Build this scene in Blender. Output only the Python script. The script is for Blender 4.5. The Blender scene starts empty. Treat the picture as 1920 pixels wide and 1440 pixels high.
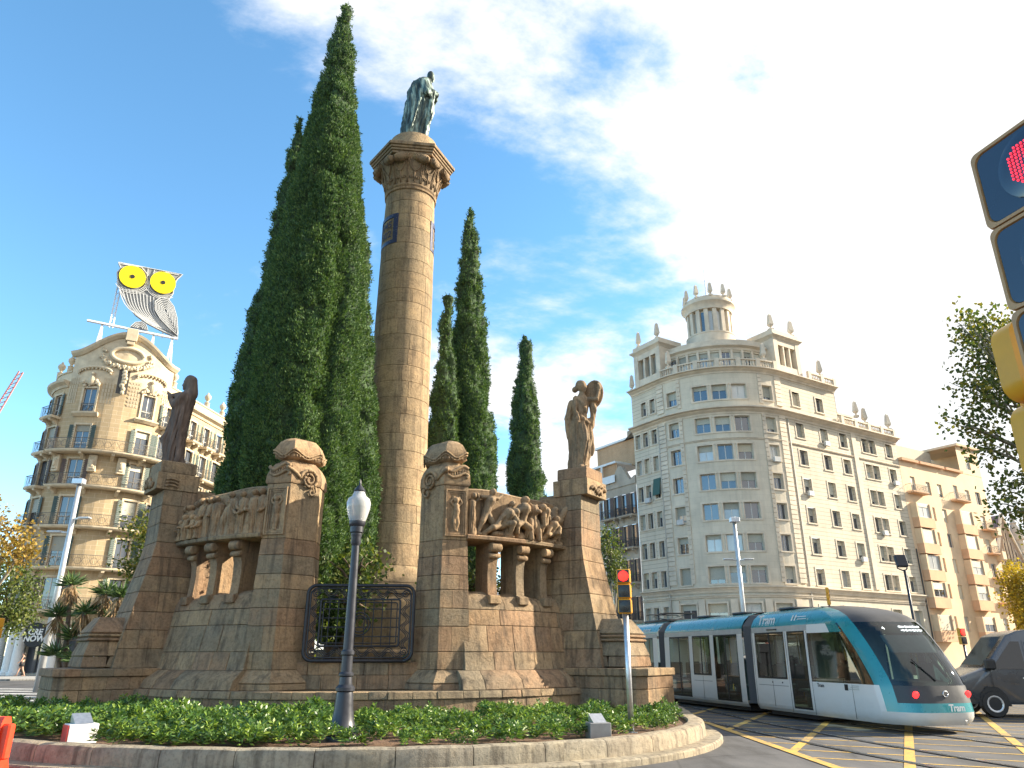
import bpy, bmesh, math, random
import numpy as np
from math import sin, cos, pi, radians, sqrt, atan2
from mathutils import Vector, Matrix, noise

random.seed(7)
SC = bpy.context.scene
COL = SC.collection

# ------------------------------------------------------------------ camera
CAM_H = 1.65
cd = bpy.data.cameras.new('camera')
cam = bpy.data.objects.new('camera', cd)
COL.objects.link(cam)
cd.sensor_width = 36.0
cd.lens = 1374 / 1920 * 36.0
cd.clip_start = 0.05
cd.clip_end = 2500
cam.location = (0, 0, CAM_H)
cam.rotation_euler = (radians(90 + 20.3), 0, 0)
SC.camera = cam

# ------------------------------------------------------------------ sky, clouds, sun
SUN_AZ = 103.0      # degrees from -Y towards +X
SUN_EL = 26.0
sd = Vector((sin(radians(SUN_AZ)) * cos(radians(SUN_EL)), -cos(radians(SUN_AZ)) * cos(radians(SUN_EL)), sin(radians(SUN_EL))))
world = bpy.data.worlds.new('World')
SC.world = world
world.use_nodes = True
wn = world.node_tree.nodes
wl = world.node_tree.links
wn.clear()


def wnode(t, **kw):
    n = wn.new(t)
    for k, v in kw.items():
        setattr(n, k, v)
    return n


def wmath(op, a=None, b=None, c=None):
    n = wn.new('ShaderNodeMath')
    n.operation = op
    for i, v in enumerate((a, b, c)):
        if v is None:
            continue
        if isinstance(v, (int, float)):
            n.inputs[i].default_value = v
        else:
            wl.new(v, n.inputs[i])
    return n.outputs[0]


sky = wnode('ShaderNodeTexSky', sky_type='NISHITA')
sky.sun_disc = False
sky.sun_elevation = radians(SUN_EL)
sky.sun_rotation = atan2(sd.x, sd.y)
sky.altitude = 20
sky.air_density = 0.85
sky.dust_density = 0.0
sky.ozone_density = 2.2
hs = wnode('ShaderNodeHueSaturation')
hs.inputs['Saturation'].default_value = 1.12
hs.inputs['Value'].default_value = 1.38
hs.inputs['Hue'].default_value = 0.487
wl.new(sky.outputs[0], hs.inputs['Color'])
bg_sky = wnode('ShaderNodeBackground')
bg_sky.inputs['Strength'].default_value = 0.10
wl.new(hs.outputs[0], bg_sky.inputs['Color'])
tc = wnode('ShaderNodeTexCoord')
sep = wnode('ShaderNodeSeparateXYZ')
wl.new(tc.outputs['Generated'], sep.inputs[0])
X, Y, Z = sep.outputs
den = wmath('ADD', wmath('MAXIMUM', Z, 0.0), 0.22)
comb = wnode('ShaderNodeCombineXYZ')
wl.new(wmath('DIVIDE', X, den), comb.inputs[0])
wl.new(wmath('DIVIDE', Y, den), comb.inputs[1])
nz1 = wnode('ShaderNodeTexNoise')
nz1.inputs['Scale'].default_value = 1.75
nz1.inputs['Detail'].default_value = 9
nz1.inputs['Roughness'].default_value = 0.61
nz1.inputs['Distortion'].default_value = 0.15
mp = wnode('ShaderNodeMapping')
mp.inputs['Location'].default_value = (2.2, 8.3, 5.1)
mp.inputs['Rotation'].default_value = (0, 0, radians(-38))
mp.inputs['Scale'].default_value = (0.9, 1.2, 1)
wl.new(comb.outputs[0], mp.inputs[0])
wl.new(mp.outputs[0], nz1.inputs[0])
cov = wmath('ADD', nz1.outputs[0], wmath('MULTIPLY', X, 0.5))
cov = wmath('ADD', cov, wmath('MULTIPLY_ADD', Z, -0.05, 0.06))
mr = wnode('ShaderNodeMapRange', interpolation_type='SMOOTHSTEP')
mr.inputs[1].default_value = 0.455
mr.inputs[2].default_value = 0.625
wl.new(cov, mr.inputs[0])
bg_cl = wnode('ShaderNodeBackground')
cl_col = wnode('ShaderNodeMixRGB')
cl_col.inputs[1].default_value = (0.80, 0.88, 1.0, 1)
cl_col.inputs[2].default_value = (1.0, 0.99, 0.975, 1)
wl.new(mr.outputs[0], cl_col.inputs[0])
wl.new(cl_col.outputs[0], bg_cl.inputs['Color'])
bg_cl.inputs['Strength'].default_value = 0.44
mix = wnode('ShaderNodeMixShader')
wl.new(wmath('MULTIPLY', mr.outputs[0], 0.96), mix.inputs[0])
wl.new(bg_sky.outputs[0], mix.inputs[1])
wl.new(bg_cl.outputs[0], mix.inputs[2])
wo = wnode('ShaderNodeOutputWorld')
wl.new(mix.outputs[0], wo.inputs[0])

sl = bpy.data.lights.new('sun', 'SUN')
sl.energy = 5.0
sl.angle = radians(0.53)
sl.color = (1.0, 0.89, 0.71)
so = bpy.data.objects.new('sun', sl)
COL.objects.link(so)
so.rotation_euler = sd.to_track_quat('Z', 'Y').to_euler()

SC.view_settings.view_transform = 'Standard'
SC.view_settings.look = 'None'
SC.view_settings.exposure = 1.52
SC.view_settings.gamma = 1.0
SC.view_settings.use_curve_mapping = False
SC.cycles.use_denoising = True
SC.cycles.max_bounces = 6
SC.cycles.diffuse_bounces = 3
SC.cycles.glossy_bounces = 3
SC.cycles.transmission_bounces = 4
SC.cycles.transparent_max_bounces = 8
SC.cycles.sample_clamp_indirect = 6
SC.cycles.caustics_reflective = False
SC.cycles.caustics_refractive = False


# ------------------------------------------------------------------ materials
def srgb(h):
    h = h.lstrip('#')
    c = [int(h[i:i + 2], 16) / 255 for i in (0, 2, 4)]
    return tuple(x / 12.92 if x <= 0.04045 else ((x + 0.055) / 1.055) ** 2.4 for x in c) + (1,)


class Mat:
    """small wrapper round a node tree with a principled shader"""
    def __init__(self, name, rough=0.8, metal=0.0, spec=None):
        self.m = bpy.data.materials.new(name)
        self.m.use_nodes = True
        self.t = self.m.node_tree
        self.n = self.t.nodes
        self.l = self.t.links
        self.p = self.n['Principled BSDF']
        self.p.inputs['Roughness'].default_value = rough
        self.p.inputs['Metallic'].default_value = metal
        if spec is not None:
            self.p.inputs['Specular IOR Level'].default_value = spec

    def new(self, t, **kw):
        n = self.n.new(t)
        for k, v in kw.items():
            setattr(n, k, v)
        return n

    def set(self, sock, v):
        if isinstance(v, (int, float)):
            sock.default_value = v
        elif isinstance(v, (tuple, list)):
            sock.default_value = v
        else:
            self.l.new(v, sock)

    def math(self, op, a, b=0.0, clamp=False):
        n = self.new('ShaderNodeMath', operation=op)
        n.use_clamp = clamp
        self.set(n.inputs[0], a)
        self.set(n.inputs[1], b)
        return n.outputs[0]

    def mix(self, f, a, b, mode='MIX'):
        n = self.new('ShaderNodeMixRGB', blend_type=mode)
        self.set(n.inputs[0], f)
        self.set(n.inputs[1], a)
        self.set(n.inputs[2], b)
        return n.outputs[0]

    def coord(self, kind='Object'):
        return self.new('ShaderNodeTexCoord').outputs[kind]

    def pos(self):
        return self.new('ShaderNodeNewGeometry').outputs['Position']

    def map(self, v, scale=(1, 1, 1), rot=(0, 0, 0), loc=(0, 0, 0)):
        n = self.new('ShaderNodeMapping')
        n.inputs['Scale'].default_value = scale
        n.inputs['Rotation'].default_value = rot
        n.inputs['Location'].default_value = loc
        self.l.new(v, n.inputs[0])
        return n.outputs[0]

    def noise(self, v, scale, detail=5, rough=0.55, out=0):
        n = self.new('ShaderNodeTexNoise')
        n.inputs['Scale'].default_value = scale
        n.inputs['Detail'].default_value = detail
        n.inputs['Roughness'].default_value = rough
        if v is not None:
            self.l.new(v, n.inputs[0])
        return n.outputs[out]

    def voro(self, v, scale, feature='F1', out=0):
        n = self.new('ShaderNodeTexVoronoi', feature=feature)
        n.inputs['Scale'].default_value = scale
        self.l.new(v, n.inputs[0])
        return n.outputs[out]

    def ramp(self, f, stops, interp='LINEAR'):
        n = self.new('ShaderNodeValToRGB')
        n.color_ramp.interpolation = interp
        e = n.color_ramp.elements
        while len(e) > 1:
            e.remove(e[-1])
        e[0].position, e[0].color = stops[0][0], c4(stops[0][1])
        for p, c in stops[1:]:
            x = e.new(p)
            x.color = c4(c)
        self.l.new(f, n.inputs[0])
        return n.outputs[0]

    def rand(self):
        return self.new('ShaderNodeObjectInfo').outputs['Random']

    def bump(self, h, strength=0.4, dist=0.02, normal=None):
        n = self.new('ShaderNodeBump')
        n.inputs['Strength'].default_value = strength
        n.inputs['Distance'].default_value = dist
        self.l.new(h, n.inputs['Height'])
        if normal is not None:
            self.l.new(normal, n.inputs['Normal'])
        return n.outputs[0]

    def color(self, v):
        self.set(self.p.inputs['Base Color'], v)

    def normal(self, v):
        self.l.new(v, self.p.inputs['Normal'])


def c4(c):
    if isinstance(c, str):
        return srgb(c)
    if isinstance(c, (int, float)):
        return (c, c, c, 1)
    return tuple(c) if len(c) == 4 else tuple(c) + (1,)


def plain(name, col, rough=0.6, metal=0.0, var=0.08, scale=6.0, bump=0.0, spec=None, coat=0.0, randv=0.0):
    m = Mat(name, rough, metal, spec)
    col = c4(col)
    v = m.pos()
    n = m.noise(v, scale, 6, 0.6)
    lo = tuple(x * (1 - var * 1.6) for x in col[:3]) + (1,)
    hi = tuple(min(1, x * (1 + var)) for x in col[:3]) + (1,)
    c = m.ramp(n, [(0.3, lo), (0.7, hi)])
    if randv:
        f = m.math('ADD', m.math('MULTIPLY', m.rand(), 2 * randv), 1 - randv)
        cc = m.new('ShaderNodeCombineXYZ')
        for i in range(3):
            m.l.new(f, cc.inputs[i])
        c = m.mix(1.0, c, cc.outputs[0], 'MULTIPLY')
    m.color(c)
    r = m.math('ADD', m.math('MULTIPLY', n, 0.25), max(0.02, rough - 0.12))
    if rough > 0.15:
        m.set(m.p.inputs['Roughness'], r)
    if coat:
        m.p.inputs['Coat Weight'].default_value = coat
        m.p.inputs['Coat Roughness'].default_value = 0.05
    if bump:
        m.normal(m.bump(m.noise(v, scale * 6, 4), bump, 0.01))
    return m.m


def sandstone(name, tones, grey, bump=0.55, stain=1.0):
    """weathered sandstone: each block its own tone, pitted face, grey-green stain patches"""
    m = Mat(name, 0.92, 0, 0.25)
    v = m.pos()
    r = m.rand()
    big = m.noise(v, 0.55, 4, 0.6)
    mid = m.noise(v, 3.2, 6, 0.62)
    fine = m.noise(v, 15, 6, 0.7)
    c = m.ramp(r, [((i + 0.02) / len(tones), t) for i, t in enumerate(tones)], 'CONSTANT')
    c = m.mix(1.0, c, m.ramp(mid, [(0.3, (0.70, 0.68, 0.66)), (0.5, (1, 1, 1)), (0.7, (1.22, 1.18, 1.1))]), 'MULTIPLY')
    st = m.ramp(big, [(0.46, 0.0), (0.62, 0.5 * stain)])
    c = m.mix(st, c, c4(grey))
    sp = m.ramp(fine, [(0.30, (0.60, 0.57, 0.54)), (0.52, (1, 1, 1)), (0.75, (1.14, 1.12, 1.08))])
    c = m.mix(0.8, c, sp, 'MULTIPLY')
    streak = m.noise(m.map(v, (6, 6, 0.45)), 1.0, 6, 0.65)
    c = m.mix(m.ramp(streak, [(0.5, 0.0), (0.66, 0.62 * stain)]), c, (0.055, 0.045, 0.037, 1))
    m.color(c)
    h = m.math('ADD', m.math('MULTIPLY', fine, 0.8), m.math('MULTIPLY', m.noise(v, 70, 3, 0.7), 0.4))
    h = m.math('ADD', h, m.math('MULTIPLY', mid, 0.9))
    m.normal(m.bump(h, bump, 0.05))
    return m.m


M = {}
M['stone'] = sandstone('sandstone', [(0.335, 0.225, 0.132), (0.29, 0.187, 0.112), (0.295, 0.213, 0.132), (0.37, 0.259, 0.152), (0.32, 0.206, 0.125), (0.265, 0.2, 0.13)], (0.20, 0.178, 0.13), 0.85)
M['stone_col'] = sandstone('column_sandstone', [(0.355, 0.256, 0.152), (0.325, 0.236, 0.14), (0.335, 0.238, 0.14), (0.375, 0.274, 0.162), (0.31, 0.23, 0.14)], (0.25, 0.21, 0.14), 0.6, 0.8)
M['stone_carved'] = sandstone('carved_sandstone', [(0.335, 0.228, 0.134), (0.318, 0.212, 0.123), (0.35, 0.24, 0.14)], (0.19, 0.16, 0.115), 0.45, 1.0)
M['mortar'] = plain('lime_mortar', (0.26, 0.19, 0.12), 0.95, var=0.25)
M['kerb'] = sandstone('kerb_stone', [(0.31, 0.26, 0.19), (0.28, 0.24, 0.175), (0.33, 0.285, 0.21)], (0.25, 0.23, 0.19), 0.45)
M['iron'] = plain('painted_iron', (0.022, 0.024, 0.032), 0.42, 0.3, 0.2, 12)
M['iron_post'] = plain('lamp_post_paint', (0.03, 0.032, 0.042), 0.38, 0.2, 0.2, 9)
M['black'] = plain('black_rubber', (0.012, 0.012, 0.013), 0.6)
M['white'] = plain('white_paint', (0.72, 0.72, 0.70), 0.5, var=0.05)
M['galv'] = plain('galvanised_steel', (0.55, 0.57, 0.6), 0.38, 0.85, 0.1, 14)
M['sig_yellow'] = plain('signal_yellow', (0.72, 0.33, 0.012), 0.42, var=0.1, scale=5)


def emit(name, col, s):
    m = Mat(name, 0.4)
    m.color(c4(col))
    m.set(m.p.inputs['Emission Color'], c4(col))
    m.p.inputs['Emission Strength'].default_value = s
    return m.m


def glass_dark(name, tint, rough=0.03, spec=0.9):
    """opaque looking window glass: dark room behind, sharp reflection, slightly uneven pane"""
    m = Mat(name, rough, 0, spec)
    v = m.pos()
    r = m.rand()
    n = m.noise(v, 0.9, 3)
    lo = tuple(x * 0.45 for x in tint) + (1,)
    hi = tuple(min(1, x * 1.7) for x in tint) + (1,)
    m.color(m.mix(m.math('MULTIPLY', m.math('ADD', n, r), 0.5), lo, hi))
    m.p.inputs['IOR'].default_value = 1.75
    m.normal(m.bump(m.noise(v, 0.8, 2), 0.05, 0.05))
    return m.m


def glass_clear(name, tint=(0.55, 0.68, 0.62), refl=1.0):
    m = Mat(name)
    for n in list(m.n):
        m.n.remove(n)
    out = m.new('ShaderNodeOutputMaterial')
    tr = m.new('ShaderNodeBsdfTransparent')
    tr.inputs[0].default_value = c4(tint)
    gl = m.new('ShaderNodeBsdfGlossy')
    gl.inputs['Roughness'].default_value = 0.02
    fr = m.new('ShaderNodeFresnel')
    fr.inputs[0].default_value = 1.55
    mx = m.new('ShaderNodeMixShader')
    m.l.new(m.math('MINIMUM', m.math('MULTIPLY', fr.outputs[0], 1.7 * refl), 1.0), mx.inputs[0])
    m.l.new(tr.outputs[0], mx.inputs[1])
    m.l.new(gl.outputs[0], mx.inputs[2])
    m.l.new(mx.outputs[0], out.inputs[0])
    return m.m


# ------------------------------------------------------------------ mesh building
class MB:
    def __init__(self):
        self.v = []
        self.f = []
        self.mi = []
        self.cur = 0

    def add(self, vs, fs):
        o = len(self.v)
        self.v.extend(tuple(p) for p in vs)
        for f in fs:
            self.f.append(tuple(i + o for i in f))
            self.mi.append(self.cur)
        return self

    def box(self, c, s, rot=None, bev=0.0):
        hx, hy, hz = s[0] / 2, s[1] / 2, s[2] / 2
        if bev > 0:
            b = min(bev, hx * 0.9, hy * 0.9, hz * 0.9)
            pts = []
            for z, k in ((-hz, b), (-hz + b, 0), (hz - b, 0), (hz, b)):
                x, y = hx - k, hy - k
                pts += [(-x + b, -y, z), (x - b, -y, z), (x, -y + b, z), (x, y - b, z), (x - b, y, z), (-x + b, y, z), (-x, y - b, z), (-x, -y + b, z)]
            fs = [tuple(range(7, -1, -1)), tuple(range(24, 32))]
            for r in range(3):
                for i in range(8):
                    j = (i + 1) % 8
                    fs.append((r * 8 + i, r * 8 + j, r * 8 + 8 + j, r * 8 + 8 + i))
        else:
            pts = [(x, y, z) for z in (-hz, hz) for x, y in ((-hx, -hy), (hx, -hy), (hx, hy), (-hx, hy))]
            fs = [(3, 2, 1, 0), (4, 5, 6, 7), (0, 1, 5, 4), (1, 2, 6, 5), (2, 3, 7, 6), (3, 0, 4, 7)]
        if rot is not None:
            pts = [rot @ Vector(p) for p in pts]
        return self.add([(p[0] + c[0], p[1] + c[1], p[2] + c[2]) for p in pts], fs)

    def bb(self, x0, x1, y0, y1, z0, z1, bev=0.0):
        return self.box(((x0 + x1) / 2, (y0 + y1) / 2, (z0 + z1) / 2), (abs(x1 - x0), abs(y1 - y0), abs(z1 - z0)), None, bev)

    def loft(self, rings, cap=True, closed=True):
        """rings: list of equal-length point lists"""
        n = len(rings[0])
        vs = [p for r in rings for p in r]
        fs = []
        for k in range(len(rings) - 1):
            for i in range(n if closed else n - 1):
                j = (i + 1) % n
                fs.append((k * n + i, k * n + j, (k + 1) * n + j, (k + 1) * n + i))
        if cap and closed:
            fs.append(tuple(range(n - 1, -1, -1)))
            fs.append(tuple((len(rings) - 1) * n + i for i in range(n)))
        return self.add(vs, fs)

    def prism(self, poly, z0, z1, bev=0.0):
        if bev > 0:
            ins = inset(poly, bev)
            return self.loft([[(x, y, z0) for x, y in ins], [(x, y, z0 + bev) for x, y in poly], [(x, y, z1 - bev) for x, y in poly], [(x, y, z1) for x, y in ins]])
        return self.loft([[(x, y, z0) for x, y in poly], [(x, y, z1) for x, y in poly]])

    def lathe(self, prof, n=24, c=(0, 0), a0=0.0, a1=2 * pi, cap=True):
        full = abs(a1 - a0 - 2 * pi) < 1e-6
        m = n if full else n + 1
        rings = [[(c[0] + r * cos(a0 + (a1 - a0) * i / n), c[1] + r * sin(a0 + (a1 - a0) * i / n), z) for i in range(m)] for r, z in prof]
        return self.loft(rings, cap=cap and full, closed=full)

    def tube(self, pts, r, n=8, cap=True, flat=1.0):
        pts = [Vector(p) for p in pts]
        rs = r if isinstance(r, (list, tuple)) else [r] * len(pts)
        up = None
        rings = []
        for i, p in enumerate(pts):
            if i == 0:
                d = pts[1] - p
            elif i == len(pts) - 1:
                d = p - pts[i - 1]
            else:
                d = (pts[i + 1] - p).normalized() + (p - pts[i - 1]).normalized()
            if d.length < 1e-9:
                d = Vector((0, 0, 1))
            d.normalize()
            if up is None:
                up = Vector((0, 0, 1)) if abs(d.z) < 0.9 else Vector((1, 0, 0))
            a = d.cross(up)
            if a.length < 1e-6:
                a = d.orthogonal()
            a.normalize()
            b = a.cross(d).normalized()
            up = b
            rings.append([p + a * (cos(t) * rs[i]) + b * (sin(t) * rs[i] * flat) for t in [2 * pi * (k + 0.5) / n for k in range(n)]])
        return self.loft(rings, cap)

    def sphere(self, c, r, nu=12, nv=8):
        r = r if isinstance(r, (tuple, list)) else (r, r, r)
        rings = []
        for j in range(nv + 1):
            t = pi * j / nv
            k = max(sin(t), 1e-3)
            rings.append([(c[0] + r[0] * k * cos(2 * pi * i / nu), c[1] + r[1] * k * sin(2 * pi * i / nu), c[2] - r[2] * cos(t)) for i in range(nu)])
        return self.loft(rings)

    def xf(self, mtx, start=0):
        for i in range(start, len(self.v)):
            self.v[i] = tuple(mtx @ Vector(self.v[i]))
        return self

    def mesh(self, name, mats, smooth=False):
        me = bpy.data.meshes.new(name)
        me.from_pydata(self.v, [], self.f)
        mats = mats if isinstance(mats, (list, tuple)) else [mats]
        for m in mats:
            me.materials.append(M[m] if isinstance(m, str) else m)
        if len(mats) > 1:
            me.polygons.foreach_set('material_index', self.mi)
        if smooth:
            me.polygons.foreach_set('use_smooth', [True] * len(me.polygons))
            if smooth == 'auto':
                try:
                    me.set_sharp_from_angle(angle=radians(38))
                except Exception:
                    pass
        me.update()
        return me

    def build(self, name, mats, parent=None, smooth=False, **kw):
        return link(name, self.mesh(name, mats, smooth), parent, **kw)


def inset(poly, d):
    """move every edge of a convex counter-clockwise polygon inwards by d"""
    n = len(poly)
    area = sum(poly[i][0] * poly[(i + 1) % n][1] - poly[(i + 1) % n][0] * poly[i][1] for i in range(n))
    sg = 1 if area > 0 else -1
    out = []
    for i in range(n):
        p0, p1, p2 = Vector(poly[i - 1]), Vector(poly[i]), Vector(poly[(i + 1) % n])
        e1 = (p1 - p0).normalized()
        e2 = (p2 - p1).normalized()
        n1 = Vector((-e1.y, e1.x)) * sg
        n2 = Vector((-e2.y, e2.x)) * sg
        b = n1 + n2
        k = max(0.25, 1 + n1.dot(n2))
        out.append(tuple(p1 + b * (d / k)))
    return out


def link(name, data, parent=None, loc=None, rz=None, label=None, cat=None, group=None, kind=None):
    o = bpy.data.objects.new(name, data)
    COL.objects.link(o)
    if parent is not None:
        o.parent = parent
    if loc is not None:
        o.location = loc
    if rz is not None:
        o.rotation_euler = (0, 0, rz)
    for k, v in (('label', label), ('category', cat), ('group', group), ('kind', kind)):
        if v:
            o[k] = v
    return o


def thing(name, label, cat, loc=(0, 0, 0), rz=0.0, group=None):
    o = link(name, None, None, loc, rz, label, cat, group)
    o.empty_display_size = 0.3
    return o


def part(name, parent):
    o = link(name, None, parent)
    o.empty_display_size = 0.2
    return o


def dup(o, parent=None, loc=None, rz=None, label=None, group=None):
    c = o.copy()
    COL.objects.link(c)
    c.parent = parent
    if loc is not None:
        c.location = loc
    if rz is not None:
        c.rotation_euler = (0, 0, rz)
    if label:
        c['label'] = label
    if group:
        c['group'] = group
    for ch in o.children:
        dup(ch, c)
    return c


def quads_mesh(name, V, F, mat, smooth=False):
    """fast mesh from numpy arrays: V (n,3), F (m,k)"""
    me = bpy.data.meshes.new(name)
    V = np.asarray(V, dtype=np.float32)
    F = np.asarray(F, dtype=np.int32)
    k = F.shape[1]
    me.vertices.add(len(V))
    me.vertices.foreach_set('co', V.ravel())
    me.loops.add(F.size)
    me.loops.foreach_set('vertex_index', F.ravel())
    me.polygons.add(len(F))
    me.polygons.foreach_set('loop_start', np.arange(0, F.size, k, dtype=np.int32))
    me.polygons.foreach_set('loop_total', np.full(len(F), k, dtype=np.int32))
    me.materials.append(M[mat] if isinstance(mat, str) else mat)
    if smooth:
        me.polygons.foreach_set('use_smooth', np.ones(len(F), dtype=bool))
    me.update()
    me.validate()
    return me


def text_mesh(name, s, size, mat, depth=0.004, offset=0.0, shear=0.0, spacing=1.0):
    cu = bpy.data.curves.new(name, 'FONT')
    cu.body = s
    cu.size = size
    cu.extrude = depth
    cu.offset = offset
    cu.shear = shear
    cu.space_character = spacing
    cu.align_x = 'CENTER'
    cu.align_y = 'CENTER'
    cu.resolution_u = 3
    o = bpy.data.objects.new(name, cu)
    COL.objects.link(o)
    dg = bpy.context.evaluated_depsgraph_get()
    me = bpy.data.meshes.new_from_object(o.evaluated_get(dg))
    bpy.data.objects.remove(o)
    bpy.data.curves.remove(cu)
    me.materials.clear()
    me.materials.append(M[mat] if isinstance(mat, str) else mat)
    return me


def remesh(mb, voxel, smooth_it=3, fold=None):
    """fuse overlapping closed shapes into one continuous skin; fold(co, no) gives displacement along the normal"""
    me = mb.mesh('tmp', M['stone'])
    o = bpy.data.objects.new('tmp', me)
    COL.objects.link(o)
    md = o.modifiers.new('r', 'REMESH')
    md.mode = 'VOXEL'
    md.voxel_size = voxel
    if smooth_it:
        ms = o.modifiers.new('s', 'SMOOTH')
        ms.factor = 0.5
        ms.iterations = smooth_it
    dg = bpy.context.evaluated_depsgraph_get()
    out = bpy.data.meshes.new_from_object(o.evaluated_get(dg))
    bpy.data.objects.remove(o)
    bpy.data.meshes.remove(me)
    if fold is not None:
        n = len(out.vertices)
        co = np.empty(n * 3, np.float32)
        no = np.empty(n * 3, np.float32)
        out.vertices.foreach_get('co', co)
        out.vertices.foreach_get('normal', no)
        co = co.reshape(-1, 3)
        no = no.reshape(-1, 3)
        co = co + no * fold(co, no)[:, None]
        out.vertices.foreach_set('co', co.astype(np.float32).ravel())
    out.polygons.foreach_set('use_smooth', [True] * len(out.polygons))
    out.update()
    return out


def capsule(mb, p0, p1, r0, r1, n=10):
    p0, p1 = Vector(p0), Vector(p1)
    d = p1 - p0
    L = d.length
    if L < 1e-6:
        return mb.sphere(p0, r0)
    d.normalize()
    a = d.orthogonal().normalized()
    b = d.cross(a)
    rings = []
    for k in range(4):
        t = (k + 0.05) / 4 * pi / 2
        rings.append([p0 - d * (r0 * cos(t)) + (a * cos(2 * pi * i / n) + b * sin(2 * pi * i / n)) * (r0 * sin(t)) for i in range(n)])
    for k in range(4, -1, -1):
        t = (k + 0.05) / 4 * pi / 2 if k else 0.02
        rings.append([p1 + d * (r1 * cos(t)) + (a * cos(2 * pi * i / n) + b * sin(2 * pi * i / n)) * (r1 * sin(t)) for i in range(n)])
    return mb.loft(rings)


def chain(mb, pts, rs, n=10):
    for i in range(len(pts) - 1):
        capsule(mb, pts[i], pts[i + 1], rs[i], rs[i + 1], n)


def ell_loft(mb, secs, n=20):
    """sections (z, cx, cy, rx, ry)"""
    mb.loft([[(cx + rx * cos(2 * pi * i / n), cy + ry * sin(2 * pi * i / n), z) for i in range(n)] for z, cx, cy, rx, ry in secs])


def curve_pts(ctrl, n=8):
    """Catmull-Rom through control points"""
    P = [Vector(p) for p in ctrl]
    P = [P[0] * 2 - P[1]] + P + [P[-1] * 2 - P[-2]]
    out = []
    for i in range(1, len(P) - 2):
        for k in range(n):
            t = k / n
            a, b, c, d = P[i - 1], P[i], P[i + 1], P[i + 2]
            out.append(0.5 * ((2 * b) + (c - a) * t + (2 * a - 5 * b + 4 * c - d) * t * t + (3 * b - a - 3 * c + d) * t * t * t))
    out.append(P[-2])
    return out


def lerp(a, b, t):
    return a + (b - a) * t


def interp(z, tab):
    for i in range(len(tab) - 1):
        if z <= tab[i + 1][0]:
            t = (z - tab[i][0]) / (tab[i + 1][0] - tab[i][0])
            return lerp(tab[i][1], tab[i + 1][1], max(0, min(1, t)))
    return tab[-1][1]
# ------------------------------------------------------------------ ground, island, markings
def asphalt(name, base, line=0.0):
    m = Mat(name, 0.85, 0, 0.35)
    v = m.pos()
    big = m.noise(v, 0.25, 5, 0.6)
    fine = m.noise(v, 60, 3, 0.7)
    c = m.ramp(big, [(0.3, tuple(x * 0.75 for x in base)), (0.7, tuple(x * 1.25 for x in base))])
    c = m.mix(0.5, c, m.ramp(fine, [(0.3, (0.6, 0.6, 0.6)), (0.7, (1.3, 1.3, 1.3))]), 'MULTIPLY')
    oil = m.noise(m.map(v, (1.3, 0.35, 1), (0, 0, radians(13))), 1.0, 6, 0.65)
    c = m.mix(0.8, c, m.ramp(oil, [(0.36, (0.55, 0.54, 0.53)), (0.5, (1, 1, 1)), (0.66, (1.35, 1.33, 1.28))]), 'MULTIPLY')
    crack = m.ramp(m.voro(m.map(v, (0.33, 0.33, 0.33)), 1.0, 'DISTANCE_TO_EDGE'), [(0.0, (0.45, 0.45, 0.45)), (0.012, (1, 1, 1))])
    c = m.mix(0.6, c, crack, 'MULTIPLY')
    m.color(c)
    m.normal(m.bump(fine, 0.25, 0.008))
    return m.m


M['asphalt'] = asphalt('asphalt', (0.085, 0.083, 0.085))
M['asphalt_dark'] = asphalt('asphalt_patch', (0.055, 0.054, 0.056))


def worn_paint(name, col):
    m = Mat(name, 0.7)
    v = m.pos()
    n = m.math('ADD', m.math('MULTIPLY', m.noise(v, 18, 6, 0.7), 0.6), m.math('MULTIPLY', m.noise(v, 1.7, 4, 0.6), 0.4))
    m.color(m.mix(m.ramp(n, [(0.40, 0.85), (0.54, 0.1)]), c4(col), (0.1, 0.1, 0.1, 1)))
    return m.m


M['yellow_line'] = worn_paint('yellow_road_paint', (0.62, 0.37, 0.05))
M['white_line'] = worn_paint('white_road_paint', (0.62, 0.62, 0.6))


def paving(name, col, s=2.5):
    m = Mat(name, 0.85)
    v = m.pos()
    b = m.new('ShaderNodeTexBrick')
    b.offset = 0
    m.l.new(v, b.inputs[0])
    b.inputs['Scale'].default_value = s
    b.inputs['Color1'].default_value = c4(col)
    b.inputs['Color2'].default_value = c4(tuple(x * 0.88 for x in col))
    b.inputs['Mortar'].default_value = c4(tuple(x * 0.5 for x in col))
    b.inputs['Mortar Size'].default_value = 0.012
    m.color(m.mix(0.6, b.outputs[0], m.ramp(m.noise(v, 1.5, 6), [(0.3, (0.75, 0.74, 0.72)), (0.7, (1.1, 1.1, 1.1))]), 'MULTIPLY'))
    return m.m


M['paving'] = paving('panot_paving', (0.36, 0.35, 0.33))
g = MB()
g.add([(-900, -300, 0), (900, -300, 0), (900, 1500, 0), (-900, 1500, 0)], [(0, 1, 2, 3)])
g.build('ground', 'asphalt', kind='structure')

# soil of the planting bed
sm = Mat('bed_soil', 0.95)
v_ = sm.pos()
sm.color(sm.mix(sm.ramp(sm.noise(v_, 9, 6, 0.7), [(0.35, 0.0), (0.65, 1.0)]), (0.10, 0.055, 0.032, 1), (0.21, 0.125, 0.075, 1)))
sm.normal(sm.bump(sm.noise(v_, 30, 5, 0.7), 0.9, 0.05))
M['soil'] = sm.m

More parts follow.
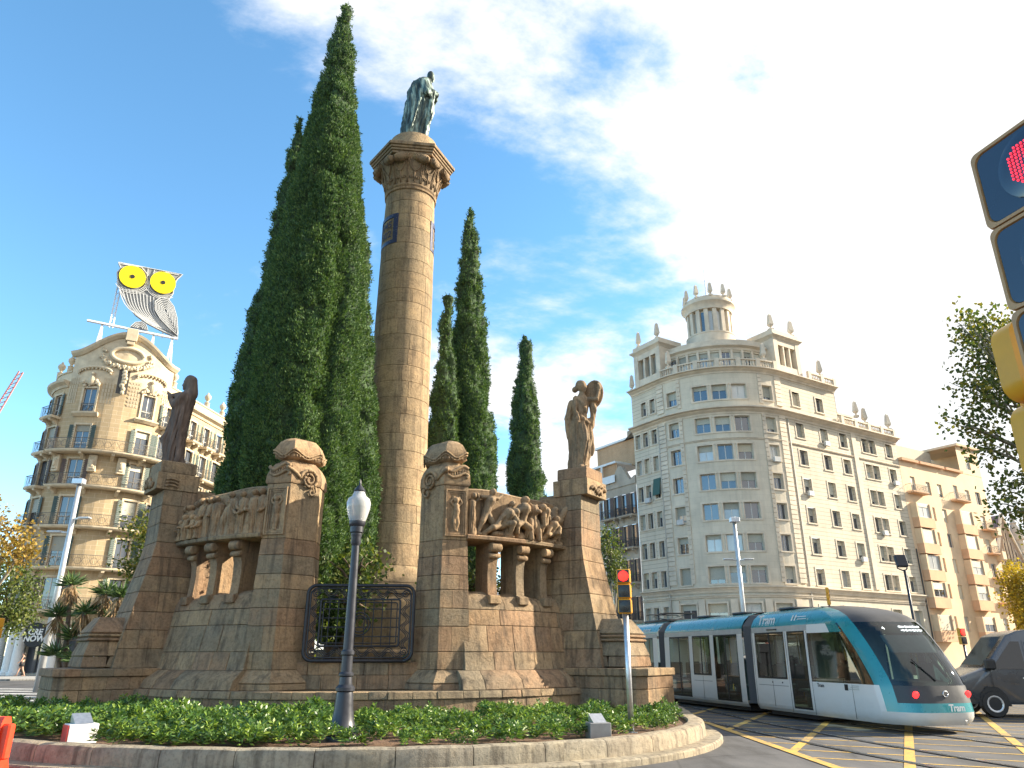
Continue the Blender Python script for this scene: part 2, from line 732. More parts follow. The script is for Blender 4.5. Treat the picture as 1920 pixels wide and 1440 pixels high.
MC = Vector((-4.1, 25.2, 0.0))       # centre of the monument
MROT = radians(3.5)
ISL = [(-4, 11.75), (-1.2, 11.95), (1.35, 12.95), (3.0, 14.55), (3.95, 16.5), (4.25, 18.6), (4.6, 22), (4.9, 27), (3.4, 33), (-1, 36.3), (-7, 36.6), (-12, 33.5), (-13.9, 28), (-13.6, 22), (-13.0, 18.7), (-11.6, 16.0), (-9.5, 13.9), (-7, 12.4)]


def closed_curve(P, n):
    N = len(P)
    out = []
    for i in range(N):
        a, b, c, d = (Vector(P[(i + k) % N]) for k in (-1, 0, 1, 2))
        for k in range(n):
            t = k / n
            out.append(0.5 * ((2 * b) + (c - a) * t + (2 * a - 5 * b + 4 * c - d) * t * t + (3 * b - a - 3 * c + d) * t ** 3))
    return out


isl = closed_curve(ISL, 12)
# resample evenly
cum = [0.0]
for i in range(len(isl)):
    cum.append(cum[-1] + (isl[(i + 1) % len(isl)] - isl[i]).length)
ISL_L = cum[-1]


def isl_at(s):
    s = s % ISL_L
    lo = max(i for i in range(len(isl)) if cum[i] <= s)
    a, b = isl[lo], isl[(lo + 1) % len(isl)]
    t = (s - cum[lo]) / max(1e-6, cum[lo + 1] - cum[lo])
    d = (b - a).normalized()
    return a.lerp(b, t), Vector((d.y, -d.x))   # point, outward normal (curve runs counter-clockwise)


kerb_root = thing('island_kerb', 'pale rounded stone kerb around the planted traffic island', 'kerb')
prof = [(-0.36, 0.0), (-0.36, 0.34), (-0.33, 0.37), (-0.10, 0.385), (-0.03, 0.36), (0.0, 0.29), (0.01, 0.0)]
prof2 = [(0.0, 0.0), (0.0, 0.115), (0.30, 0.11), (0.33, 0.085), (0.335, 0.0)]
nk = int(ISL_L / 1.15)
for k in range(nk):
    s0 = k * ISL_L / nk + 0.006
    s1 = (k + 1) * ISL_L / nk - 0.006
    mb = MB()
    rings = []
    for j in range(5):
        p, nn = isl_at(lerp(s0, s1, j / 4))
        e = 0.012 if j in (0, 4) else 0.0
        rings.append([(p.x + nn.x * (o - e), p.y + nn.y * (o - e), max(0.0, z - e)) for o, z in prof])
    mb.loft(rings)
    ks = mb.build('kerb_stone', 'kerb', kerb_root, smooth='auto')
    mb = MB()
    rings = []
    for j in range(5):
        p, nn = isl_at(lerp(s0, s1, j / 4) + 0.4)
        rings.append([(p.x + nn.x * o, p.y + nn.y * o, z) for o, z in prof2])
    mb.loft(rings)
    mb.build('foot_stone', 'kerb', kerb_root, smooth='auto')

mb = MB()
ring = [isl_at(i * ISL_L / 120) for i in range(120)]
top = [(p.x - n.x * 0.3, p.y - n.y * 0.3, 0.30) for p, n in ring]
mb.add(top + [(MC.x, MC.y, 0.36)], [(i, (i + 1) % 120, 120) for i in range(120)])
mb.build('planting_bed', 'soil', kind='structure')

# yellow box hatching: two families of painted lines, rails
dA = Vector((0.45, 0.893))
dB = Vector((0.893, -0.45))


def stripe(mb, p, q, w, z):
    d = (q - p).normalized()
    n = Vector((-d.y, d.x)) * (w / 2)
    mb.add([(p.x - n.x, p.y - n.y, z), (q.x - n.x, q.y - n.y, z), (q.x + n.x, q.y + n.y, z), (p.x + n.x, p.y + n.y, z)], [(0, 1, 2, 3)])


def clip(p, d, y0, y1, x0, x1):
    """part of the line p + t d inside a box"""
    lo, hi = -1e3, 1e3
    for a, da, m0, m1 in ((p.x, d.x, x0, x1), (p.y, d.y, y0, y1)):
        t0, t1 = (m0 - a) / da, (m1 - a) / da
        lo, hi = max(lo, min(t0, t1)), min(hi, max(t0, t1))
    return (p + d * lo, p + d * hi) if hi > lo + 0.3 else None


box = thing('box_junction_marking', 'worn yellow box junction hatching painted on the grey asphalt', 'road marking')
BX = (5.05, 19.5)
BY = (12.2, 31.5)
org = Vector((6.2, 17.0))
for k in range(-14, 15):
    for d, off, w, nm, z in ((dA, dB * (1.9 * k), 0.17, 'painted_bar', 0.008), (dB, dA * (1.05 * k), 0.085, 'painted_line', 0.004)):
        seg = clip(org + off, d, BY[0], BY[1], BX[0], BX[1])
        if seg:
            mb = MB()
            stripe(mb, seg[0], seg[1], w, z)
            mb.build(nm, 'yellow_line', box)
mb = MB()
stripe(mb, Vector((BX[0], BY[0])), Vector((BX[0], BY[1])), 0.18, 0.012)
mb.build('border_line', 'yellow_line', box)
mb = MB()
stripe(mb, Vector((BX[0], BY[1])), Vector((BX[1], BY[1])), 0.18, 0.012)
mb.build('border_line', 'yellow_line', box)

# zebra and lane lines on the far side of the roundabout, pavements
zeb = thing('zebra_crossing', 'white zebra crossing bars beyond the end of the stone plinth', 'crossing')
for k in range(7):
    mb = MB()
    y = 25.6 + k * 2.25
    stripe(mb, Vector((-31.0, y + 3)), Vector((-14.8, y)), 0.7, 0.004)
    mb.build('painted_bar', 'white_line', zeb)


def slab(name, pts, z=0.13, mat='paving'):
    mb = MB()
    mb.prism(pts, 0.0, z, 0.02)
    mb.build(name, mat, kind='structure')


slab('pavement', [(-60, 53), (-34, 53.5), (-28.5, 57), (-24.5, 66), (-28, 110), (-75, 110), (-75, 60)])
slab('pavement', [(12, 72), (17, 69), (27, 69), (35, 73), (82, 102), (70, 125), (20, 125), (5, 100)])
# ------------------------------------------------------------------ monument
def PO(a, r, z=None):
    a = radians(a)
    return (r * sin(a), -r * cos(a)) if z is None else (r * sin(a), -r * cos(a), z)


mon = thing('monument', 'round sandstone monument with tall column, carved friezes and buttress pillars', 'monument', (MC.x, MC.y, 0.0), MROT)


def polar_block(a0, a1, z0, z1, rf, depth=0.22, gap=0.004, bev=0.012, seg=None, jit=0.009):
    """one masonry block on a round wall; rf(z) is the face radius"""
    w = radians(a1 - a0) * rf(z0)
    seg = seg or max(2, min(8, int(abs(a1 - a0) / 4) + 2))
    ga = math.degrees(gap / rf(z0))
    ba = math.degrees(bev / rf(z0))
    A = [a0 + ga, a0 + ga + ba] + [lerp(a0 + ga + ba, a1 - ga - ba, i / seg) for i in range(1, seg)] + [a1 - ga - ba, a1 - ga]
    Zs = [z0 + gap, z0 + gap + bev] + ([lerp(z0, z1, 0.5)] if abs(rf(z0) + rf(z1) - 2 * rf((z0 + z1) / 2)) > 0.02 else []) + [z1 - gap - bev, z1 - gap]
    j0 = random.uniform(-jit, jit)
    j1 = random.uniform(-jit, jit)
    j2 = random.uniform(-jit, jit)
    na, nz = len(A), len(Zs)
    vs = []
    for iz, z in enumerate(Zs):
        for ia, a in enumerate(A):
            e = bev if (ia in (0, na - 1) or iz in (0, nz - 1)) else 0.0
            r = rf(z) - e + j0 + j1 * (ia / (na - 1) - 0.5) + j2 * (iz / (nz - 1) - 0.5)
            vs.append(PO(a, r, z))
    fs = [(iz * na + ia, iz * na + ia + 1, (iz + 1) * na + ia + 1, (iz + 1) * na + ia) for iz in range(nz - 1) for ia in range(na - 1)]
    per = [ia for ia in range(na)] + [iz * na + na - 1 for iz in range(1, nz)] + [(nz - 1) * na + ia for ia in range(na - 2, -1, -1)] + [iz * na for iz in range(nz - 2, 0, -1)]
    o = len(vs)
    for i in per:
        x, y, z = vs[i]
        k = 1 - depth / sqrt(x * x + y * y)
        vs.append((x * k, y * k, z))
    n = len(per)
    for i in range(n):
        j = (i + 1) % n
        fs.append((per[j], per[i], o + i, o + j))
    mb = MB()
    mb.add(vs, fs)
    return mb


def course_ring(parent, a0, a1, z0, z1, rf, n, mat='stone', shift=0.0, depth=0.22, **kw):
    """a course of n blocks of uneven width between two angles"""
    cuts = [a0]
    for i in range(1, n):
        cuts.append(lerp(a0, a1, (i + shift + random.uniform(-0.16, 0.16)) / n))
    cuts.append(a1)
    cuts = sorted(c for c in cuts if a0 <= c <= a1)
    for i in range(len(cuts) - 1):
        if cuts[i + 1] - cuts[i] > 0.4:
            polar_block(cuts[i], cuts[i + 1], z0, z1, rf, depth, **kw).build('stone_block', mat, parent, smooth='auto')


def arc_core(a0, a1, prof, n=24):
    """solid backing: closed profile (r, z) swept between two angles"""
    mb = MB()
    mb.loft([[PO(lerp(a0, a1, i / n), r, z) for r, z in prof] for i in range(n + 1)])
    return mb


def split_poly(poly, p, d):
    """split a convex polygon by a line, return the two halves"""
    nx, ny = -d[1], d[0]
    A, B = [], []
    n = len(poly)
    for i in range(n):
        a, b = poly[i], poly[(i + 1) % n]
        sa = (a[0] - p[0]) * nx + (a[1] - p[1]) * ny
        sb = (b[0] - p[0]) * nx + (b[1] - p[1]) * ny
        (A if sa >= 0 else B).append(a)
        if sa * sb < 0:
            t = sa / (sa - sb)
            q = (lerp(a[0], b[0], t), lerp(a[1], b[1], t))
            A.append(q)
            B.append(q)
    return A, B


def prism_block(poly0, poly1, z0, z1, gap=0.0035, bev=0.012):
    """block with its own chamfered arrises; plan may change from bottom to top"""
    a, b = inset(poly0, gap), inset(poly1, gap)
    a2, b2 = inset(poly0, gap + bev), inset(poly1, gap + bev)
    mb = MB()
    mb.loft([[(x, y, z0 + gap) for x, y in a2], [(x, y, z0 + gap + bev) for x, y in a], [(x, y, z1 - gap - bev) for x, y in b], [(x, y, z1 - gap) for x, y in b2]])
    return mb


# ---- round plinth under everything
plinth = arc_core(-180, 180, [(6.2, 0.2), (7.60, 0.2), (7.60, 0.86), (6.2, 0.86)], 72).build('plinth', 'mortar', mon)
for z0, z1, r0, r1, n, sh in ((0.22, 0.72, 7.72, 7.70, 8, 0.2), (0.72, 0.885, 7.75, 7.72, 11, -0.2)):
    course_ring(plinth, -47, 47, z0, z1, lambda z, r0=r0, r1=r1, z0=z0, z1=z1: lerp(r0, r1, (z - z0) / (z1 - z0)), n * 2 + 2, shift=sh, depth=0.5 if z0 > 0.5 else 0.2)
inner = MB()
inner.lathe([(7.68, 0.2), (7.68, 0.84), (0.1, 0.84)], 72, cap=False)
inner.build('inner_terrace', 'paving', mon)

# ---- curved walls with base moulding, batter and rounded shoulder
R_WALL = [(0.88, 7.62), (1.0, 7.60), (1.16, 7.48), (1.30, 7.26), (1.33, 7.2), (2.4, 6.98), (2.72, 6.93), (2.95, 6.86), (3.08, 6.72), (3.16, 6.4)]
rw = lambda z: interp(z, R_WALL)
for sg in (-1, 1):
    A0, A1 = (21.0, 51.0) if sg > 0 else (-51.0, -21.0)
    wall = arc_core(A0, A1, [(5.9, 0.85), (7.45, 0.85), (7.1, 1.3), (6.9, 2.4), (6.8, 2.8), (6.5, 3.08), (5.9, 3.1)]).build('curved_wall', 'mortar', mon)
    for i, (z0, z1, n, mat) in enumerate(((0.885, 1.31, 4, 'stone'), (1.31, 1.72, 5, 'stone'), (1.72, 2.34, 4, 'stone'), (2.34, 2.72, 3, 'stone'))):
        course_ring(wall, A0 - (1.5 if i == 0 else 0), A1, z0, z1, rw, n + 1, mat, shift=(0.25 if i % 2 else -0.2), depth=0.3)
    # rounded shoulder course rising between the brackets
    for k in range(3):
        b0, b1 = lerp(A0, A1, k / 3), lerp(A0, A1, (k + 1) / 3)
        mb = MB()
        rings = []
        for j in range(9):
            a = lerp(b0 + 0.07, b1 - 0.07, j / 8)
            h = 0.10 * sin(pi * j / 8) ** 1.3
            rings.append([PO(a, r, z) for r, z in ((5.95, 2.73), (6.93, 2.73), (6.90, 2.85 + h * 0.5), (6.80, 2.98 + h), (6.62, 3.07 + h), (6.3, 3.10 + h), (5.95, 3.08 + h))])
        mb.loft(rings)
        mb.build('shoulder_stone', 'stone', wall, smooth='auto')

    # ---- brackets carrying the frieze: radial slabs with scroll heads
    for k, t in enumerate((0.25, 0.52, 0.79)):
        a = lerp(21.5, 49.0, t) * sg
        br = part('bracket_post', mon)
        ar = radians(a)
        mtx = Matrix.Rotation(ar, 4, 'Z')
        w = 0.135
        # side profile in (radial outward, z): curved front, scroll on top
        prf = [(6.15, 2.9), (6.90, 2.9), (6.90, 3.08), (6.82, 3.10), (6.80, 3.3), (6.79, 3.6), (6.81, 3.85), (6.87, 4.02), (6.88, 4.1), (6.86, 4.14), (6.9, 4.2), (6.92, 4.4), (6.15, 4.4)]
        mb = MB()
        mb.loft([[(x, -r, z) for r, z in prf] for x in (-w, w)])
        mb.xf(mtx)
        mb.build('post_slab', 'stone', br, smooth='auto')
        mb = MB()
        for zz, rr, ro in ((4.27, 0.12, 6.95), (4.06, 0.07, 6.90)):
            mb.tube([(-w - 0.03, -ro, zz), (-w, -ro, zz), (w, -ro, zz), (w + 0.03, -ro, zz)], [rr * 0.7, rr, rr, rr * 0.7], 14)
        mb.xf(mtx)
        mb.build('scroll', 'stone_carved', br, smooth='auto')
        mb = MB()
        mb.bb(-w - 0.03, w + 0.03, -6.98, -6.6, 2.86, 3.07, 0.02)
        mb.xf(mtx)
        mb.build('foot_block', 'stone', br)

# ---- gate pillars: wedge plan, courses, sunk panel with a carved child, volutes, rounded cap
for sg in (-1, 1):
    gp = part('gate_pillar', mon)
    base = [PO(12.3, 6.25), PO(16.2, 6.98), PO(21.6, 7.0), PO(21.6, 5.85), PO(13.6, 5.6)]
    if sg < 0:
        base = [(-x, y) for x, y in base][::-1]
    cx = sum(p[0] for p in base) / 5
    cy = sum(p[1] for p in base) / 5

    def grow(k, poly=base):
        return inset(poly, -k)
    # flared foot
    for z0, z1, k0, k1 in ((0.87, 1.02, 0.34, 0.33), (1.02, 1.32, 0.33, 0.10)):
        prism_block(grow(k0), grow(k1), z0, z1, 0.004, 0.02).build('base_stone', 'stone', gp)
    zc = [1.32, 1.72, 2.3, 2.72, 3.16, 3.52, 3.98, 4.38]
    core = MB()
    core.prism(grow(-0.05), 1.3, 5.8)
    core.build('pillar_core', 'mortar', gp)
    for i in range(len(zc) - 1):
        k0, k1 = lerp(0.09, 0.0, i / 7), lerp(0.09, 0.0, (i + 1) / 7)
        p0, p1 = grow(k0), grow(k1)
        t = 0.42 if i % 2 else 0.66
        if i % 3 == 2:
            prism_block(p0, p1, zc[i], zc[i + 1]).build('stone_block', 'stone', gp)
        else:
            fa, fb = (1, 2) if sg > 0 else (3, 2)
            q = (lerp(p0[fa][0], p0[fb][0], t), lerp(p0[fa][1], p0[fb][1], t))
            d = (q[0], q[1])
            L = sqrt(d[0] ** 2 + d[1] ** 2)
            d = (d[0] / L, d[1] / L)
            h0 = split_poly(p0, q, d)
            h1 = split_poly(p1, q, d)
            for a_, b_ in zip(h0, h1):
                if len(a_) == len(b_) and len(a_) > 2:
                    prism_block(a_, b_, zc[i], zc[i + 1]).build('stone_block', 'stone', gp)
    # panel course
    prism_block(grow(0.0), grow(0.0), 4.38, 5.78).build('panel_stone', 'stone', gp)
    pa, pb = Vector(base[1] if sg > 0 else base[2]), Vector(base[2] if sg > 0 else base[3])
    # frame of the sunk panel on the face pa-pb
    ex = (pb - pa).normalized()
    nx = Vector((ex.y, -ex.x))
    if nx.dot(Vector((cx, cy)) - pa) > 0:
        nx = -nx
    mid = (pa + pb) / 2
    fm = Matrix(((ex.x, -nx.x, 0, mid.x), (ex.y, -nx.y, 0, mid.y), (0, 0, 1, 0), (0, 0, 0, 1)))   # local x along face, y into the stone
    W = (pb - pa).length / 2
    fr = MB()
    for k, (m_, dep) in enumerate(((0.05, 0.05), (0.10, 0.032), (0.145, 0.016))):
        w0, w1 = W - m_, W - m_ - 0.04
        z0, z1 = 4.42 + m_, 5.72 - m_
        fr.bb(-w0, w0, -dep, 0.0, z1 - 0.04, z1)
        fr.bb(-w0, w0, -dep, 0.0, z0, z0 + 0.04)
        fr.bb(-w0, -w1, -dep, 0.0, z0 + 0.04, z1 - 0.04)
        fr.bb(w1, w0, -dep, 0.0, z0 + 0.04, z1 - 0.04)
    fr.xf(fm)
    fr.build('panel_frame', 'stone_carved', gp)
    ch = MB()
    s_ = 1
    chain(ch, [(0.0, 0, 4.95), (0.02, -0.02, 5.12), (0, -0.02, 5.25)], [0.075, 0.085, 0.07])
    ch.sphere((0.0, -0.04, 5.38), (0.07, 0.07, 0.085))
    chain(ch, [(0.04, 0, 4.95), (0.055, -0.02, 4.8), (0.03, 0, 4.66)], [0.06, 0.052, 0.04])
    chain(ch, [(-0.04, 0, 4.95), (-0.045, -0.02, 4.8), (-0.02, 0, 4.64)], [0.06, 0.052, 0.04])
    chain(ch, [(0.08, 0, 5.25), (0.15, -0.02, 5.33), (0.07, -0.02, 5.46)], [0.04, 0.035, 0.03])
    chain(ch, [(-0.08, 0, 5.25), (-0.15, -0.02, 5.33), (-0.06, -0.02, 5.47)], [0.04, 0.035, 0.03])
    ch.sphere((0.02, 0.0, 4.61), (0.06, 0.05, 0.03))
    cm = remesh(ch, 0.016, 3)
    cm.materials.clear()
    cm.materials.append(M['stone_carved'])
    cm.transform(fm @ Matrix.Translation((0, 0.0, 0)) @ Matrix.Scale(1.0, 4))
    link('carved_child', cm, gp)
    # head of the pillar
    hm = MB()
    rings = []
    for z, k in ((5.78, 0.02), (5.82, 0.04), (6.0, 0.03), (6.18, -0.02), (6.32, -0.10), (6.36, -0.16), (6.42, -0.2), (6.45, -0.2)):
        rings.append([(x, y, z) for x, y in grow(k)])
    hm.loft(rings)
    hm.build('pillar_head', 'stone_carved', gp, smooth='auto')
    cpb = MB()
    rings = []
    for z, k in ((6.43, -0.20), (6.47, -0.10), (6.52, -0.07), (6.70, -0.05), (6.78, -0.08), (6.92, -0.14), (7.02, -0.24), (7.06, -0.34)):
        rings.append([(x, y, z) for x, y in grow(k)])
    cpb.loft(rings)
    cpb.build('pillar_cap', 'stone_carved', gp, smooth='auto')
    # wavy band on the cap, following its outline
    bd = MB()
    ol = grow(-0.035)
    for e in range(5):
        a_, b_ = Vector(ol[e]), Vector(ol[(e + 1) % 5])
        nn = max(10, int((b_ - a_).length * 22))
        pts = []
        for i in range(nn + 1):
            t = i / nn
            p = a_.lerp(b_, t)
            pts.append((p.x, p.y, 6.60 + 0.075 * cos(2 * pi * t) * 1.0))
        bd.tube(pts, 0.028, 6)
        pts2 = [(x, y, z - 0.07) for x, y, z in pts]
        bd.tube(pts2, 0.018, 6)
        for i in range(2, nn - 1, 2):
            p = pts[i]
            bd.sphere((p[0], p[1], 6.60 - 0.09), (0.022, 0.022, 0.035), 6, 4)
    bd.build('wavy_band', 'stone_carved', gp, smooth=True)
    # volute on the gate face and scaled creature on the panel face
    ga, gb = (Vector(base[0]), Vector(base[1])) if sg > 0 else (Vector(base[4]), Vector(base[3]))
    e2 = (gb - ga).normalized()
    n2 = Vector((e2.y, -e2.x))
    if n2.dot(Vector((cx, cy)) - ga) > 0:
        n2 = -n2
    vm = MB()

    def on_gate(t, z, o=0.05):
        p = ga + e2 * (t * (gb - ga).length) + n2 * o
        return (p.x, p.y, z)
    sp = []
    for i in range(46):
        th = i / 45 * 4.6 * pi
        rr = 0.265 * (1 - i / 52)
        sp.append(on_gate(0.42 + rr * cos(th) / (gb - ga).length, 5.92 + rr * sin(th), 0.06))
    vm.tube(sp, [0.045 - 0.025 * i / 45 for i in range(46)], 7)
    vm.tube([on_gate(0.42 + 0.265 / (gb - ga).length + 0.00, 5.92, 0.06)] + [on_gate(0.42 + (0.28 + 0.1 * k) / (gb - ga).length, 5.95 + 0.09 * k - 0.01 * k * k, 0.05) for k in range(1, 5)], 0.045, 7)
    vm.tube(curve_pts([on_gate(0.2, 5.75), on_gate(0.16, 5.6), on_gate(0.3, 5.52), on_gate(0.38, 5.6), on_gate(0.31, 5.66)], 5), 0.032, 6)
    for i in range(4, 26, 2):
        p = Vector(sp[i])
        vm.sphere(p + Vector((n2.x, n2.y, 0)) * 0.025, 0.03, 6, 4)
    vm.build('volute', 'stone_carved', gp, smooth=True)
    dm = MB()

    def on_panel(t, z, o=0.05):
        p = pa + ex * (t * 2 * W) + nx * o
        return (p.x, p.y, z)
    dm.tube(curve_pts([on_panel(0.06, 6.22), on_panel(0.25, 6.12), on_panel(0.5, 6.2), on_panel(0.75, 6.28), on_panel(0.95, 6.22)], 5), [0.05] * 21, 7)
    low = curve_pts([on_panel(0.08, 6.06), on_panel(0.3, 5.98), on_panel(0.55, 6.02), on_panel(0.8, 6.1), on_panel(0.96, 6.04), on_panel(0.88, 5.98)], 5)
    dm.tube(low, 0.04, 7)
    for i in range(1, 22, 2):
        a_ = Vector(low[min(i, len(low) - 1)])
        dm.tube([a_, a_ + Vector((0, 0, 0.13))], [0.03, 0.02], 5)
    dm.build('carved_beast', 'stone_carved', gp, smooth=True)

# ---- buttress piers carrying the statues, with coffin-shaped blocks and side plinths
R_OUT = [(1.3, 8.2), (1.6, 8.17), (2.0, 8.08), (2.6, 7.95), (3.3, 7.80), (4.0, 7.65), (4.5, 7.58), (5.2, 7.58), (6.0, 7.6)]
W_B = [(0.2, 1.0), (1.35, 0.9), (2.0, 0.80), (3.2, 0.68), (4.5, 0.60), (6.8, 0.56)]
AB = 53.5
STAT = {}
for sg in (-1, 1):
    bp = part('buttress_pier', mon)
    mtx = Matrix.Rotation(radians(AB * sg), 4, 'Z')

    def rect(r0, r1, w):
        return [(-w, -r1), (w, -r1), (w, -r0), (-w, -r0)]

    def blk(name, pl0, pl1, z0, z1, gap=0.0035, bev=0.012, mat='stone'):
        m_ = prism_block(pl0, pl1, z0, z1, gap, bev)
        m_.xf(mtx)
        return m_.build(name, mat, bp)
    core = MB()
    zs = [0.2, 1.3, 2.0, 2.6, 3.3, 4.0, 4.5, 6.0]
    core.loft([[(x, y, z) for x, y in rect(6.2, interp(z, R_OUT) - 0.05, interp(z, W_B) - 0.05)] for z in zs])
    core.xf(mtx)
    core.build('pier_core', 'mortar', bp)
    zc = [1.34, 1.80, 2.25, 2.70, 3.2, 3.62, 4.1, 4.5, 5.0, 5.5, 5.92]
    for i in range(len(zc) - 1):
        z0, z1 = zc[i], zc[i + 1]
        o0, o1 = interp(z0, R_OUT), interp(z1, R_OUT)
        w0, w1 = interp(z0, W_B), interp(z1, W_B)
        ncut = 3 if z0 < 2.6 else 2
        cuts = [6.1] + [lerp(6.3, o0, (j + (0.25 if i % 2 else -0.2)) / ncut) for j in range(1, ncut)]
        for j, c0 in enumerate(cuts):
            last = j == len(cuts) - 1
            c1 = None if last else cuts[j + 1]
            blk('stone_block', rect(c0, o0 if last else c1, w0), rect(c0, o1 if last else min(c1, o1), w1), z0, z1)
    # head: carved coat block and slab under the statue
    blk('head_stone', rect(6.7, 7.82, 0.60), rect(6.7, 7.82, 0.60), 5.92, 6.40)
    blk('statue_base', rect(6.8, 7.76, 0.52), rect(6.8, 7.76, 0.50), 6.40, 6.76, 0.004, 0.03)
    cv = MB()
    for k in range(6):
        t = random.uniform(-0.35, 0.35)
        pts = curve_pts([(t - 0.12, -7.83, 6.0 + 0.05 * k), (t, -7.87, 6.1 + 0.04 * k), (t + 0.1, -7.85, 6.02 + 0.05 * k), (t + 0.16, -7.84, 6.15)], 4)
        cv.tube(pts, 0.045, 6)
    for s2 in ((1,) if sg < 0 else ()):
        for k in range(3):
            cv.tube(curve_pts([(s2 * 0.61, -7.6, 6.02 + 0.09 * k), (s2 * 0.63, -7.4, 6.05 + 0.09 * k), (s2 * 0.615, -7.25, 6.0 + 0.09 * k)], 4), 0.026, 6)
    cv.xf(mtx)
    cv.build('carved_arms', 'stone_carved', bp, smooth=True)
    # coffin block
    cb = part('tomb_block', mon)

    def blk2(name, pl0, pl1, z0, z1, gap=0.004, bev=0.02, mat='stone'):
        m_ = prism_block(pl0, pl1, z0, z1, gap, bev)
        m_.xf(mtx)
        return m_.build(name, mat, cb)
    for c0, c1 in ((7.8, 8.3), (8.3, 8.86)):
        e1 = 0.04 if c1 > 8.5 else 0
        blk2('stone_block', rect(c0, c1, 0.74), rect(c0, c1 + e1 - 0.06, 0.70), 1.36, 1.62)
        blk2('stone_block', rect(c0, c1 - e1 / 2, 0.72), rect(c0, c1 - e1 * 3, 0.60), 1.62, 1.98)
    blk2('moulding', rect(7.6, 8.80, 0.66), rect(7.6, 8.80, 0.66), 1.98, 2.05)
    blk2('moulding', rect(7.6, 8.74, 0.60), rect(7.6, 8.74, 0.60), 2.04, 2.09)
    blk2('moulding', rect(7.6, 8.79, 0.65), rect(7.6, 8.79, 0.65), 2.08, 2.15)
    blk2('lid_stone', rect(7.6, 8.76, 0.62), rect(7.6, 8.56, 0.36), 2.15, 2.56, 0.004, 0.04)
    # low side plinth
    sp_ = part('side_plinth', mon)
    RO = 9.40

    def blk3(name, pl0, pl1, z0, z1, gap=0.0035, bev=0.015, mat='stone'):
        m_ = prism_block(pl0, pl1, z0, z1, gap, bev)
        m_.xf(mtx)
        return m_.build(name, mat, sp_)

    def endrect(r0, r1, w, cut):
        return [(-w, -r1 + cut), (-w + cut, -r1), (w - cut, -r1), (w, -r1 + cut), (w, -r0), (-w, -r0)]
    for i, (z0, z1, w0, w1, n) in enumerate(((0.1, 0.42, 1.12, 1.10, 3), (0.42, 0.86, 1.08, 1.05, 3), (0.86, 1.16, 1.05, 1.04, 4), (1.16, 1.345, 1.10, 1.10, 3))):
        r_end = RO + (0.05 if i in (0, 3) else 0.0)
        cuts = [7.0] + [lerp(7.3, r_end, (j + (0.22 if i % 2 else -0.12)) / n) for j in range(1, n)]
        for j, c0 in enumerate(cuts):
            if j == len(cuts) - 1:
                blk3('stone_block', endrect(c0, r_end, w0, 0.22), endrect(c0, r_end, w1, 0.22), z0, z1)
            else:
                blk3('stone_block', rect(c0, cuts[j + 1], w0), rect(c0, cuts[j + 1], w1), z0, z1)
    STAT[sg] = MC + Matrix.Rotation(MROT, 4, 'Z') @ (mtx @ Vector((0, -7.32, 6.755)))

# ---- low wall under the grille
lw = arc_core(-14, 14, [(6.2, 0.85), (6.42, 0.85), (6.42, 1.46), (6.2, 1.46)], 8).build('low_wall', 'mortar', mon)
course_ring(lw, -14.2, 14.2, 0.88, 1.2, lambda z: 6.5, 4, shift=0.1)
course_ring(lw, -14.2, 14.2, 1.2, 1.49, lambda z: 6.48, 5, shift=-0.2, depth=0.3)

# ---- column
col_base = part('column_base', mon)
mb = MB()
mb.lathe([(2.6, 0.84), (2.6, 1.25), (2.55, 1.3), (2.25, 1.32), (2.25, 1.75), (2.2, 1.8), (1.95, 1.82)], 48, cap=False)
mb.build('step', 'stone', col_base, smooth='auto')
mb = MB()
mb.lathe([(1.95, 1.82), (1.9, 3.2), (1.75, 3.35), (1.72, 3.42), (1.78, 3.46), (1.78, 3.56), (1.72, 3.6), (1.66, 3.62), (1.62, 3.72), (1.5, 3.80)], 48, cap=False)
mb.build('base_drum', 'stone_col', col_base, smooth='auto')
C_PROF = [(3.78, 1.55), (3.95, 1.42), (4.2, 1.32), (4.6, 1.22), (5.2, 1.15), (6.5, 1.10), (9, 1.085), (13, 1.06), (16.5, 1.02), (18.8, 0.965)]
rc = lambda z: interp(z, C_PROF)
shaft = MB()
shaft.lathe([(rc(z) - 0.02, z) for z in (3.8, 4.2, 4.6, 5.2, 6.5, 9, 13, 16.5, 18.8)], 40, cap=False)
shaft = shaft.build('column_shaft', 'mortar', mon)
z = 3.80
i = 0
while z < 18.6:
    h = random.choice((0.55, 0.62, 0.7, 0.6))
    z1 = z + h if z + h < 18.5 else 18.8
    n = 6
    off = random.uniform(0, 60)
    cuts = [off + 360 * (k + random.uniform(-0.17, 0.17)) / n for k in range(n)]
    cuts.append(cuts[0] + 360)
    for k in range(n):
        polar_block(cuts[k], cuts[k + 1], z, z1, rc, 0.12, 0.0045, 0.007, seg=8, jit=0.003).build('stone_block', 'stone_col', shaft, smooth='auto')
    z = z1
    i += 1

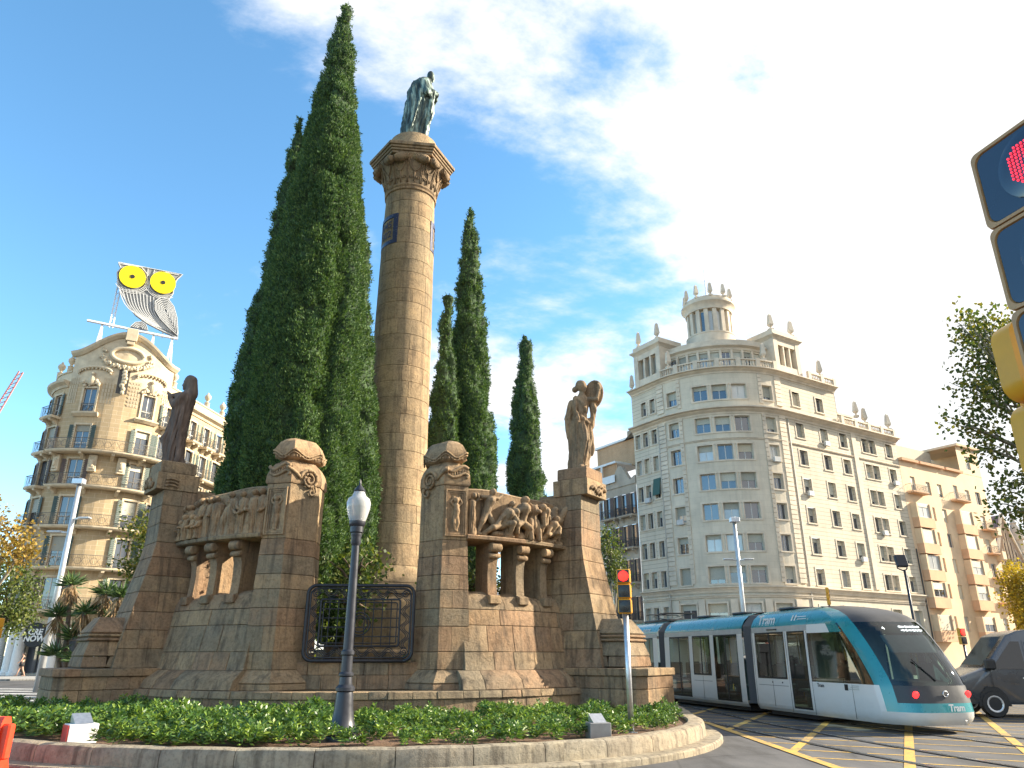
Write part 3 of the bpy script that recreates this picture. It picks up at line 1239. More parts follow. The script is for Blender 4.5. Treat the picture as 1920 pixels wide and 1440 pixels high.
# tile inscription plaques let into the shaft
tile = Mat('blue_tile', 0.3)
v_ = tile.pos()
tile.color(tile.mix(tile.ramp(tile.voro(v_, 12), [(0.12, 0.8), (0.3, 0.0)]), (0.035, 0.042, 0.10, 1), (0.22, 0.22, 0.22, 1)))
M['tile'] = tile.m
M['inscr'] = plain('inscription_paint', (0.06, 0.055, 0.09), 0.6)
for a_c, txt in ((-57, ('1845', '1902')), (100, ('1845', '1902'))):
    pq = part('tile_plaque', mon)
    zc0, zc1 = 16.35, 17.65
    r_ = rc(17.0) + 0.012
    hw = 38

    def band(a0, a1, z0, z1, rr):
        mb = MB()
        mb.loft([[PO(lerp(a0, a1, t / 10), r2, z2) for r2, z2 in ((rr - 0.05, z0), (rr, z0), (rr, z1), (rr - 0.05, z1))] for t in range(11)])
        return mb
    for a0, a1, z0, z1 in ((a_c - hw, a_c + hw, zc0, zc0 + 0.16), (a_c - hw, a_c + hw, zc1 - 0.16, zc1), (a_c - hw, a_c - hw + 11, zc0 + 0.16, zc1 - 0.16), (a_c + hw - 11, a_c + hw, zc0 + 0.16, zc1 - 0.16)):
        band(a0, a1, z0, z1, r_ + 0.012).build('tile_border', 'tile', pq)
    for line, zz in zip(txt, (17.2, 16.78)):
        tm = text_mesh('letters', line, 0.42, 'inscr', 0.004, 0.004)
        for v in tm.vertices:
            a = a_c + math.degrees(v.co.x / r_)
            rr = r_ + 0.01 + v.co.z
            v.co = Vector(PO(a, rr, zz + v.co.y))
        link('date_numerals', tm, pq)

# ---- capital: ringed neck, bell with carved panels, ram-like corner rolls, hexagonal abacus
cap = part('capital', mon)
mb = MB()
mb.lathe([(0.97, 18.750), (1.02, 18.775), (1.03, 18.851), (0.99, 18.889), (1.02, 18.914), (1.04, 18.965), (1.0, 19.015), (1.04, 19.255), (1.12, 19.571), (1.24, 19.887), (1.38, 20.102), (1.40, 20.150)], 48, cap=False)
mb.build('bell', 'stone_carved', cap, smooth='auto')
rb = lambda z: interp(z, [(19.015, 1.0), (19.255, 1.04), (19.571, 1.12), (19.887, 1.24), (20.140, 1.39)])
for k in range(12):
    a0 = k * 30 - 4
    lf = MB()
    for e in (1.5, 28.5):
        lf.tube([PO(a0 + e, rb(zz) + 0.015, zz) for zz in (19.041, 19.255, 19.571, 19.824, 19.976)], 0.022, 6)
    ac = a0 + 15
    lf.tube(curve_pts([PO(a0 + 3, rb(19.950) + 0.02, 19.950), PO(a0 + 8, rb(19.635) + 0.03, 19.635), PO(ac, rb(19.521) + 0.03, 19.521), PO(a0 + 22, rb(19.635) + 0.03, 19.635), PO(a0 + 27, rb(19.950) + 0.02, 19.950)], 4), 0.026, 6)
    lf.tube([PO(ac, rb(zz) + 0.02, zz) for zz in (19.091, 19.319, 19.521)], 0.03, 6)
    for s2 in (-1, 1):
        lf.tube([PO(ac + s2 * (7 + 4.5 * (1 - i / 16) * cos(i * 0.7)), rb(19.255) + 0.03, 19.268 + 0.085 * (1 - i / 16) * sin(i * 0.7)) for i in range(15)], 0.02, 5)
    lf.build('carved_leaf', 'stone_carved', cap, smooth=True)
HR = 1.74
HOFF = 4.0
hexp = lambda R: [PO(HOFF + 30 + 60 * k, R) for k in range(6)]
for k, (R, z0, z1) in enumerate(((HR - 0.19, 20.140, 20.250), (HR - 0.13, 20.250, 20.350), (HR - 0.07, 20.350, 20.450), (HR, 20.450, 20.590))):
    mb = MB()
    mb.prism(hexp(R), z0, z1, 0.012)
    mb.build('abacus_slab', 'stone_carved', cap)
for k in range(6):
    a_, b_ = Vector(PO(HOFF + 30 + 60 * k, HR - 0.28, 19.925)), Vector(PO(HOFF + 90 + 60 * k, HR - 0.28, 19.925))
    m_ = (a_ + b_) / 2
    up = Vector((0, 0, 0.12))
    for p, q in ((a_, m_), (b_, m_)):
        d = (q - p)
        mb = MB()
        pts = [p + d * t + up * (sin(pi * t * 0.5) * 1.0) for t in (0.06, 0.2, 0.4, 0.6, 0.8, 0.97)]
        mb.tube(pts, [0.11, 0.17, 0.19, 0.17, 0.13, 0.06], 10)
        for t in (0.15, 0.27, 0.39, 0.51, 0.63, 0.75):
            c = p + d * t + up * sin(pi * t * 0.5)
            n_ = Vector((c.x, c.y, 0)).normalized()
            mb.tube([c + Vector((0, 0, -0.15)) + n_ * 0.08, c + n_ * 0.17 + d.normalized() * 0.05, c + Vector((0, 0, 0.14)) + n_ * 0.09 + d.normalized() * 0.1], 0.028, 5)
        mb.build('carved_roll', 'stone_carved', cap, smooth=True)
mb = MB()
mb.lathe([(1.22, 20.57), (1.22, 20.8), (1.18, 20.9), (1.08, 21.1), (1.02, 21.35), (0.96, 21.5), (0.9, 21.53), (0.02, 21.54)], 40, cap=False)
mb.build('statue_dome', 'stone_col', cap, smooth='auto')
# ------------------------------------------------------------------ friezes
def folds(amp, k=22.0, ph=0.0, zlo=-9, zhi=99, cx=0.0, cy=0.0):
    def f(co, no):
        th = np.arctan2(co[:, 1] - cy, co[:, 0] - cx)
        z = co[:, 2]
        a = np.sin(k * th + 2.2 * np.sin(2.3 * z + ph) + ph) + 0.6 * np.sin(k * 0.53 * th - 3.1 * z + 1.7 * ph)
        b = np.sin(31 * co[:, 0] + 9 * z + ph) * np.sin(27 * co[:, 1] - 7 * z)
        w = np.clip((z - zlo) / 0.15, 0, 1) * np.clip((zhi - z) / 0.2, 0, 1)
        side = 1 - np.abs(no[:, 2])
        return amp * (np.abs(a) - 0.7 + 0.35 * b) * w * side
    return f


def set_mat(me, mat):
    me.materials.clear()
    me.materials.append(M[mat])
    return me


def bend(me, a_start, sg, z0, r=6.86, dscale=1.15):
    """wrap a flat relief figure (x along wall, -y outward) onto the round frieze"""
    n = len(me.vertices)
    co = np.empty(n * 3, np.float32)
    me.vertices.foreach_get('co', co)
    co = co.reshape(-1, 3)
    a = np.radians(a_start * sg) + sg * co[:, 0] / 6.9
    rr = r - co[:, 1] * dscale
    out = np.stack([rr * np.sin(a), -rr * np.cos(a), co[:, 2] + z0], 1)
    me.vertices.foreach_set('co', out.astype(np.float32).ravel())
    if sg < 0:
        me.flip_normals()
    me.update()
    return me


def robed(h=1.1, lean=0.0, arms=0, w=0.13, rnd=0.0, hood=False):
    mb = MB()
    s = h / 1.1
    ell_loft(mb, [(0.0, 0.02 + rnd, 0, w * 1.25, 0.11), (0.25 * s, 0.01, 0, w * 1.02, 0.10), (0.5 * s, lean * 0.4, -0.01, w * 0.95, 0.105), (0.72 * s, lean * 0.7, 0, w * 0.88, 0.10), (0.86 * s, lean * 0.95, 0, w * 0.95, 0.09), (0.92 * s, lean, 0, w * 0.5, 0.05)], 16)
    mb.sphere((lean * 1.15 + 0.01, -0.05, 1.01 * s), (0.066, 0.07, 0.082))
    if hood:
        mb.sphere((lean * 1.1 + 0.03, 0.0, 0.99 * s), (0.075, 0.07, 0.09))
    sh = 0.83 * s
    if arms == 1:
        chain(mb, [(w * 0.8 + lean, 0, sh), (w * 1.3 + lean, -0.07, 0.62 * s), (w * 0.5 + lean, -0.14, 0.55 * s)], [0.048, 0.042, 0.035])
    elif arms == 2:
        chain(mb, [(-w * 0.8 + lean, 0, sh), (-w * 1.5 + lean, -0.07, 0.7 * s), (-w * 2.0 + lean, -0.09, 0.62 * s)], [0.048, 0.042, 0.034])
    elif arms == 3:
        chain(mb, [(w * 0.8 + lean, 0, sh), (w * 1.4 + lean, -0.05, 0.95 * s), (w * 0.8 + lean, -0.08, 1.06 * s)], [0.046, 0.04, 0.032])
    else:
        chain(mb, [(-w * 0.8 + lean, -0.03, sh), (-w * 1.05 + lean, -0.09, 0.6 * s), (-w * 0.3 + lean, -0.15, 0.5 * s)], [0.048, 0.042, 0.034])
    return remesh(mb, 0.014, 1, folds(0.02, 9, rnd * 50 + h * 7, 0.0, 0.85 * s))


def body(J, k=1.0):
    """nude figure from joints: pelvis, chest, head, knees, feet, elbows, hands"""
    mb = MB()
    P = {a: Vector(b) for a, b in J.items()}
    up = (P['chest'] - P['pelvis']).normalized()
    chain(mb, [P['pelvis'], P['pelvis'].lerp(P['chest'], 0.5), P['chest']], [0.095 * k, 0.085 * k, 0.11 * k])
    capsule(mb, P['chest'] + up * 0.05, P['head'] - up * 0.05, 0.06 * k, 0.042 * k)
    mb.sphere(P['head'], (0.065 * k, 0.07 * k, 0.08 * k))
    for s in ('l', 'r'):
        chain(mb, [P['pelvis'] + (P['k' + s] - P['pelvis']) * 0.1, P['k' + s], P['f' + s]], [0.082 * k, 0.06 * k, 0.04 * k])
        capsule(mb, P['f' + s], P['f' + s] + Vector((0.06, -0.04, -0.01)), 0.038 * k, 0.028 * k)
        chain(mb, [P['chest'] + up * 0.06 + (P['e' + s] - P['chest']) * 0.3, P['e' + s], P['h' + s]], [0.056 * k, 0.044 * k, 0.032 * k])
    return remesh(mb, 0.015, 1)


ZF = 4.53
for sg in (-1, 1):
    rel = part('carved_frieze', mon)
    A0, A1 = (21.3 * sg, 49.8 * sg)
    lo, hi = min(A0, A1), max(A0, A1)
    # slab in two long stones, back wall in three
    for a0, a1 in ((lo, (lo + hi) / 2), ((lo + hi) / 2, hi)):
        arc_core(a0 + 0.05, a1 - 0.05, [(5.95, 4.40), (7.02, 4.40), (7.10, 4.43), (7.12, 4.50), (7.08, 4.53), (5.95, 4.53)], 10).build('shelf_stone', 'stone', rel, smooth='auto')
    n = 14
    mb = MB()
    rings = []
    for i in range(n + 1):
        t = i / n
        a = lerp(A0, A1, t)
        top = 5.72 + 0.05 * sin(pi * t) + 0.03 * sin(9 * t) - 0.1 * t
        rings.append([PO(a, 6.35, 4.53), PO(a, 6.80, 4.53), PO(a, 6.78, top - 0.06), PO(a, 6.80, top), PO(a, 6.72, top + 0.05), PO(a, 6.35, top + 0.02)])
    if sg < 0:
        rings = [r[::-1] for r in rings]
    mb.loft(rings)
    mb.build('frieze_wall', 'stone_carved', rel, smooth='auto')
    figs = []
    if sg < 0:
        random.seed(31)
        x = 0.12
        spec = [(1.13, 0.02, 0), (1.12, -0.03, 1), (1.1, 0.03, 0), (1.12, 0.08, 2), (0.92, -0.14, 2), (1.06, 0.05, 1), (1.05, -0.05, 3), (1.08, 0.02, 0), (1.0, -0.04, 1), (0.97, 0.04, 3), (0.95, 0, 0)]
        for i, (h, ln, ar) in enumerate(spec):
            figs.append((robed(h, ln, ar, random.uniform(0.15, 0.18), random.uniform(-0.04, 0.04), i % 3 == 1), x, 0.0))
            x += 0.305 if i not in (2, 5) else 0.34
        for xx in (2.2, 2.5, 2.85, 3.1, 3.3):
            figs.append((robed(random.uniform(0.5, 0.66), random.uniform(-0.05, 0.05), random.choice((0, 1)), 0.095), xx, -0.12))
    else:
        B = body
        figs.append((robed(1.08, 0.03, 3, 0.10, 0.02), 0.12, 0.0))
        figs.append((B(dict(pelvis=(0.08, 0, 0.62), chest=(0.16, -0.03, 0.9), head=(0.2, -0.08, 1.12), kl=(0.22, -0.05, 0.36), fl=(0.30, 0, 0.06), kr=(-0.05, -0.05, 0.36), fr=(-0.16, -0.02, 0.06), el=(0.36, -0.04, 0.98), hl=(0.5, -0.03, 1.08), er=(-0.06, -0.04, 0.98), hr=(-0.22, -0.02, 1.06)), 1.2), 0.48, 0.0))
        figs.append((B(dict(pelvis=(0.0, -0.02, 0.32), chest=(0.12, -0.1, 0.6), head=(0.3, -0.14, 0.66), kl=(-0.28, -0.1, 0.22), fl=(-0.5, 0, 0.05), kr=(0.2, -0.16, 0.36), fr=(0.22, -0.05, 0.05), el=(0.3, -0.18, 0.42), hl=(0.38, -0.12, 0.14), er=(-0.05, -0.12, 0.5), hr=(-0.2, -0.12, 0.3)), 1.35), 1.0, 0.0))
        figs.append((robed(0.98, 0.1, 1, 0.15, 0.0), 1.22, 0.02))
        figs.append((B(dict(pelvis=(0.0, -0.04, 0.46), chest=(0.0, -0.12, 0.78), head=(0.08, -0.1, 1.02), kl=(-0.22, -0.14, 0.34), fl=(-0.12, -0.02, 0.06), kr=(0.18, -0.12, 0.3), fr=(0.2, 0, 0.04), el=(-0.2, -0.14, 0.66), hl=(-0.24, -0.14, 0.46), er=(0.2, -0.1, 0.72), hr=(0.28, -0.06, 0.95)), 1.4), 1.62, 0.0))
        lion = MB()
        lion.sphere((0, -0.08, 0.78), (0.15, 0.13, 0.17))
        lion.sphere((0.03, -0.2, 0.74), (0.075, 0.07, 0.06))
        lion.sphere((-0.1, -0.1, 0.92), (0.04, 0.04, 0.05))
        lion.sphere((0.1, -0.1, 0.92), (0.04, 0.04, 0.05))
        chain(lion, [(0, 0, 0.7), (0.02, 0, 0.4), (0.0, 0, 0.25)], [0.16, 0.17, 0.13])
        chain(lion, [(-0.1, -0.08, 0.5), (-0.13, -0.12, 0.25), (-0.12, -0.14, 0.03)], [0.085, 0.065, 0.055])
        chain(lion, [(0.1, -0.08, 0.5), (0.14, -0.12, 0.25), (0.13, -0.14, 0.03)], [0.085, 0.065, 0.055])
        figs.append((remesh(lion, 0.017, 2, folds(0.012, 13, 2.0, 0.6, 1.0)), 2.0, 0.0))
        figs.append((B(dict(pelvis=(0.06, -0.05, 0.52), chest=(-0.02, -0.12, 0.8), head=(-0.12, -0.16, 0.88), kl=(-0.1, -0.1, 0.36), fl=(0.02, 0, 0.05), kr=(0.18, -0.08, 0.32), fr=(0.12, 0, 0.05), el=(-0.12, -0.18, 0.62), hl=(-0.1, -0.18, 0.4), er=(0.14, -0.12, 0.68), hr=(0.24, -0.1, 0.52)), 1.3), 2.38, 0.0))
        figs.append((B(dict(pelvis=(0.0, -0.04, 0.25), chest=(0.03, -0.1, 0.48), head=(0.1, -0.14, 0.64), kl=(-0.16, -0.1, 0.2), fl=(-0.3, 0, 0.05), kr=(0.16, -0.14, 0.28), fr=(0.2, 0, 0.05), el=(0.18, -0.16, 0.4), hl=(0.1, -0.2, 0.25), er=(-0.12, -0.12, 0.36), hr=(-0.22, -0.14, 0.2)), 1.1), 2.66, -0.05))
        horse = MB()
        chain(horse, [(-0.12, 0.02, 0.62), (0.1, 0.02, 0.64), (0.2, 0, 0.7)], [0.15, 0.15, 0.13])
        chain(horse, [(0.18, -0.03, 0.75), (0.26, -0.1, 0.95), (0.3, -0.14, 1.02), (0.38, -0.2, 0.84)], [0.12, 0.085, 0.075, 0.05])
        for xx in (-0.16, -0.04, 0.12, 0.24):
            chain(horse, [(xx, 0, 0.55), (xx + 0.03, -0.04, 0.3), (xx, -0.03, 0.03)], [0.075, 0.045, 0.035])
        horse.sphere((-0.02, -0.05, 0.95), (0.07, 0.07, 0.085))
        chain(horse, [(-0.02, 0, 0.7), (-0.02, -0.02, 0.88)], [0.1, 0.08])
        figs.append((remesh(horse, 0.017, 2), 3.02, 0.0))
        rk = MB()
        for i in range(26):
            rk.sphere((random.uniform(0.6, 2.9), random.uniform(-0.06, 0.04), random.uniform(0, 0.14)), (random.uniform(0.08, 0.2), 0.1, random.uniform(0.05, 0.12)), 8, 5)
        figs.append((remesh(rk, 0.025, 2, folds(0.012, 15)), 0.0, 0.03))
    for me, xo, dy in figs:
        for v in me.vertices:
            v.co.x = v.co.x * 1.1 + xo
            v.co.y = v.co.y * 1.5 + dy
            v.co.z *= 1.04
        bend(me, 21.6, sg, ZF)
        set_mat(me, 'stone_carved')
        link('carved_figure', me, rel)

# ------------------------------------------------------------------ statues on the piers and the column
bz = Mat('patinated_bronze', 0.5, 0.55)
v_ = bz.pos()
stre = bz.noise(bz.map(v_, (4, 4, 0.5)), 1.6, 6, 0.6)
bz.color(bz.ramp(stre, [(0.36, (0.030, 0.040, 0.038)), (0.5, (0.085, 0.12, 0.105)), (0.62, (0.30, 0.42, 0.36)), (0.74, (0.46, 0.56, 0.50))]))
bz.set(bz.p.inputs['Metallic'], bz.ramp(stre, [(0.4, 0.6), (0.6, 0.0)]))
bz.normal(bz.bump(bz.noise(v_, 12, 5), 0.3, 0.02))
M['bronze'] = bz.m
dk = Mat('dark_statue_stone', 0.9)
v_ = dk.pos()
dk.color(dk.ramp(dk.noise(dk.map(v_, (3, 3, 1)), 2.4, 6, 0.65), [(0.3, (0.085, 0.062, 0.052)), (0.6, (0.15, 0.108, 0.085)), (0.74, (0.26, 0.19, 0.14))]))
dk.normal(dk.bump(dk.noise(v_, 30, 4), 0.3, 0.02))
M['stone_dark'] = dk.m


def hand(mb, p, d, s=1.0):
    """palm and five fingers pointing along d"""
    p, d = Vector(p), Vector(d).normalized()
    a = d.cross(Vector((0, 0, 1)))
    a = a.normalized() if a.length > 0.1 else Vector((1, 0, 0))
    capsule(mb, p, p + d * 0.09 * s, 0.045 * s, 0.05 * s)
    for k in range(4):
        q = p + d * 0.1 * s + a * ((k - 1.5) * 0.027 * s)
        L = (0.075, 0.09, 0.085, 0.065)[k] * s
        chain(mb, [q, q + d * L * 0.6, q + d * L + Vector((0, 0, -0.02 * s))], [0.016 * s] * 3, 6)
    chain(mb, [p + a * 0.045 * s, p + a * 0.08 * s + d * 0.05 * s, p + a * 0.07 * s + d * 0.09 * s], [0.018 * s] * 3, 6)


def face(mb, c, f, s=1.0):
    """nose, brow, lips, chin on a head of radius about 0.16 facing f"""
    c, f = Vector(c), Vector(f).normalized()
    a = f.cross(Vector((0, 0, 1))).normalized()
    up = Vector((0, 0, 1))
    capsule(mb, c + f * 0.145 * s + up * 0.03 * s, c + f * 0.175 * s - up * 0.035 * s, 0.018 * s, 0.026 * s, 6)
    capsule(mb, c + f * 0.13 * s + up * 0.055 * s - a * 0.07 * s, c + f * 0.13 * s + up * 0.055 * s + a * 0.07 * s, 0.02 * s, 0.02 * s, 6)
    capsule(mb, c + f * 0.14 * s - up * 0.085 * s - a * 0.025 * s, c + f * 0.14 * s - up * 0.085 * s + a * 0.025 * s, 0.02 * s, 0.02 * s, 6)
    mb.sphere(c + f * 0.115 * s - up * 0.14 * s, 0.045 * s, 8, 6)


def finish(mb, sx, sy, sz, voxel, it, fold):
    mb.xf(Matrix.Diagonal((sx, sy, sz, 1)))
    return remesh(mb, voxel, it, fold)


# bishop-like cloaked figure on the column, seen from behind, turned to the picture's right
mb = MB()
ell_loft(mb, [(0.0, -0.13, 0, 0.62, 0.5), (0.25, -0.04, 0, 0.64, 0.52), (0.5, 0.0, 0, 0.66, 0.53), (1.0, 0.08, 0, 0.68, 0.54), (1.6, 0.15, 0, 0.68, 0.55), (2.1, 0.2, 0, 0.66, 0.56), (2.4, 0.22, 0, 0.62, 0.55), (2.65, 0.26, 0, 0.5, 0.5), (2.82, 0.36, 0, 0.32, 0.36), (2.92, 0.45, 0, 0.2, 0.2)], 28)
mb.sphere((0.66, 0, 3.06), (0.2, 0.18, 0.235))
face(mb, (0.66, 0, 3.04), (1, 0, -0.25), 1.25)
chain(mb, [(0.35, -0.5, 2.45), (0.62, -0.6, 2.0), (0.95, -0.3, 2.12)], [0.2, 0.18, 0.13])
chain(mb, [(0.35, 0.5, 2.45), (0.62, 0.55, 2.0), (0.95, 0.2, 2.15)], [0.2, 0.18, 0.13])
hand(mb, (0.95, -0.22, 2.15), (0.4, 0.6, 0.1), 1.5)
hand(mb, (0.95, 0.15, 2.18), (0.4, -0.6, 0.1), 1.5)
chain(mb, [(0.85, -0.3, 2.0), (0.8, -0.32, 1.2), (0.62, -0.3, 0.5), (0.5, -0.3, 0.05)], [0.15, 0.13, 0.12, 0.1])
chain(mb, [(0.35, -0.55, 2.2), (0.18, -0.58, 1.3), (-0.1, -0.56, 0.5), (-0.45, -0.45, 0.02)], [0.1, 0.09, 0.09, 0.1])
mb.sphere((0.42, -0.2, 0.04), (0.2, 0.12, 0.08))
me = finish(mb, 0.86, 0.86, 1.21, 0.045, 2, folds(0.06, 12, 0.5, -1, 3.45))
ctop = Vector((MC.x, MC.y, 21.5))
link('statue', set_mat(me, 'bronze'), None, ctop, 0.0, 'green bronze statue of a stooping cloaked person on top of the column', 'statue')

# hooded woman reading, profile to the picture's left
mb = MB()
ell_loft(mb, [(0.0, 0.03, 0, 0.33, 0.27), (0.2, -0.02, 0, 0.27, 0.25), (0.63, -0.11, 0, 0.32, 0.25), (0.85, -0.07, 0, 0.29, 0.25), (1.2, -0.02, 0, 0.25, 0.25), (1.5, 0.0, 0, 0.25, 0.27), (1.75, 0.05, 0, 0.25, 0.29), (1.9, 0.1, 0, 0.18, 0.2), (2.0, 0.11, 0, 0.12, 0.13)], 24)
mb.sphere((0.09, 0, 2.24), (0.165, 0.155, 0.205))
capsule(mb, (0.15, 0, 2.26), (0.2, 0, 1.9), 0.155, 0.17)
face(mb, (0.06, 0, 2.2), (-1, 0, -0.1), 0.95)
for s in (-1, 1):
    chain(mb, [(0.06, s * 0.25, 1.78), (-0.12, s * 0.26, 1.52), (-0.36, s * 0.1, 1.8)], [0.105, 0.095, 0.06])
    hand(mb, (-0.36, s * 0.08, 1.8), (-0.3, 0, 0.6), 1.1)
mb.box((-0.2, 0, 1.83), (0.36, 0.44, 0.1), Matrix.Rotation(radians(-14), 3, 'Y'))
chain(mb, [(-0.1, -0.22, 1.75), (-0.05, -0.25, 1.1), (0.0, -0.24, 0.1)], [0.08, 0.07, 0.07])
chain(mb, [(0.12, -0.2, 1.6), (0.12, -0.23, 0.9), (0.2, -0.22, 0.08)], [0.07, 0.06, 0.08])
chain(mb, [(-0.05, -0.1, 1.0), (-0.26, -0.1, 0.65), (-0.1, -0.12, 0.1)], [0.14, 0.15, 0.1])
me = finish(mb, 1.06, 1.0, 1.13, 0.03, 2, folds(0.04, 13, 1.0, -1, 2.1))
p_ = STAT[-1]
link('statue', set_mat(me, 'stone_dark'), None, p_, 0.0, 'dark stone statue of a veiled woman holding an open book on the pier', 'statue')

# woman with billowing veil, turned to the picture's right
mb = MB()
ell_loft(mb, [(0.0, -0.04, 0, 0.26, 0.24), (0.3, 0.0, 0, 0.26, 0.22), (0.5, 0.04, 0, 0.29, 0.22), (1.0, 0.03, 0, 0.30, 0.22), (1.4, 0.03, 0, 0.26, 0.21), (1.62, 0.03, 0, 0.20, 0.18), (1.95, 0.06, 0, 0.24, 0.19), (2.15, 0.08, 0, 0.25, 0.17), (2.27, 0.1, 0, 0.12, 0.11), (2.38, 0.11, 0, 0.08, 0.08)], 24)
mb.sphere((0.12, -0.03, 2.55), (0.15, 0.16, 0.19))
mb.sphere((0.07, 0.04, 2.6), (0.16, 0.16, 0.17))
mb.sphere((-0.1, 0.08, 2.48), (0.1, 0.1, 0.095))
face(mb, (0.12, -0.03, 2.53), (0.75, -0.66, -0.1), 0.95)
chain(mb, [(-0.12, -0.08, 2.14), (-0.16, -0.2, 1.85), (-0.08, -0.3, 1.55)], [0.085, 0.075, 0.05])
hand(mb, (-0.08, -0.3, 1.55), (0.2, -0.3, -0.8), 1.1)
chain(mb, [(0.3, -0.04, 2.14), (0.56, -0.12, 2.12), (0.66, -0.03, 2.48)], [0.085, 0.07, 0.045])
hand(mb, (0.66, -0.03, 2.48), (-0.1, 0.1, 0.9), 1.1)
rim = [(0.5 + 0.26 * cos(t) + 0.03 * sin(t), 0.12 - 0.1 * cos(t), 2.36 + 0.40 * sin(t)) for t in [2 * pi * i / 20 for i in range(21)]]
mb.tube(rim, 0.05, 7)
mb.sphere((0.5, 0.17, 2.36), (0.26, 0.08, 0.40))
chain(mb, [(0.45, 0.05, 2.15), (0.46, 0.03, 1.8), (0.40, 0.05, 1.32)], [0.09, 0.11, 0.07])
chain(mb, [(-0.22, 0.08, 2.05), (-0.33, 0.1, 1.6), (-0.3, 0.1, 1.0)], [0.11, 0.13, 0.1])
chain(mb, [(-0.25, 0.1, 1.2), (-0.2, 0.05, 0.6), (-0.24, 0.02, 0.08)], [0.14, 0.14, 0.15])
chain(mb, [(0.3, 0.06, 1.5), (0.33, 0.05, 0.9), (0.34, 0.05, 0.52)], [0.1, 0.1, 0.08])
chain(mb, [(0.05, -0.12, 1.35), (0.14, -0.25, 0.85), (0.05, -0.16, 0.1)], [0.14, 0.12, 0.08])
chain(mb, [(-0.1, -0.1, 1.6), (0.1, -0.2, 1.5), (0.25, -0.12, 1.4)], [0.06, 0.07, 0.06])
chain(mb, [(-0.1, -0.1, 2.2), (0.1, -0.2, 1.95), (0.2, -0.16, 1.75)], [0.045, 0.05, 0.045])
mb.sphere((-0.02, -0.22, 0.06), (0.1, 0.16, 0.08))
mb.sphere((0.16, -0.18, 0.05), (0.09, 0.15, 0.07))
me = finish(mb, 0.97, 1.0, 1.04, 0.028, 2, folds(0.036, 13, 2.0, -1, 2.2))
link('statue', set_mat(me, 'stone_carved'), None, STAT[1], 0.0, 'brown stone statue of a woman holding a billowing veil behind her head', 'statue')

# ------------------------------------------------------------------ wrought iron grille between the gate pillars
gc = MC + Matrix.Rotation(MROT, 4, 'Z') @ Vector((0, -6.5, 0))
gate = thing('iron_grille', 'dark wrought iron grille with wavy border between the gate pillars', 'grille', (gc.x, gc.y, 1.5), MROT)
GW, GH = 1.29, 1.74


def rrect(w, h, r, z0, n=6):
    pts = []
    for cx, cz, a0 in ((w - r, z0 + r, -90), (w - r, z0 + h - r, 0), (-w + r, z0 + h - r, 90), (-w + r, z0 + r, 180)):
        for i in range(n + 1):
            a = radians(a0 + 90 * i / n)
            pts.append((cx + r * cos(a), 0.0, cz + r * sin(a)))
    return pts + [pts[0]]


mb = MB()
mb.tube(rrect(GW, GH, 0.2, 0.02), 0.042, 8)
mb.tube([(x, 0, z) for x, y, z in rrect(GW - 0.07, GH - 0.14, 0.16, 0.09)], 0.022, 6)
mb.build('outer_frame', 'iron', gate, smooth=True)
mb = MB()
mb.tube(rrect(GW - 0.33, GH - 0.66, 0.05, 0.35), 0.026, 8)
mb.tube(rrect(GW - 0.40, GH - 0.80, 0.04, 0.42), 0.014, 6)
mb.build('inner_frame', 'iron', gate, smooth=True)
for o in (-0.05, 0.0, 0.05):
    mb = MB()
    for (p, q, nw) in (((-GW + 0.25, 0.2), (GW - 0.25, 0.2), 5), ((-GW + 0.25, GH - 0.16), (GW - 0.25, GH - 0.16), 5), ((-GW + 0.19, 0.3), (-GW + 0.19, GH - 0.3), 3), ((GW - 0.19, 0.3), (GW - 0.19, GH - 0.3), 3)):
        d = Vector((q[0] - p[0], q[1] - p[1]))
        L = d.length
        d.normalize()
        nrm = Vector((-d.y, d.x))
        pts = []
        for i in range(nw * 10 + 1):
            t = i / (nw * 10)
            w = 0.075 * sin(2 * pi * nw * t) + o
            pts.append((p[0] + d.x * L * t + nrm.x * w, 0.0, p[1] + d.y * L * t + nrm.y * w))
        mb.tube(pts, 0.012, 5)
    mb.build('wavy_strand', 'iron', gate, smooth=True)
for cx in (-GW + 0.2, GW - 0.2):
    for cz in (0.22, GH - 0.18):
        mb = MB()
        mb.tube([(cx + 0.1 * (1 - i / 22) * cos(i * 0.62), 0, cz + 0.1 * (1 - i / 22) * sin(i * 0.62)) for i in range(20)], 0.014, 5)
        mb.build('corner_scroll', 'iron', gate, smooth=True)
for i in range(1, 9):
    x = lerp(-GW + 0.33, GW - 0.33, i / 9)
    mb = MB()
    mb.tube([(x, 0, 0.36), (x, 0, GH - 0.32)], 0.013, 6)
    mb.build('upright_bar', 'iron', gate)
for i in range(1, 5):
    z = lerp(0.36, GH - 0.32, i / 5)
    mb = MB()
    mb.tube([(-GW + 0.33, 0.014, z), (GW - 0.33, 0.014, z)], 0.013, 6)
    mb.build('cross_bar', 'iron', gate)
for r in (0.19, 0.26):
    mb = MB()
    mb.tube([(r * cos(t), -0.014, 0.86 + r * sin(t)) for t in [2 * pi * i / 24 for i in range(25)]], 0.016, 6)
    mb.build('ring', 'iron', gate, smooth=True)
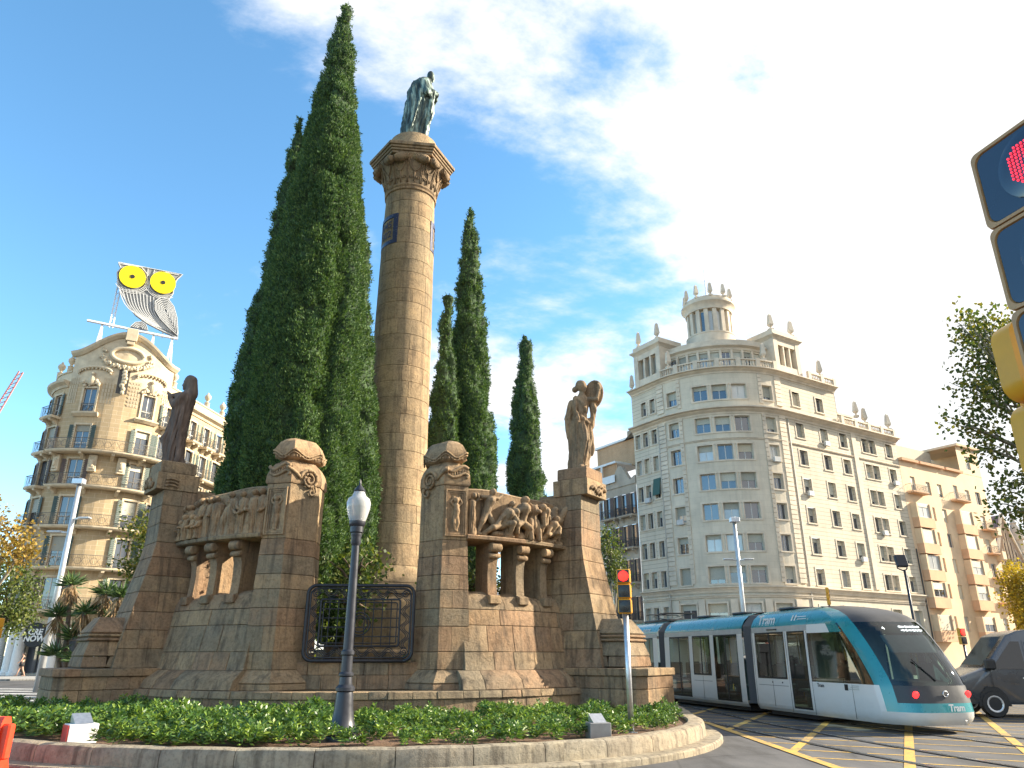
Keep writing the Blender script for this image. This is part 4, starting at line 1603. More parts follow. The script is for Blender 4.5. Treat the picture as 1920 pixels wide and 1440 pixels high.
# ------------------------------------------------------------------ foliage
def leafmat(name, lo, mid, hi, rough=0.65, trans=0.25, scale=1.4):
    m = Mat(name, rough, 0, 0.3)
    v = m.pos()
    n = m.noise(v, scale, 5, 0.65)
    r = m.new('ShaderNodeNewGeometry').outputs['Random Per Island']
    f = m.math('ADD', m.math('MULTIPLY', n, 0.55), m.math('MULTIPLY', r, 0.45))
    c = m.ramp(f, [(0.28, lo), (0.5, mid), (0.72, hi)])
    m.color(c)
    if trans:
        tr = m.new('ShaderNodeBsdfTranslucent')
        m.l.new(m.mix(1.0, c, (1.3, 1.35, 0.55, 1), 'MULTIPLY'), tr.inputs[0])
        mx = m.new('ShaderNodeMixShader')
        mx.inputs[0].default_value = trans
        out = [k for k in m.n if k.type == 'OUTPUT_MATERIAL'][0]
        m.l.new(m.p.outputs[0], mx.inputs[1])
        m.l.new(tr.outputs[0], mx.inputs[2])
        m.l.new(mx.outputs[0], out.inputs[0])
    return m.m


M['cypress'] = leafmat('cypress_foliage', (0.030, 0.070, 0.028), (0.070, 0.138, 0.047), (0.145, 0.222, 0.068), 0.7, 0.2, 1.6)
M['cypress_core'] = plain('cypress_inner_foliage', (0.042, 0.078, 0.030), 0.95, var=0.55, scale=7.0, bump=1.0)
M['plane_green'] = leafmat('plane_leaves', (0.05, 0.075, 0.018), (0.10, 0.13, 0.028), (0.24, 0.19, 0.035), 0.6, 0.35, 0.6)
M['plane_autumn'] = leafmat('autumn_plane_leaves', (0.16, 0.10, 0.025), (0.30, 0.19, 0.04), (0.42, 0.30, 0.06), 0.6, 0.35, 0.5)
M['yellow_leaves'] = leafmat('yellow_leaves', (0.16, 0.13, 0.025), (0.36, 0.26, 0.03), (0.50, 0.36, 0.05), 0.6, 0.35, 0.25)
M['shrub'] = leafmat('shrub_leaves', (0.036, 0.082, 0.026), (0.08, 0.16, 0.038), (0.24, 0.33, 0.055), 0.36, 0.22, 1.0)
M['laurel'] = leafmat('laurel_leaves', (0.04, 0.062, 0.018), (0.08, 0.115, 0.03), (0.19, 0.21, 0.05), 0.5, 0.3, 2.0)
M['yucca'] = leafmat('yucca_leaves', (0.03, 0.06, 0.02), (0.06, 0.11, 0.035), (0.13, 0.19, 0.06), 0.5, 0.15, 1.5)
M['dead_leaf'] = leafmat('dead_yucca_leaves', (0.16, 0.10, 0.05), (0.30, 0.20, 0.11), (0.42, 0.31, 0.18), 0.9, 0.1)
M['bark'] = plain('bark', (0.14, 0.10, 0.07), 0.95, var=0.35, scale=8, bump=0.6)
M['plane_bark'] = plain('plane_bark', (0.30, 0.26, 0.19), 0.9, var=0.35, scale=3, bump=0.2)

RNG = np.random.default_rng(11)


def blades(P, D, L, W, twist=None):
    """flat pointed blades: base points P, directions D, lengths L, widths W -> quads (diamonds)"""
    n = len(P)
    D = D / np.linalg.norm(D, axis=1, keepdims=True)
    ref = RNG.normal(size=(n, 3))
    S = np.cross(D, ref)
    S /= np.linalg.norm(S, axis=1, keepdims=True) + 1e-9
    L = np.broadcast_to(np.asarray(L, float), (n,))[:, None]
    W = np.broadcast_to(np.asarray(W, float), (n,))[:, None]
    mid = P + D * L * 0.5
    V = np.stack([P, mid + S * W, P + D * L, mid - S * W], 1).reshape(-1, 3)
    F = np.arange(n * 4).reshape(-1, 4)
    return V, F


def cypress(label, base, H, prof, n, seed, lean=(0, 0)):
    """columnar crown: cauliflower lumps of short sprays over an inner body that follows the same lumps"""
    global RNG
    RNG = np.random.default_rng(seed)
    root = thing('cypress_tree', label, 'tree', base, 0.0, 'cypress trees of the monument')
    pz = np.array([p[0] for p in prof]) * H
    pr = np.array([p[1] for p in prof])
    tz = np.linspace(pz[0], pz[-1], 400)
    tr = np.interp(tz, pz, pr)
    area = float(np.sum(tr) / 400 * (pz[-1] - pz[0]) * 2 * pi)
    cdf = np.cumsum(tr + 0.05)
    cdf /= cdf[-1]
    lobes = []
    for cnt, r0, r1, am, st in ((area * 1.0, 0.5, 1.0, 0.34, 0.5), (area * 6.0, 0.20, 0.42, 0.17, 0.7)):
        cnt = int(cnt)
        lz = np.interp(RNG.random(cnt), cdf, tz)
        k = np.clip(np.interp(lz, pz, pr) / 1.1, 0.4, 1.0)
        lobes.append((lz, RNG.random(cnt) * 2 * pi, RNG.uniform(r0, r1, cnt) * k, am * k, st))

    def radius(th, z):
        o = np.argsort(z, kind='stable')
        ths, zs = th[o], z[o]
        R = np.interp(zs, pz, pr)
        tot = np.zeros(len(z))
        fine_amp = None
        for lz, lt, lr, am, st in lobes:
            amp = np.zeros(len(z))
            for k in range(len(lz)):
                i0, i1 = np.searchsorted(zs, (lz[k] - lr[k] / st, lz[k] + lr[k] / st))
                if i1 <= i0:
                    continue
                dth = (ths[i0:i1] - lt[k] + pi) % (2 * pi) - pi
                dz = zs[i0:i1] - lz[k] - 0.25 * lr[k]
                d2 = ((dth * R[i0:i1]) ** 2 + (dz * st) ** 2) / lr[k] ** 2
                v = np.sqrt(np.maximum(0, 1 - d2)) * am[k]
                amp[i0:i1] = np.maximum(amp[i0:i1], v)
            tot += amp
            fine_amp = amp
        rr = R * (0.80 + 0.05 * np.sin(ths * 2 + zs * 0.5 + seed)) + tot - 0.12 * np.minimum(1, R)
        inv = np.empty_like(o)
        inv[o] = np.arange(len(o))
        return np.maximum(rr, 0.02)[inv], fine_amp[inv]
    # inner body
    nt = int(np.clip(pr.max() * 90, 60, 150))
    nz = int(H * 14)
    gz, gt = np.meshgrid(np.linspace(pz[0], pz[-1], nz), np.arange(nt) * 2 * pi / nt, indexing='ij')
    gz, gt = gz.ravel(), gt.ravel()
    gr, _ = radius(gt, gz)
    gr = gr * 0.97 + RNG.normal(0, 0.012, len(gr))
    V = np.stack([lean[0] * gz / H + gr * np.cos(gt), lean[1] * gz / H + gr * np.sin(gt), gz], 1)
    ii = np.arange(nz - 1)[:, None] * nt + np.arange(nt)[None, :]
    jj = np.arange(nz - 1)[:, None] * nt + (np.arange(nt)[None, :] + 1) % nt
    F = np.stack([ii, jj, jj + nt, ii + nt], 2).reshape(-1, 4)
    link('inner_crown', quads_mesh('inner_crown', V, F, 'cypress_core', True), root)
    # sprays
    z = np.interp(RNG.random(n), cdf, tz)
    th = RNG.random(n) * 2 * pi
    Rr, fa = radius(th, z)
    keep = (fa > 0.045) | (RNG.random(n) < 0.3)
    z, th, Rr = z[keep], th[keep], Rr[keep]
    n = len(z)
    Rr = Rr + RNG.uniform(-0.03, 0.03, n) + (RNG.random(n) < 0.03) * RNG.uniform(0.03, 0.12, n)
    P0 = np.stack([lean[0] * z / H + Rr * np.cos(th), lean[1] * z / H + Rr * np.sin(th), z], 1)
    out = np.stack([np.cos(th), np.sin(th), np.zeros(n)], 1)
    Vs, Fs, o = [], [], 0
    for k in range(4):
        D = out * RNG.uniform(0.2, 0.9, (n, 1)) + np.array([0, 0, 1.0]) * RNG.uniform(0.3, 1.1, (n, 1)) + RNG.normal(0, 0.4, (n, 3))
        V, F = blades(P0 + RNG.normal(0, 0.025, (n, 3)), D, RNG.uniform(0.06, 0.13, n), RNG.uniform(0.012, 0.022, n))
        Vs.append(V)
        Fs.append(F + o)
        o += len(V)
    link('crown', quads_mesh('crown', np.concatenate(Vs), np.concatenate(Fs), 'cypress'), root)
    mb = MB()
    mb.tube([(0, 0, -0.2), (0, 0, pz[0] + 1.2)], [0.22, 0.17], 10)
    mb.build('trunk', 'bark', root, smooth=True)
    return root


PB = [(0.07, 0.3), (0.10, 1.1), (0.16, 1.5), (0.27, 1.72), (0.36, 1.66), (0.5, 1.42), (0.62, 1.13), (0.75, 0.85), (0.86, 0.57), (0.94, 0.34), (0.985, 0.16), (1.0, 0.03)]
ZT = 0.84
cypress('tallest cypress, rising above the column statue', (-6.62, 22.2, ZT), 25.1, PB, 62000, 1)
cypress('tall dark cypress behind the left flank of the tallest cypress', (-8.5, 23.9, ZT), 21.0, [(0.06, 0.3), (0.1, 0.8), (0.2, 1.12), (0.35, 1.08), (0.5, 0.88), (0.65, 0.7), (0.8, 0.48), (0.92, 0.25), (1.0, 0.03)], 24000, 2)
cypress('cypress squeezed between the tallest cypress and the column', (-5.5, 23.6, ZT), 15.8, [(a, r * 0.6) for a, r in PB], 20000, 3)
PS = [(0.06, 0.3), (0.1, 0.75), (0.25, 0.98), (0.5, 0.9), (0.7, 0.66), (0.85, 0.4), (0.95, 0.2), (1.0, 0.03)]
cypress('tall cypress just right of the column', (-1.62, 28.0, ZT), 19.6, PS, 22000, 4, (-0.25, 0))
cypress('shorter cypress half hidden beside the column shaft', (-2.62, 27.0, ZT), 14.6, [(a, r * 0.8) for a, r in PS], 14000, 5)
cypress('slim cypress standing alone behind the sunlit frieze', (0.62, 31.8, ZT), 15.0, [(0.06, 0.3), (0.1, 0.7), (0.3, 0.86), (0.6, 0.72), (0.8, 0.5), (0.95, 0.25), (1.0, 0.04)], 14000, 6)


def leaf_cloud(blobs, size, seed, droop=0.2):
    """scatter leaf-shaped quads through several overlapping clumps with gaps"""
    global RNG
    RNG = np.random.default_rng(seed)
    Vs, Fs, o = [], [], 0
    for (cx, cy, cz), (rx, ry, rz), n in blobs:
        d = RNG.normal(size=(n, 3))
        d /= np.linalg.norm(d, axis=1, keepdims=True)
        rad = RNG.random(n) ** 0.42
        P = d * rad[:, None] * np.array([rx, ry, rz]) + np.array([cx, cy, cz])
        # pull leaves to twigs
        tw = P[RNG.integers(0, n, max(3, n // 9))]
        idx = RNG.integers(0, len(tw), n)
        P = tw[idx] + RNG.normal(0, size * 1.5, (n, 3))
        D = RNG.normal(size=(n, 3)) + np.array([0, 0, -droop])
        V, F = blades(P, D, RNG.uniform(0.7, 1.25, n) * size, RNG.uniform(0.28, 0.5, n) * size)
        Vs.append(V)
        Fs.append(F + o)
        o += len(V)
    return np.concatenate(Vs), np.concatenate(Fs)


def broad_tree(name, label, base, blobs, size, mat, seed, trunk_h, trunk_r=0.22, group=None, bark='plane_bark'):
    root = thing(name, label, 'tree', base, 0.0, group)
    V, F = leaf_cloud(blobs, size, seed)
    link('crown', quads_mesh('crown', V, F, mat), root)
    mb = MB()
    top = Vector((0, 0, trunk_h))
    mb.tube([(0, 0, -0.2), (0.05, 0, trunk_h * 0.5), top], [trunk_r * 1.25, trunk_r, trunk_r * 0.85], 10)
    rnd = random.Random(seed)
    for c, r, n in blobs:
        c = Vector(c)
        m1 = top.lerp(c, 0.5) + Vector((rnd.uniform(-0.4, 0.4), rnd.uniform(-0.4, 0.4), 0.3))
        mb.tube(curve_pts([top, m1, c], 5), [trunk_r * 0.55 * (1 - 0.75 * i / 10) for i in range(11)], 7)
        for k in range(6):
            e = c + Vector((rnd.uniform(-1, 1) * r[0], rnd.uniform(-1, 1) * r[1], rnd.uniform(-0.6, 0.9) * r[2])) * 0.85
            st = m1.lerp(c, rnd.uniform(0.3, 1.0))
            mb.tube([st, st.lerp(e, 0.5) + Vector((0, 0, 0.12)), e], [0.05, 0.03, 0.012], 5)
    mb.build('trunk', bark, root, smooth=True)
    return root


# plane tree whose branches reach in from the right
rnd = random.Random(5)
bl = []
for c, r in (((-5.6, -1.5, 15.0), 0.9), ((-4.8, -1.0, 13.8), 1.3), ((-3.5, 0.5, 15.6), 1.4), ((-5.9, -1.2, 12.4), 1.0), ((-4.6, -1.2, 11.9), 1.5), ((-6.3, -0.5, 11.0), 0.8), ((-5.6, -0.6, 9.9), 0.9), ((-2.6, 0, 13.6), 1.7), ((-3.4, -1, 10.2), 1.5), ((-4.4, -0.5, 8.4), 1.0), ((-5.0, -0.4, 7.2), 0.8), ((-3.0, 0, 7.6), 1.2), ((-3.6, 0, 6.4), 0.9), ((-2.2, 0, 6.0), 0.9), ((-1.0, 0.5, 12), 1.9), ((-0.6, 0, 15.5), 1.9), ((-1.2, -0.5, 9.2), 1.6), ((1.5, 0, 13), 2.3), ((2.5, 1, 10), 2.2), ((1.6, -2.2, 15.4), 2.0), ((0.8, 2.4, 11), 2.2), ((0.4, -4.4, 11.6), 1.2)):  # last clump is added out of view so its shadow dapples the monument
    bl.append((c, (r, r, r * 0.8), int(330 * r * r)))
broad_tree('plane_tree', 'green plane tree reaching into the picture beside the big signal head', (25.6, 30.5, 0), bl, 0.2, 'plane_green', 21, 6.5, 0.28)
# autumn trees and others far off
broad_tree('plane_tree', 'brown autumn plane tree beside the curved balconies of the owl house', (-31.6, 46.0, 0), [((0, 0, 8.6), (1.7, 1.7, 1.3), 900), ((1.2, -0.3, 7.6), (1.2, 1.2, 0.9), 500), ((-1.2, 0, 9.7), (1.2, 1.2, 1.0), 450)], 0.22, 'plane_autumn', 22, 5.0)
broad_tree('evergreen_tree', 'dark evergreen tree below the brown autumn plane', (-33.6, 50.0, 0), [((0, 0, 5.8), (2.4, 2.4, 1.9), 2600), ((1.0, 0, 3.9), (1.7, 1.6, 1.2), 1300)], 0.2, 'laurel', 23, 3.0, 0.25, bark='bark')
broad_tree('plane_tree', 'yellowing plane tree behind the dark veiled statue pier', (-21.6, 45.5, 0), [((-0.6, 0, 8.6), (1.7, 1.7, 1.5), 1100), ((0.6, 0, 7.4), (1.7, 1.7, 1.4), 1000), ((-0.9, -0.3, 6.6), (1.1, 1.1, 1.0), 500)], 0.22, 'plane_green', 24, 4.6)
for i, (x, y, s) in enumerate(((59.6, 88, 0.9), (71.2, 106, 1.1))):
    broad_tree('plane_tree', ('golden autumn tree next to the peach coloured flats', 'golden autumn tree farther along, below the brick church gable')[i], (x, y, 0), [((0, 0, 8.2 * s), (3.0 * s, 3, 2.8 * s), 2600), ((0.5, -1, 5.0 * s), (3.0 * s, 3, 2.2 * s), 2300), ((-0.6, 0, 11 * s), (2.0 * s, 2, 1.8 * s), 1200)], 0.33, 'yellow_leaves', 30 + i, 4.0, 0.3)
broad_tree('street_tree', 'small green street tree in front of the dark balcony house', (9.0, 68.0, 0), [((0, 0, 10.3), (1.1, 1.1, 1.5), 700), ((0.3, 0, 8.4), (1.2, 1.2, 1.3), 700), ((-0.2, 0, 12.0), (0.7, 0.7, 0.9), 300)], 0.25, 'laurel', 41, 4.5)
# clipped bushes inside the enclosure, seen through the grille and between the brackets
for i, (a, r, s, lab) in enumerate(((-6, 4.3, 1.15, 'leafy citrus bush behind the iron grille, beside the lamp post'), (-33, 4.6, 1.0, 'dark bush behind the shaded frieze brackets'), (31, 4.7, 1.05, 'dark bush behind the sunlit frieze, nearest the gate pillar'), (44, 4.9, 1.05, 'dark bush behind the sunlit frieze, below the veil statue'), (-45, 4.8, 1.0, 'dark bush behind the shaded frieze, below the veiled reader'))):
    p = MC + Matrix.Rotation(MROT, 4, 'Z') @ Vector(PO(a, r, 0))
    hz = (2.6 if i == 0 else 2.3) * s
    broad_tree('bush', lab, (p.x, p.y, ZT), [((0, 0, hz), (0.95 * s, 0.9, 0.75), 500), ((-0.2, 0, hz - 0.8), (0.9 * s, 0.9, 0.7), 400)] if i == 0 else [((0, 0, hz), (0.95 * s, 0.9, 0.75), 900), ((0.2, 0, hz - 0.9), (1.1 * s, 0.9, 0.8), 1000), ((-0.3, 0, hz - 1.7), (1.0 * s, 0.9, 0.7), 800)], 0.13, 'laurel', 50 + i, 0.8, 0.07, 'bushes inside the monument', 'bark')

# ---- low shrubs of the bed: four shapes shared by all plants
shr_meshes = []
for v in range(4):
    RNG = np.random.default_rng(70 + v)
    nro = 30
    d = RNG.normal(size=(nro, 3))
    d[:, 2] = np.abs(d[:, 2]) * 0.9 + 0.12
    d /= np.linalg.norm(d, axis=1, keepdims=True)
    C = d * RNG.uniform(0.55, 1.0, (nro, 1)) * np.array([0.30, 0.30, 0.36]) + np.array([0, 0, 0.06])
    Ps, Ds, Ls, Ws = [], [], [], []
    for k in range(nro):
        ax = d[k] * 0.5 + np.array([0, 0, 0.8])
        ax /= np.linalg.norm(ax)
        a = np.cross(ax, [1, 0, 0])
        a /= np.linalg.norm(a)
        b = np.cross(ax, a)
        nl = 10
        for j in range(nl):
            t = j * 2.4
            up = 0.25 + 0.9 * j / nl
            Ps.append(C[k] + ax * 0.01 * j)
            Ds.append(a * cos(t) + b * sin(t) + ax * up)
            Ls.append(RNG.uniform(0.10, 0.15) * (1.1 - 0.45 * j / nl))
            Ws.append(0.02)
    V, F = blades(np.array(Ps), np.array(Ds), np.array(Ls), np.array(Ws))
    shr_meshes.append(quads_mesh('shrub_leaves', V, F, 'shrub'))
rnd = random.Random(3)
spots = []
tries = 0
while len(spots) < 290 and tries < 60000:
    tries += 1
    s = rnd.uniform(0, ISL_L)
    p, n_ = isl_at(s)
    q = p - n_ * rnd.uniform(0.62, 6.2)
    if q.y > 20.5:
        continue
    rel_ = Matrix.Rotation(-MROT, 2) @ Vector((q.x - MC.x, q.y - MC.y))
    r_ = rel_.length
    a_ = math.degrees(atan2(rel_.x, -rel_.y))
    if r_ < 8.05 or (abs(abs(a_) - AB) * pi / 180 * r_ < 1.4 and r_ < 10.0):
        continue
    sparse = 0.52 if q.x < -3.6 else 0.74
    if (q - Vector((-2.85, 13.55))).length < 0.75 or (q - Vector((1.5, 13.7))).length < 0.55 or (q - Vector((-7.0, 13.2))).length < 0.6 or any((q - w).length < sparse * 0.62 for w in spots):
        continue
    if not -12.6 < q.x < 4.6:
        continue
    if min((Vector((q.x, q.y)) - p2).length for p2, _ in ring) < 0.55:
        continue
    spots.append(q)
for i, q in enumerate(spots):
    o = link('bed_shrub', shr_meshes[i % 4], None, (q.x, q.y, 0.29), rnd.uniform(0, 6.28), 'small glossy green shrub with leaf rosettes in the island bed', 'shrub', 'low shrubs planted in the island bed')
    k = rnd.uniform(0.7, 1.05) * (1.1 if q.x < -3.5 else 0.95)
    o.scale = (k, k, k * rnd.uniform(0.65, 1.0))

# ---- yucca clump behind the side plinth
yu = thing('yucca_clump', 'tall yucca clump with brown dead leaves beyond the stone plinth', 'plant', (-18.6, 33.5, 0))
RNG = np.random.default_rng(9)
heads = [(-0.9, 0, 4.6), (0.6, 0.2, 4.2), (1.5, -0.2, 4.1), (0.1, -0.3, 3.4), (-1.2, 0, 3.3), (1.1, 0, 3.0), (-0.3, -0.2, 2.4), (0.9, -0.3, 2.2), (-0.8, -0.4, 1.7), (0.3, -0.5, 1.4), (1.5, -0.2, 1.6)]
for h in heads:
    n = 120
    D = RNG.normal(size=(n, 3))
    D[:, 2] = np.abs(D[:, 2]) * 0.8 - 0.15
    V, F = blades(np.array(h) + RNG.normal(0, 0.06, (n, 3)), D, RNG.uniform(0.5, 0.85, n), 0.035)
    link('leaf_head', quads_mesh('leaf_head', V, F, 'yucca'), yu)
for h in heads[:5]:
    n = 90
    D = RNG.normal(0, 0.35, size=(n, 3))
    D[:, 2] = -1
    V, F = blades(np.array(h) + RNG.normal(0, 0.1, (n, 3)) - np.array([0, 0, 0.15]), D, RNG.uniform(0.5, 1.0, n), 0.035)
    link('dead_skirt', quads_mesh('dead_skirt', V, F, 'dead_leaf'), yu)
    mb = MB()
    mb.tube(curve_pts([(h[0] * 0.3, 0, 0), (h[0] * 0.7, h[1], h[2] * 0.5), h], 4), [0.12 - 0.005 * i for i in range(9)], 8)
    mb.build('stem', 'bark', yu, smooth=True)
# ------------------------------------------------------------------ facade kit
class Path:
    """plan line of a facade: straight runs and arcs; s = 0 at a given point, s grows to the viewer's right"""
    def __init__(self, O, rad, az_l, az_r, az0, left_len, right_len):
        self.O, self.rad, self.az0 = Vector(O), rad, az0
        self.sl = radians(az_l - az0) * rad
        self.sr = radians(az_r - az0) * rad
        self.az_l, self.az_r = az_l, az_r
        self.lo, self.hi = self.sl - left_len, self.sr + right_len

    def az(self, s):
        if s < self.sl:
            return self.az_l
        if s > self.sr:
            return self.az_r
        return self.az0 + math.degrees(s / self.rad)

    def pt(self, s, out=0.0):
        a = radians(self.az(s))
        n = Vector((sin(a), -cos(a)))
        t = Vector((cos(a), sin(a)))
        p = self.O + n * (self.rad + out)
        if s < self.sl:
            p = p + t * (s - self.sl)
        elif s > self.sr:
            p = p + t * (s - self.sr)
        return p

    def curved(self, a, b):
        return b > self.sl and a < self.sr


def add_uv(me, uv):
    lay = me.uv_layers.new(name='UVMap')
    idx = np.empty(len(me.loops), np.int32)
    me.loops.foreach_get('vertex_index', idx)
    lay.data.foreach_set('uv', np.asarray(uv, np.float32)[idx].ravel())


def facade(name, root, path, s0, s1, z0, z1, holes, mat, out=0.0, depth=0.28, ds=0.9):
    """wall sheet with real openings and reveals; holes = (s centre, z bottom, width, height)"""
    ss = {round(s0, 3), round(s1, 3)}
    zs = {round(z0, 3), round(z1, 3)}
    H = []
    for c, zb, w, h in holes:
        a, b = c - w / 2, c + w / 2
        if a < s0 or b > s1 or zb < z0 - 1e-6 or zb + h > z1 + 1e-6:
            continue
        H.append((a, b, zb, zb + h))
        ss |= {round(a, 3), round(b, 3)}
        zs |= {round(zb, 3), round(zb + h, 3)}
    for b in (path.sl, path.sr):
        if s0 < b < s1:
            ss.add(round(b, 3))
    ss = sorted(ss)
    full = [ss[0]]
    for b in ss[1:]:
        a = full[-1]
        k = max(1, int(math.ceil((b - a) / ds))) if path.curved(a + 1e-4, b - 1e-4) else 1
        for i in range(1, k + 1):
            full.append(lerp(a, b, i / k))
    zs = sorted(zs)
    V, F, UV = [], [], []
    idx = {}
    base = root.location

    def vert(s, z, o=0.0):
        key = (round(s, 4), round(z, 4), round(o, 3))
        if key not in idx:
            p = path.pt(s, out - o)
            idx[key] = len(V)
            V.append((p.x - base.x, p.y - base.y, z))
            UV.append((s, z))
        return idx[key]
    for i in range(len(full) - 1):
        a, b = full[i], full[i + 1]
        m = (a + b) / 2
        for j in range(len(zs) - 1):
            c, d = zs[j], zs[j + 1]
            mz = (c + d) / 2
            if any(h[0] < m < h[1] and h[2] < mz < h[3] for h in H):
                continue
            F.append((vert(a, c), vert(b, c), vert(b, d), vert(a, d)))
    for a, b, c, d in H:
        F.append((vert(a, c), vert(a, d), vert(a, d, depth), vert(a, c, depth)))
        F.append((vert(b, d), vert(b, c), vert(b, c, depth), vert(b, d, depth)))
        cols = [s for s in full if a - 1e-4 <= s <= b + 1e-4]
        for p, q in zip(cols, cols[1:]):
            F.append((vert(q, c), vert(p, c), vert(p, c, depth), vert(q, c, depth)))
            F.append((vert(p, d), vert(q, d), vert(q, d, depth), vert(p, d, depth)))
    me = bpy.data.meshes.new(name)
    me.from_pydata(V, [], F)
    me.materials.append(M[mat])
    add_uv(me, UV)
    me.update()
    return link(name, me, root)


def band(name, root, path, s0, s1, prof, mat, ds=0.7, ends=True):
    """moulding swept along the facade: prof = (out, z) closed section"""
    base = root.location
    brk = [s0] + [b for b in (path.sl, path.sr) if s0 < b < s1] + [s1]
    S = [s0]
    for a, b in zip(brk, brk[1:]):
        k = max(1, int(math.ceil((b - a) / ds))) if path.curved(a + 1e-4, b - 1e-4) else 1
        S += [lerp(a, b, i / k) for i in range(1, k + 1)]
    mb = MB()
    rings = []
    for s in S:
        r = []
        for o, z in prof:
            p = path.pt(s, o)
            r.append((p.x - base.x, p.y - base.y, z))
        rings.append(r)
    mb.loft(rings)
    return mb.build(name, mat, root)


def put(name, root, mesh, path, s, z, out=0.0, mat=None):
    p = path.pt(s, out)
    return link(name, mesh, root, (p.x - root.location.x, p.y - root.location.y, z), radians(path.az(s)))


WCACHE = {}


def mesh_once(key, fn):
    if key not in WCACHE:
        WCACHE[key] = fn()
    return WCACHE[key]


def window(root, path, s, zb, w, h, kind='sash', out=0.0, depth=0.26, frame='win_white', glass='pane', blind=None, surround=None, shutter=None, sill=True, blindmat='blind'):
    """local x along wall, +y into the wall, z up from the sill"""
    def fr():
        mb = MB()
        t, d0, d1 = 0.065, depth - 0.10, depth - 0.03
        mb.bb(-w / 2, w / 2, d0, d1, 0, t)
        mb.bb(-w / 2, w / 2, d0, d1, h - t, h)
        mb.bb(-w / 2, -w / 2 + t, d0, d1, t, h - t)
        mb.bb(w / 2 - t, w / 2, d0, d1, t, h - t)
        if w > 0.8:
            mb.bb(-0.04, 0.04, d0 + 0.005, d1 - 0.005, t, h - t)
        if kind == 'door':
            mb.bb(-w / 2 + t, w / 2 - t, d0 + 0.008, d1 - 0.008, h * 0.3, h * 0.3 + 0.06)
        return mb.mesh('window', frame)
    win = put('window', root, mesh_once(('f', w, h, kind, frame, depth), fr), path, s, zb, out)

    def pn():
        mb = MB()
        y = depth - 0.06
        for a, b in ((-w / 2 + 0.05, -0.02), (0.02, w / 2 - 0.05)) if w > 0.8 else ((-w / 2 + 0.05, w / 2 - 0.05),):
            mb.bb(a, b, y, y + 0.015, 0.05, h - 0.05)
        return mb.mesh('pane', glass)
    link('pane', mesh_once(('p', w, h, glass, depth), pn), win)
    if blind:
        bq = round(blind * 8) / 8
        if bq > 0.05:
            def bl():
                mb = MB()
                hb = (h - 0.04) * bq
                n = max(2, int(hb / 0.09))
                z = h - 0.02
                for i in range(n):
                    z0 = z - hb / n
                    mb.add([(-w / 2 + 0.03, depth - 0.125, z0), (w / 2 - 0.03, depth - 0.125, z0), (w / 2 - 0.03, depth - 0.112, z), (-w / 2 + 0.03, depth - 0.112, z)], [(0, 1, 2, 3)])
                    z = z0
                return mb.mesh('roller_blind', blindmat)
            link('roller_blind', mesh_once(('b', w, h, bq, blindmat, depth), bl), win)
    if surround:
        def su():
            mb = MB()
            t, p = 0.17, 0.05
            mb.bb(-w / 2 - t, w / 2 + t, -p, 0.01, h, h + t)
            mb.bb(-w / 2 - t, -w / 2, -p, 0.01, 0, h)
            mb.bb(w / 2, w / 2 + t, -p, 0.01, 0, h)
            mb.bb(-w / 2 - t - 0.04, w / 2 + t + 0.04, -p - 0.05, 0.01, -0.14, 0)
            return mb.mesh('surround', surround)
        link('surround', mesh_once(('s', w, h, surround), su), win)
    if shutter:
        def sh(sg):
            mb = MB()
            x0 = sg * (w / 2 + 0.02)
            x1 = sg * (w / 2 + w * 0.42)
            n = int(h / 0.16)
            mb.bb(min(x0, x1), max(x0, x1), -0.045, -0.03, 0.02, h - 0.02)
            for i in range(n):
                z = 0.06 + i * (h - 0.12) / n
                mb.add([(min(x0, x1) + 0.05, -0.075, z), (max(x0, x1) - 0.05, -0.075, z), (max(x0, x1) - 0.05, -0.045, z + 0.1), (min(x0, x1) + 0.05, -0.045, z + 0.1)], [(0, 1, 2, 3)])
            return mb.mesh('shutter', shutter)
        for sg in (-1, 1):
            link('shutter', mesh_once(('sh', w, h, sg, shutter), lambda: sh(sg)), win)
    return win


M['win_white'] = plain('window_frame_paint', (0.55, 0.54, 0.50), 0.5)
M['win_dark'] = plain('dark_window_frame', (0.06, 0.055, 0.05), 0.5)
M['win_green'] = plain('green_shutter', (0.055, 0.085, 0.072), 0.6, var=0.2)
M['win_brown'] = plain('brown_shutter', (0.12, 0.075, 0.055), 0.6, var=0.2)
M['pane'] = glass_dark('window_pane', (0.045, 0.055, 0.07))
M['pane_curtain'] = glass_dark('curtained_pane', (0.38, 0.38, 0.35), 0.05, 0.8)
M['blind'] = plain('pale_blind', (0.42, 0.41, 0.34), 0.7, var=0.06, randv=0.25)
M['blind_cream'] = plain('cream_blind', (0.60, 0.52, 0.38), 0.7, var=0.06, randv=0.15)


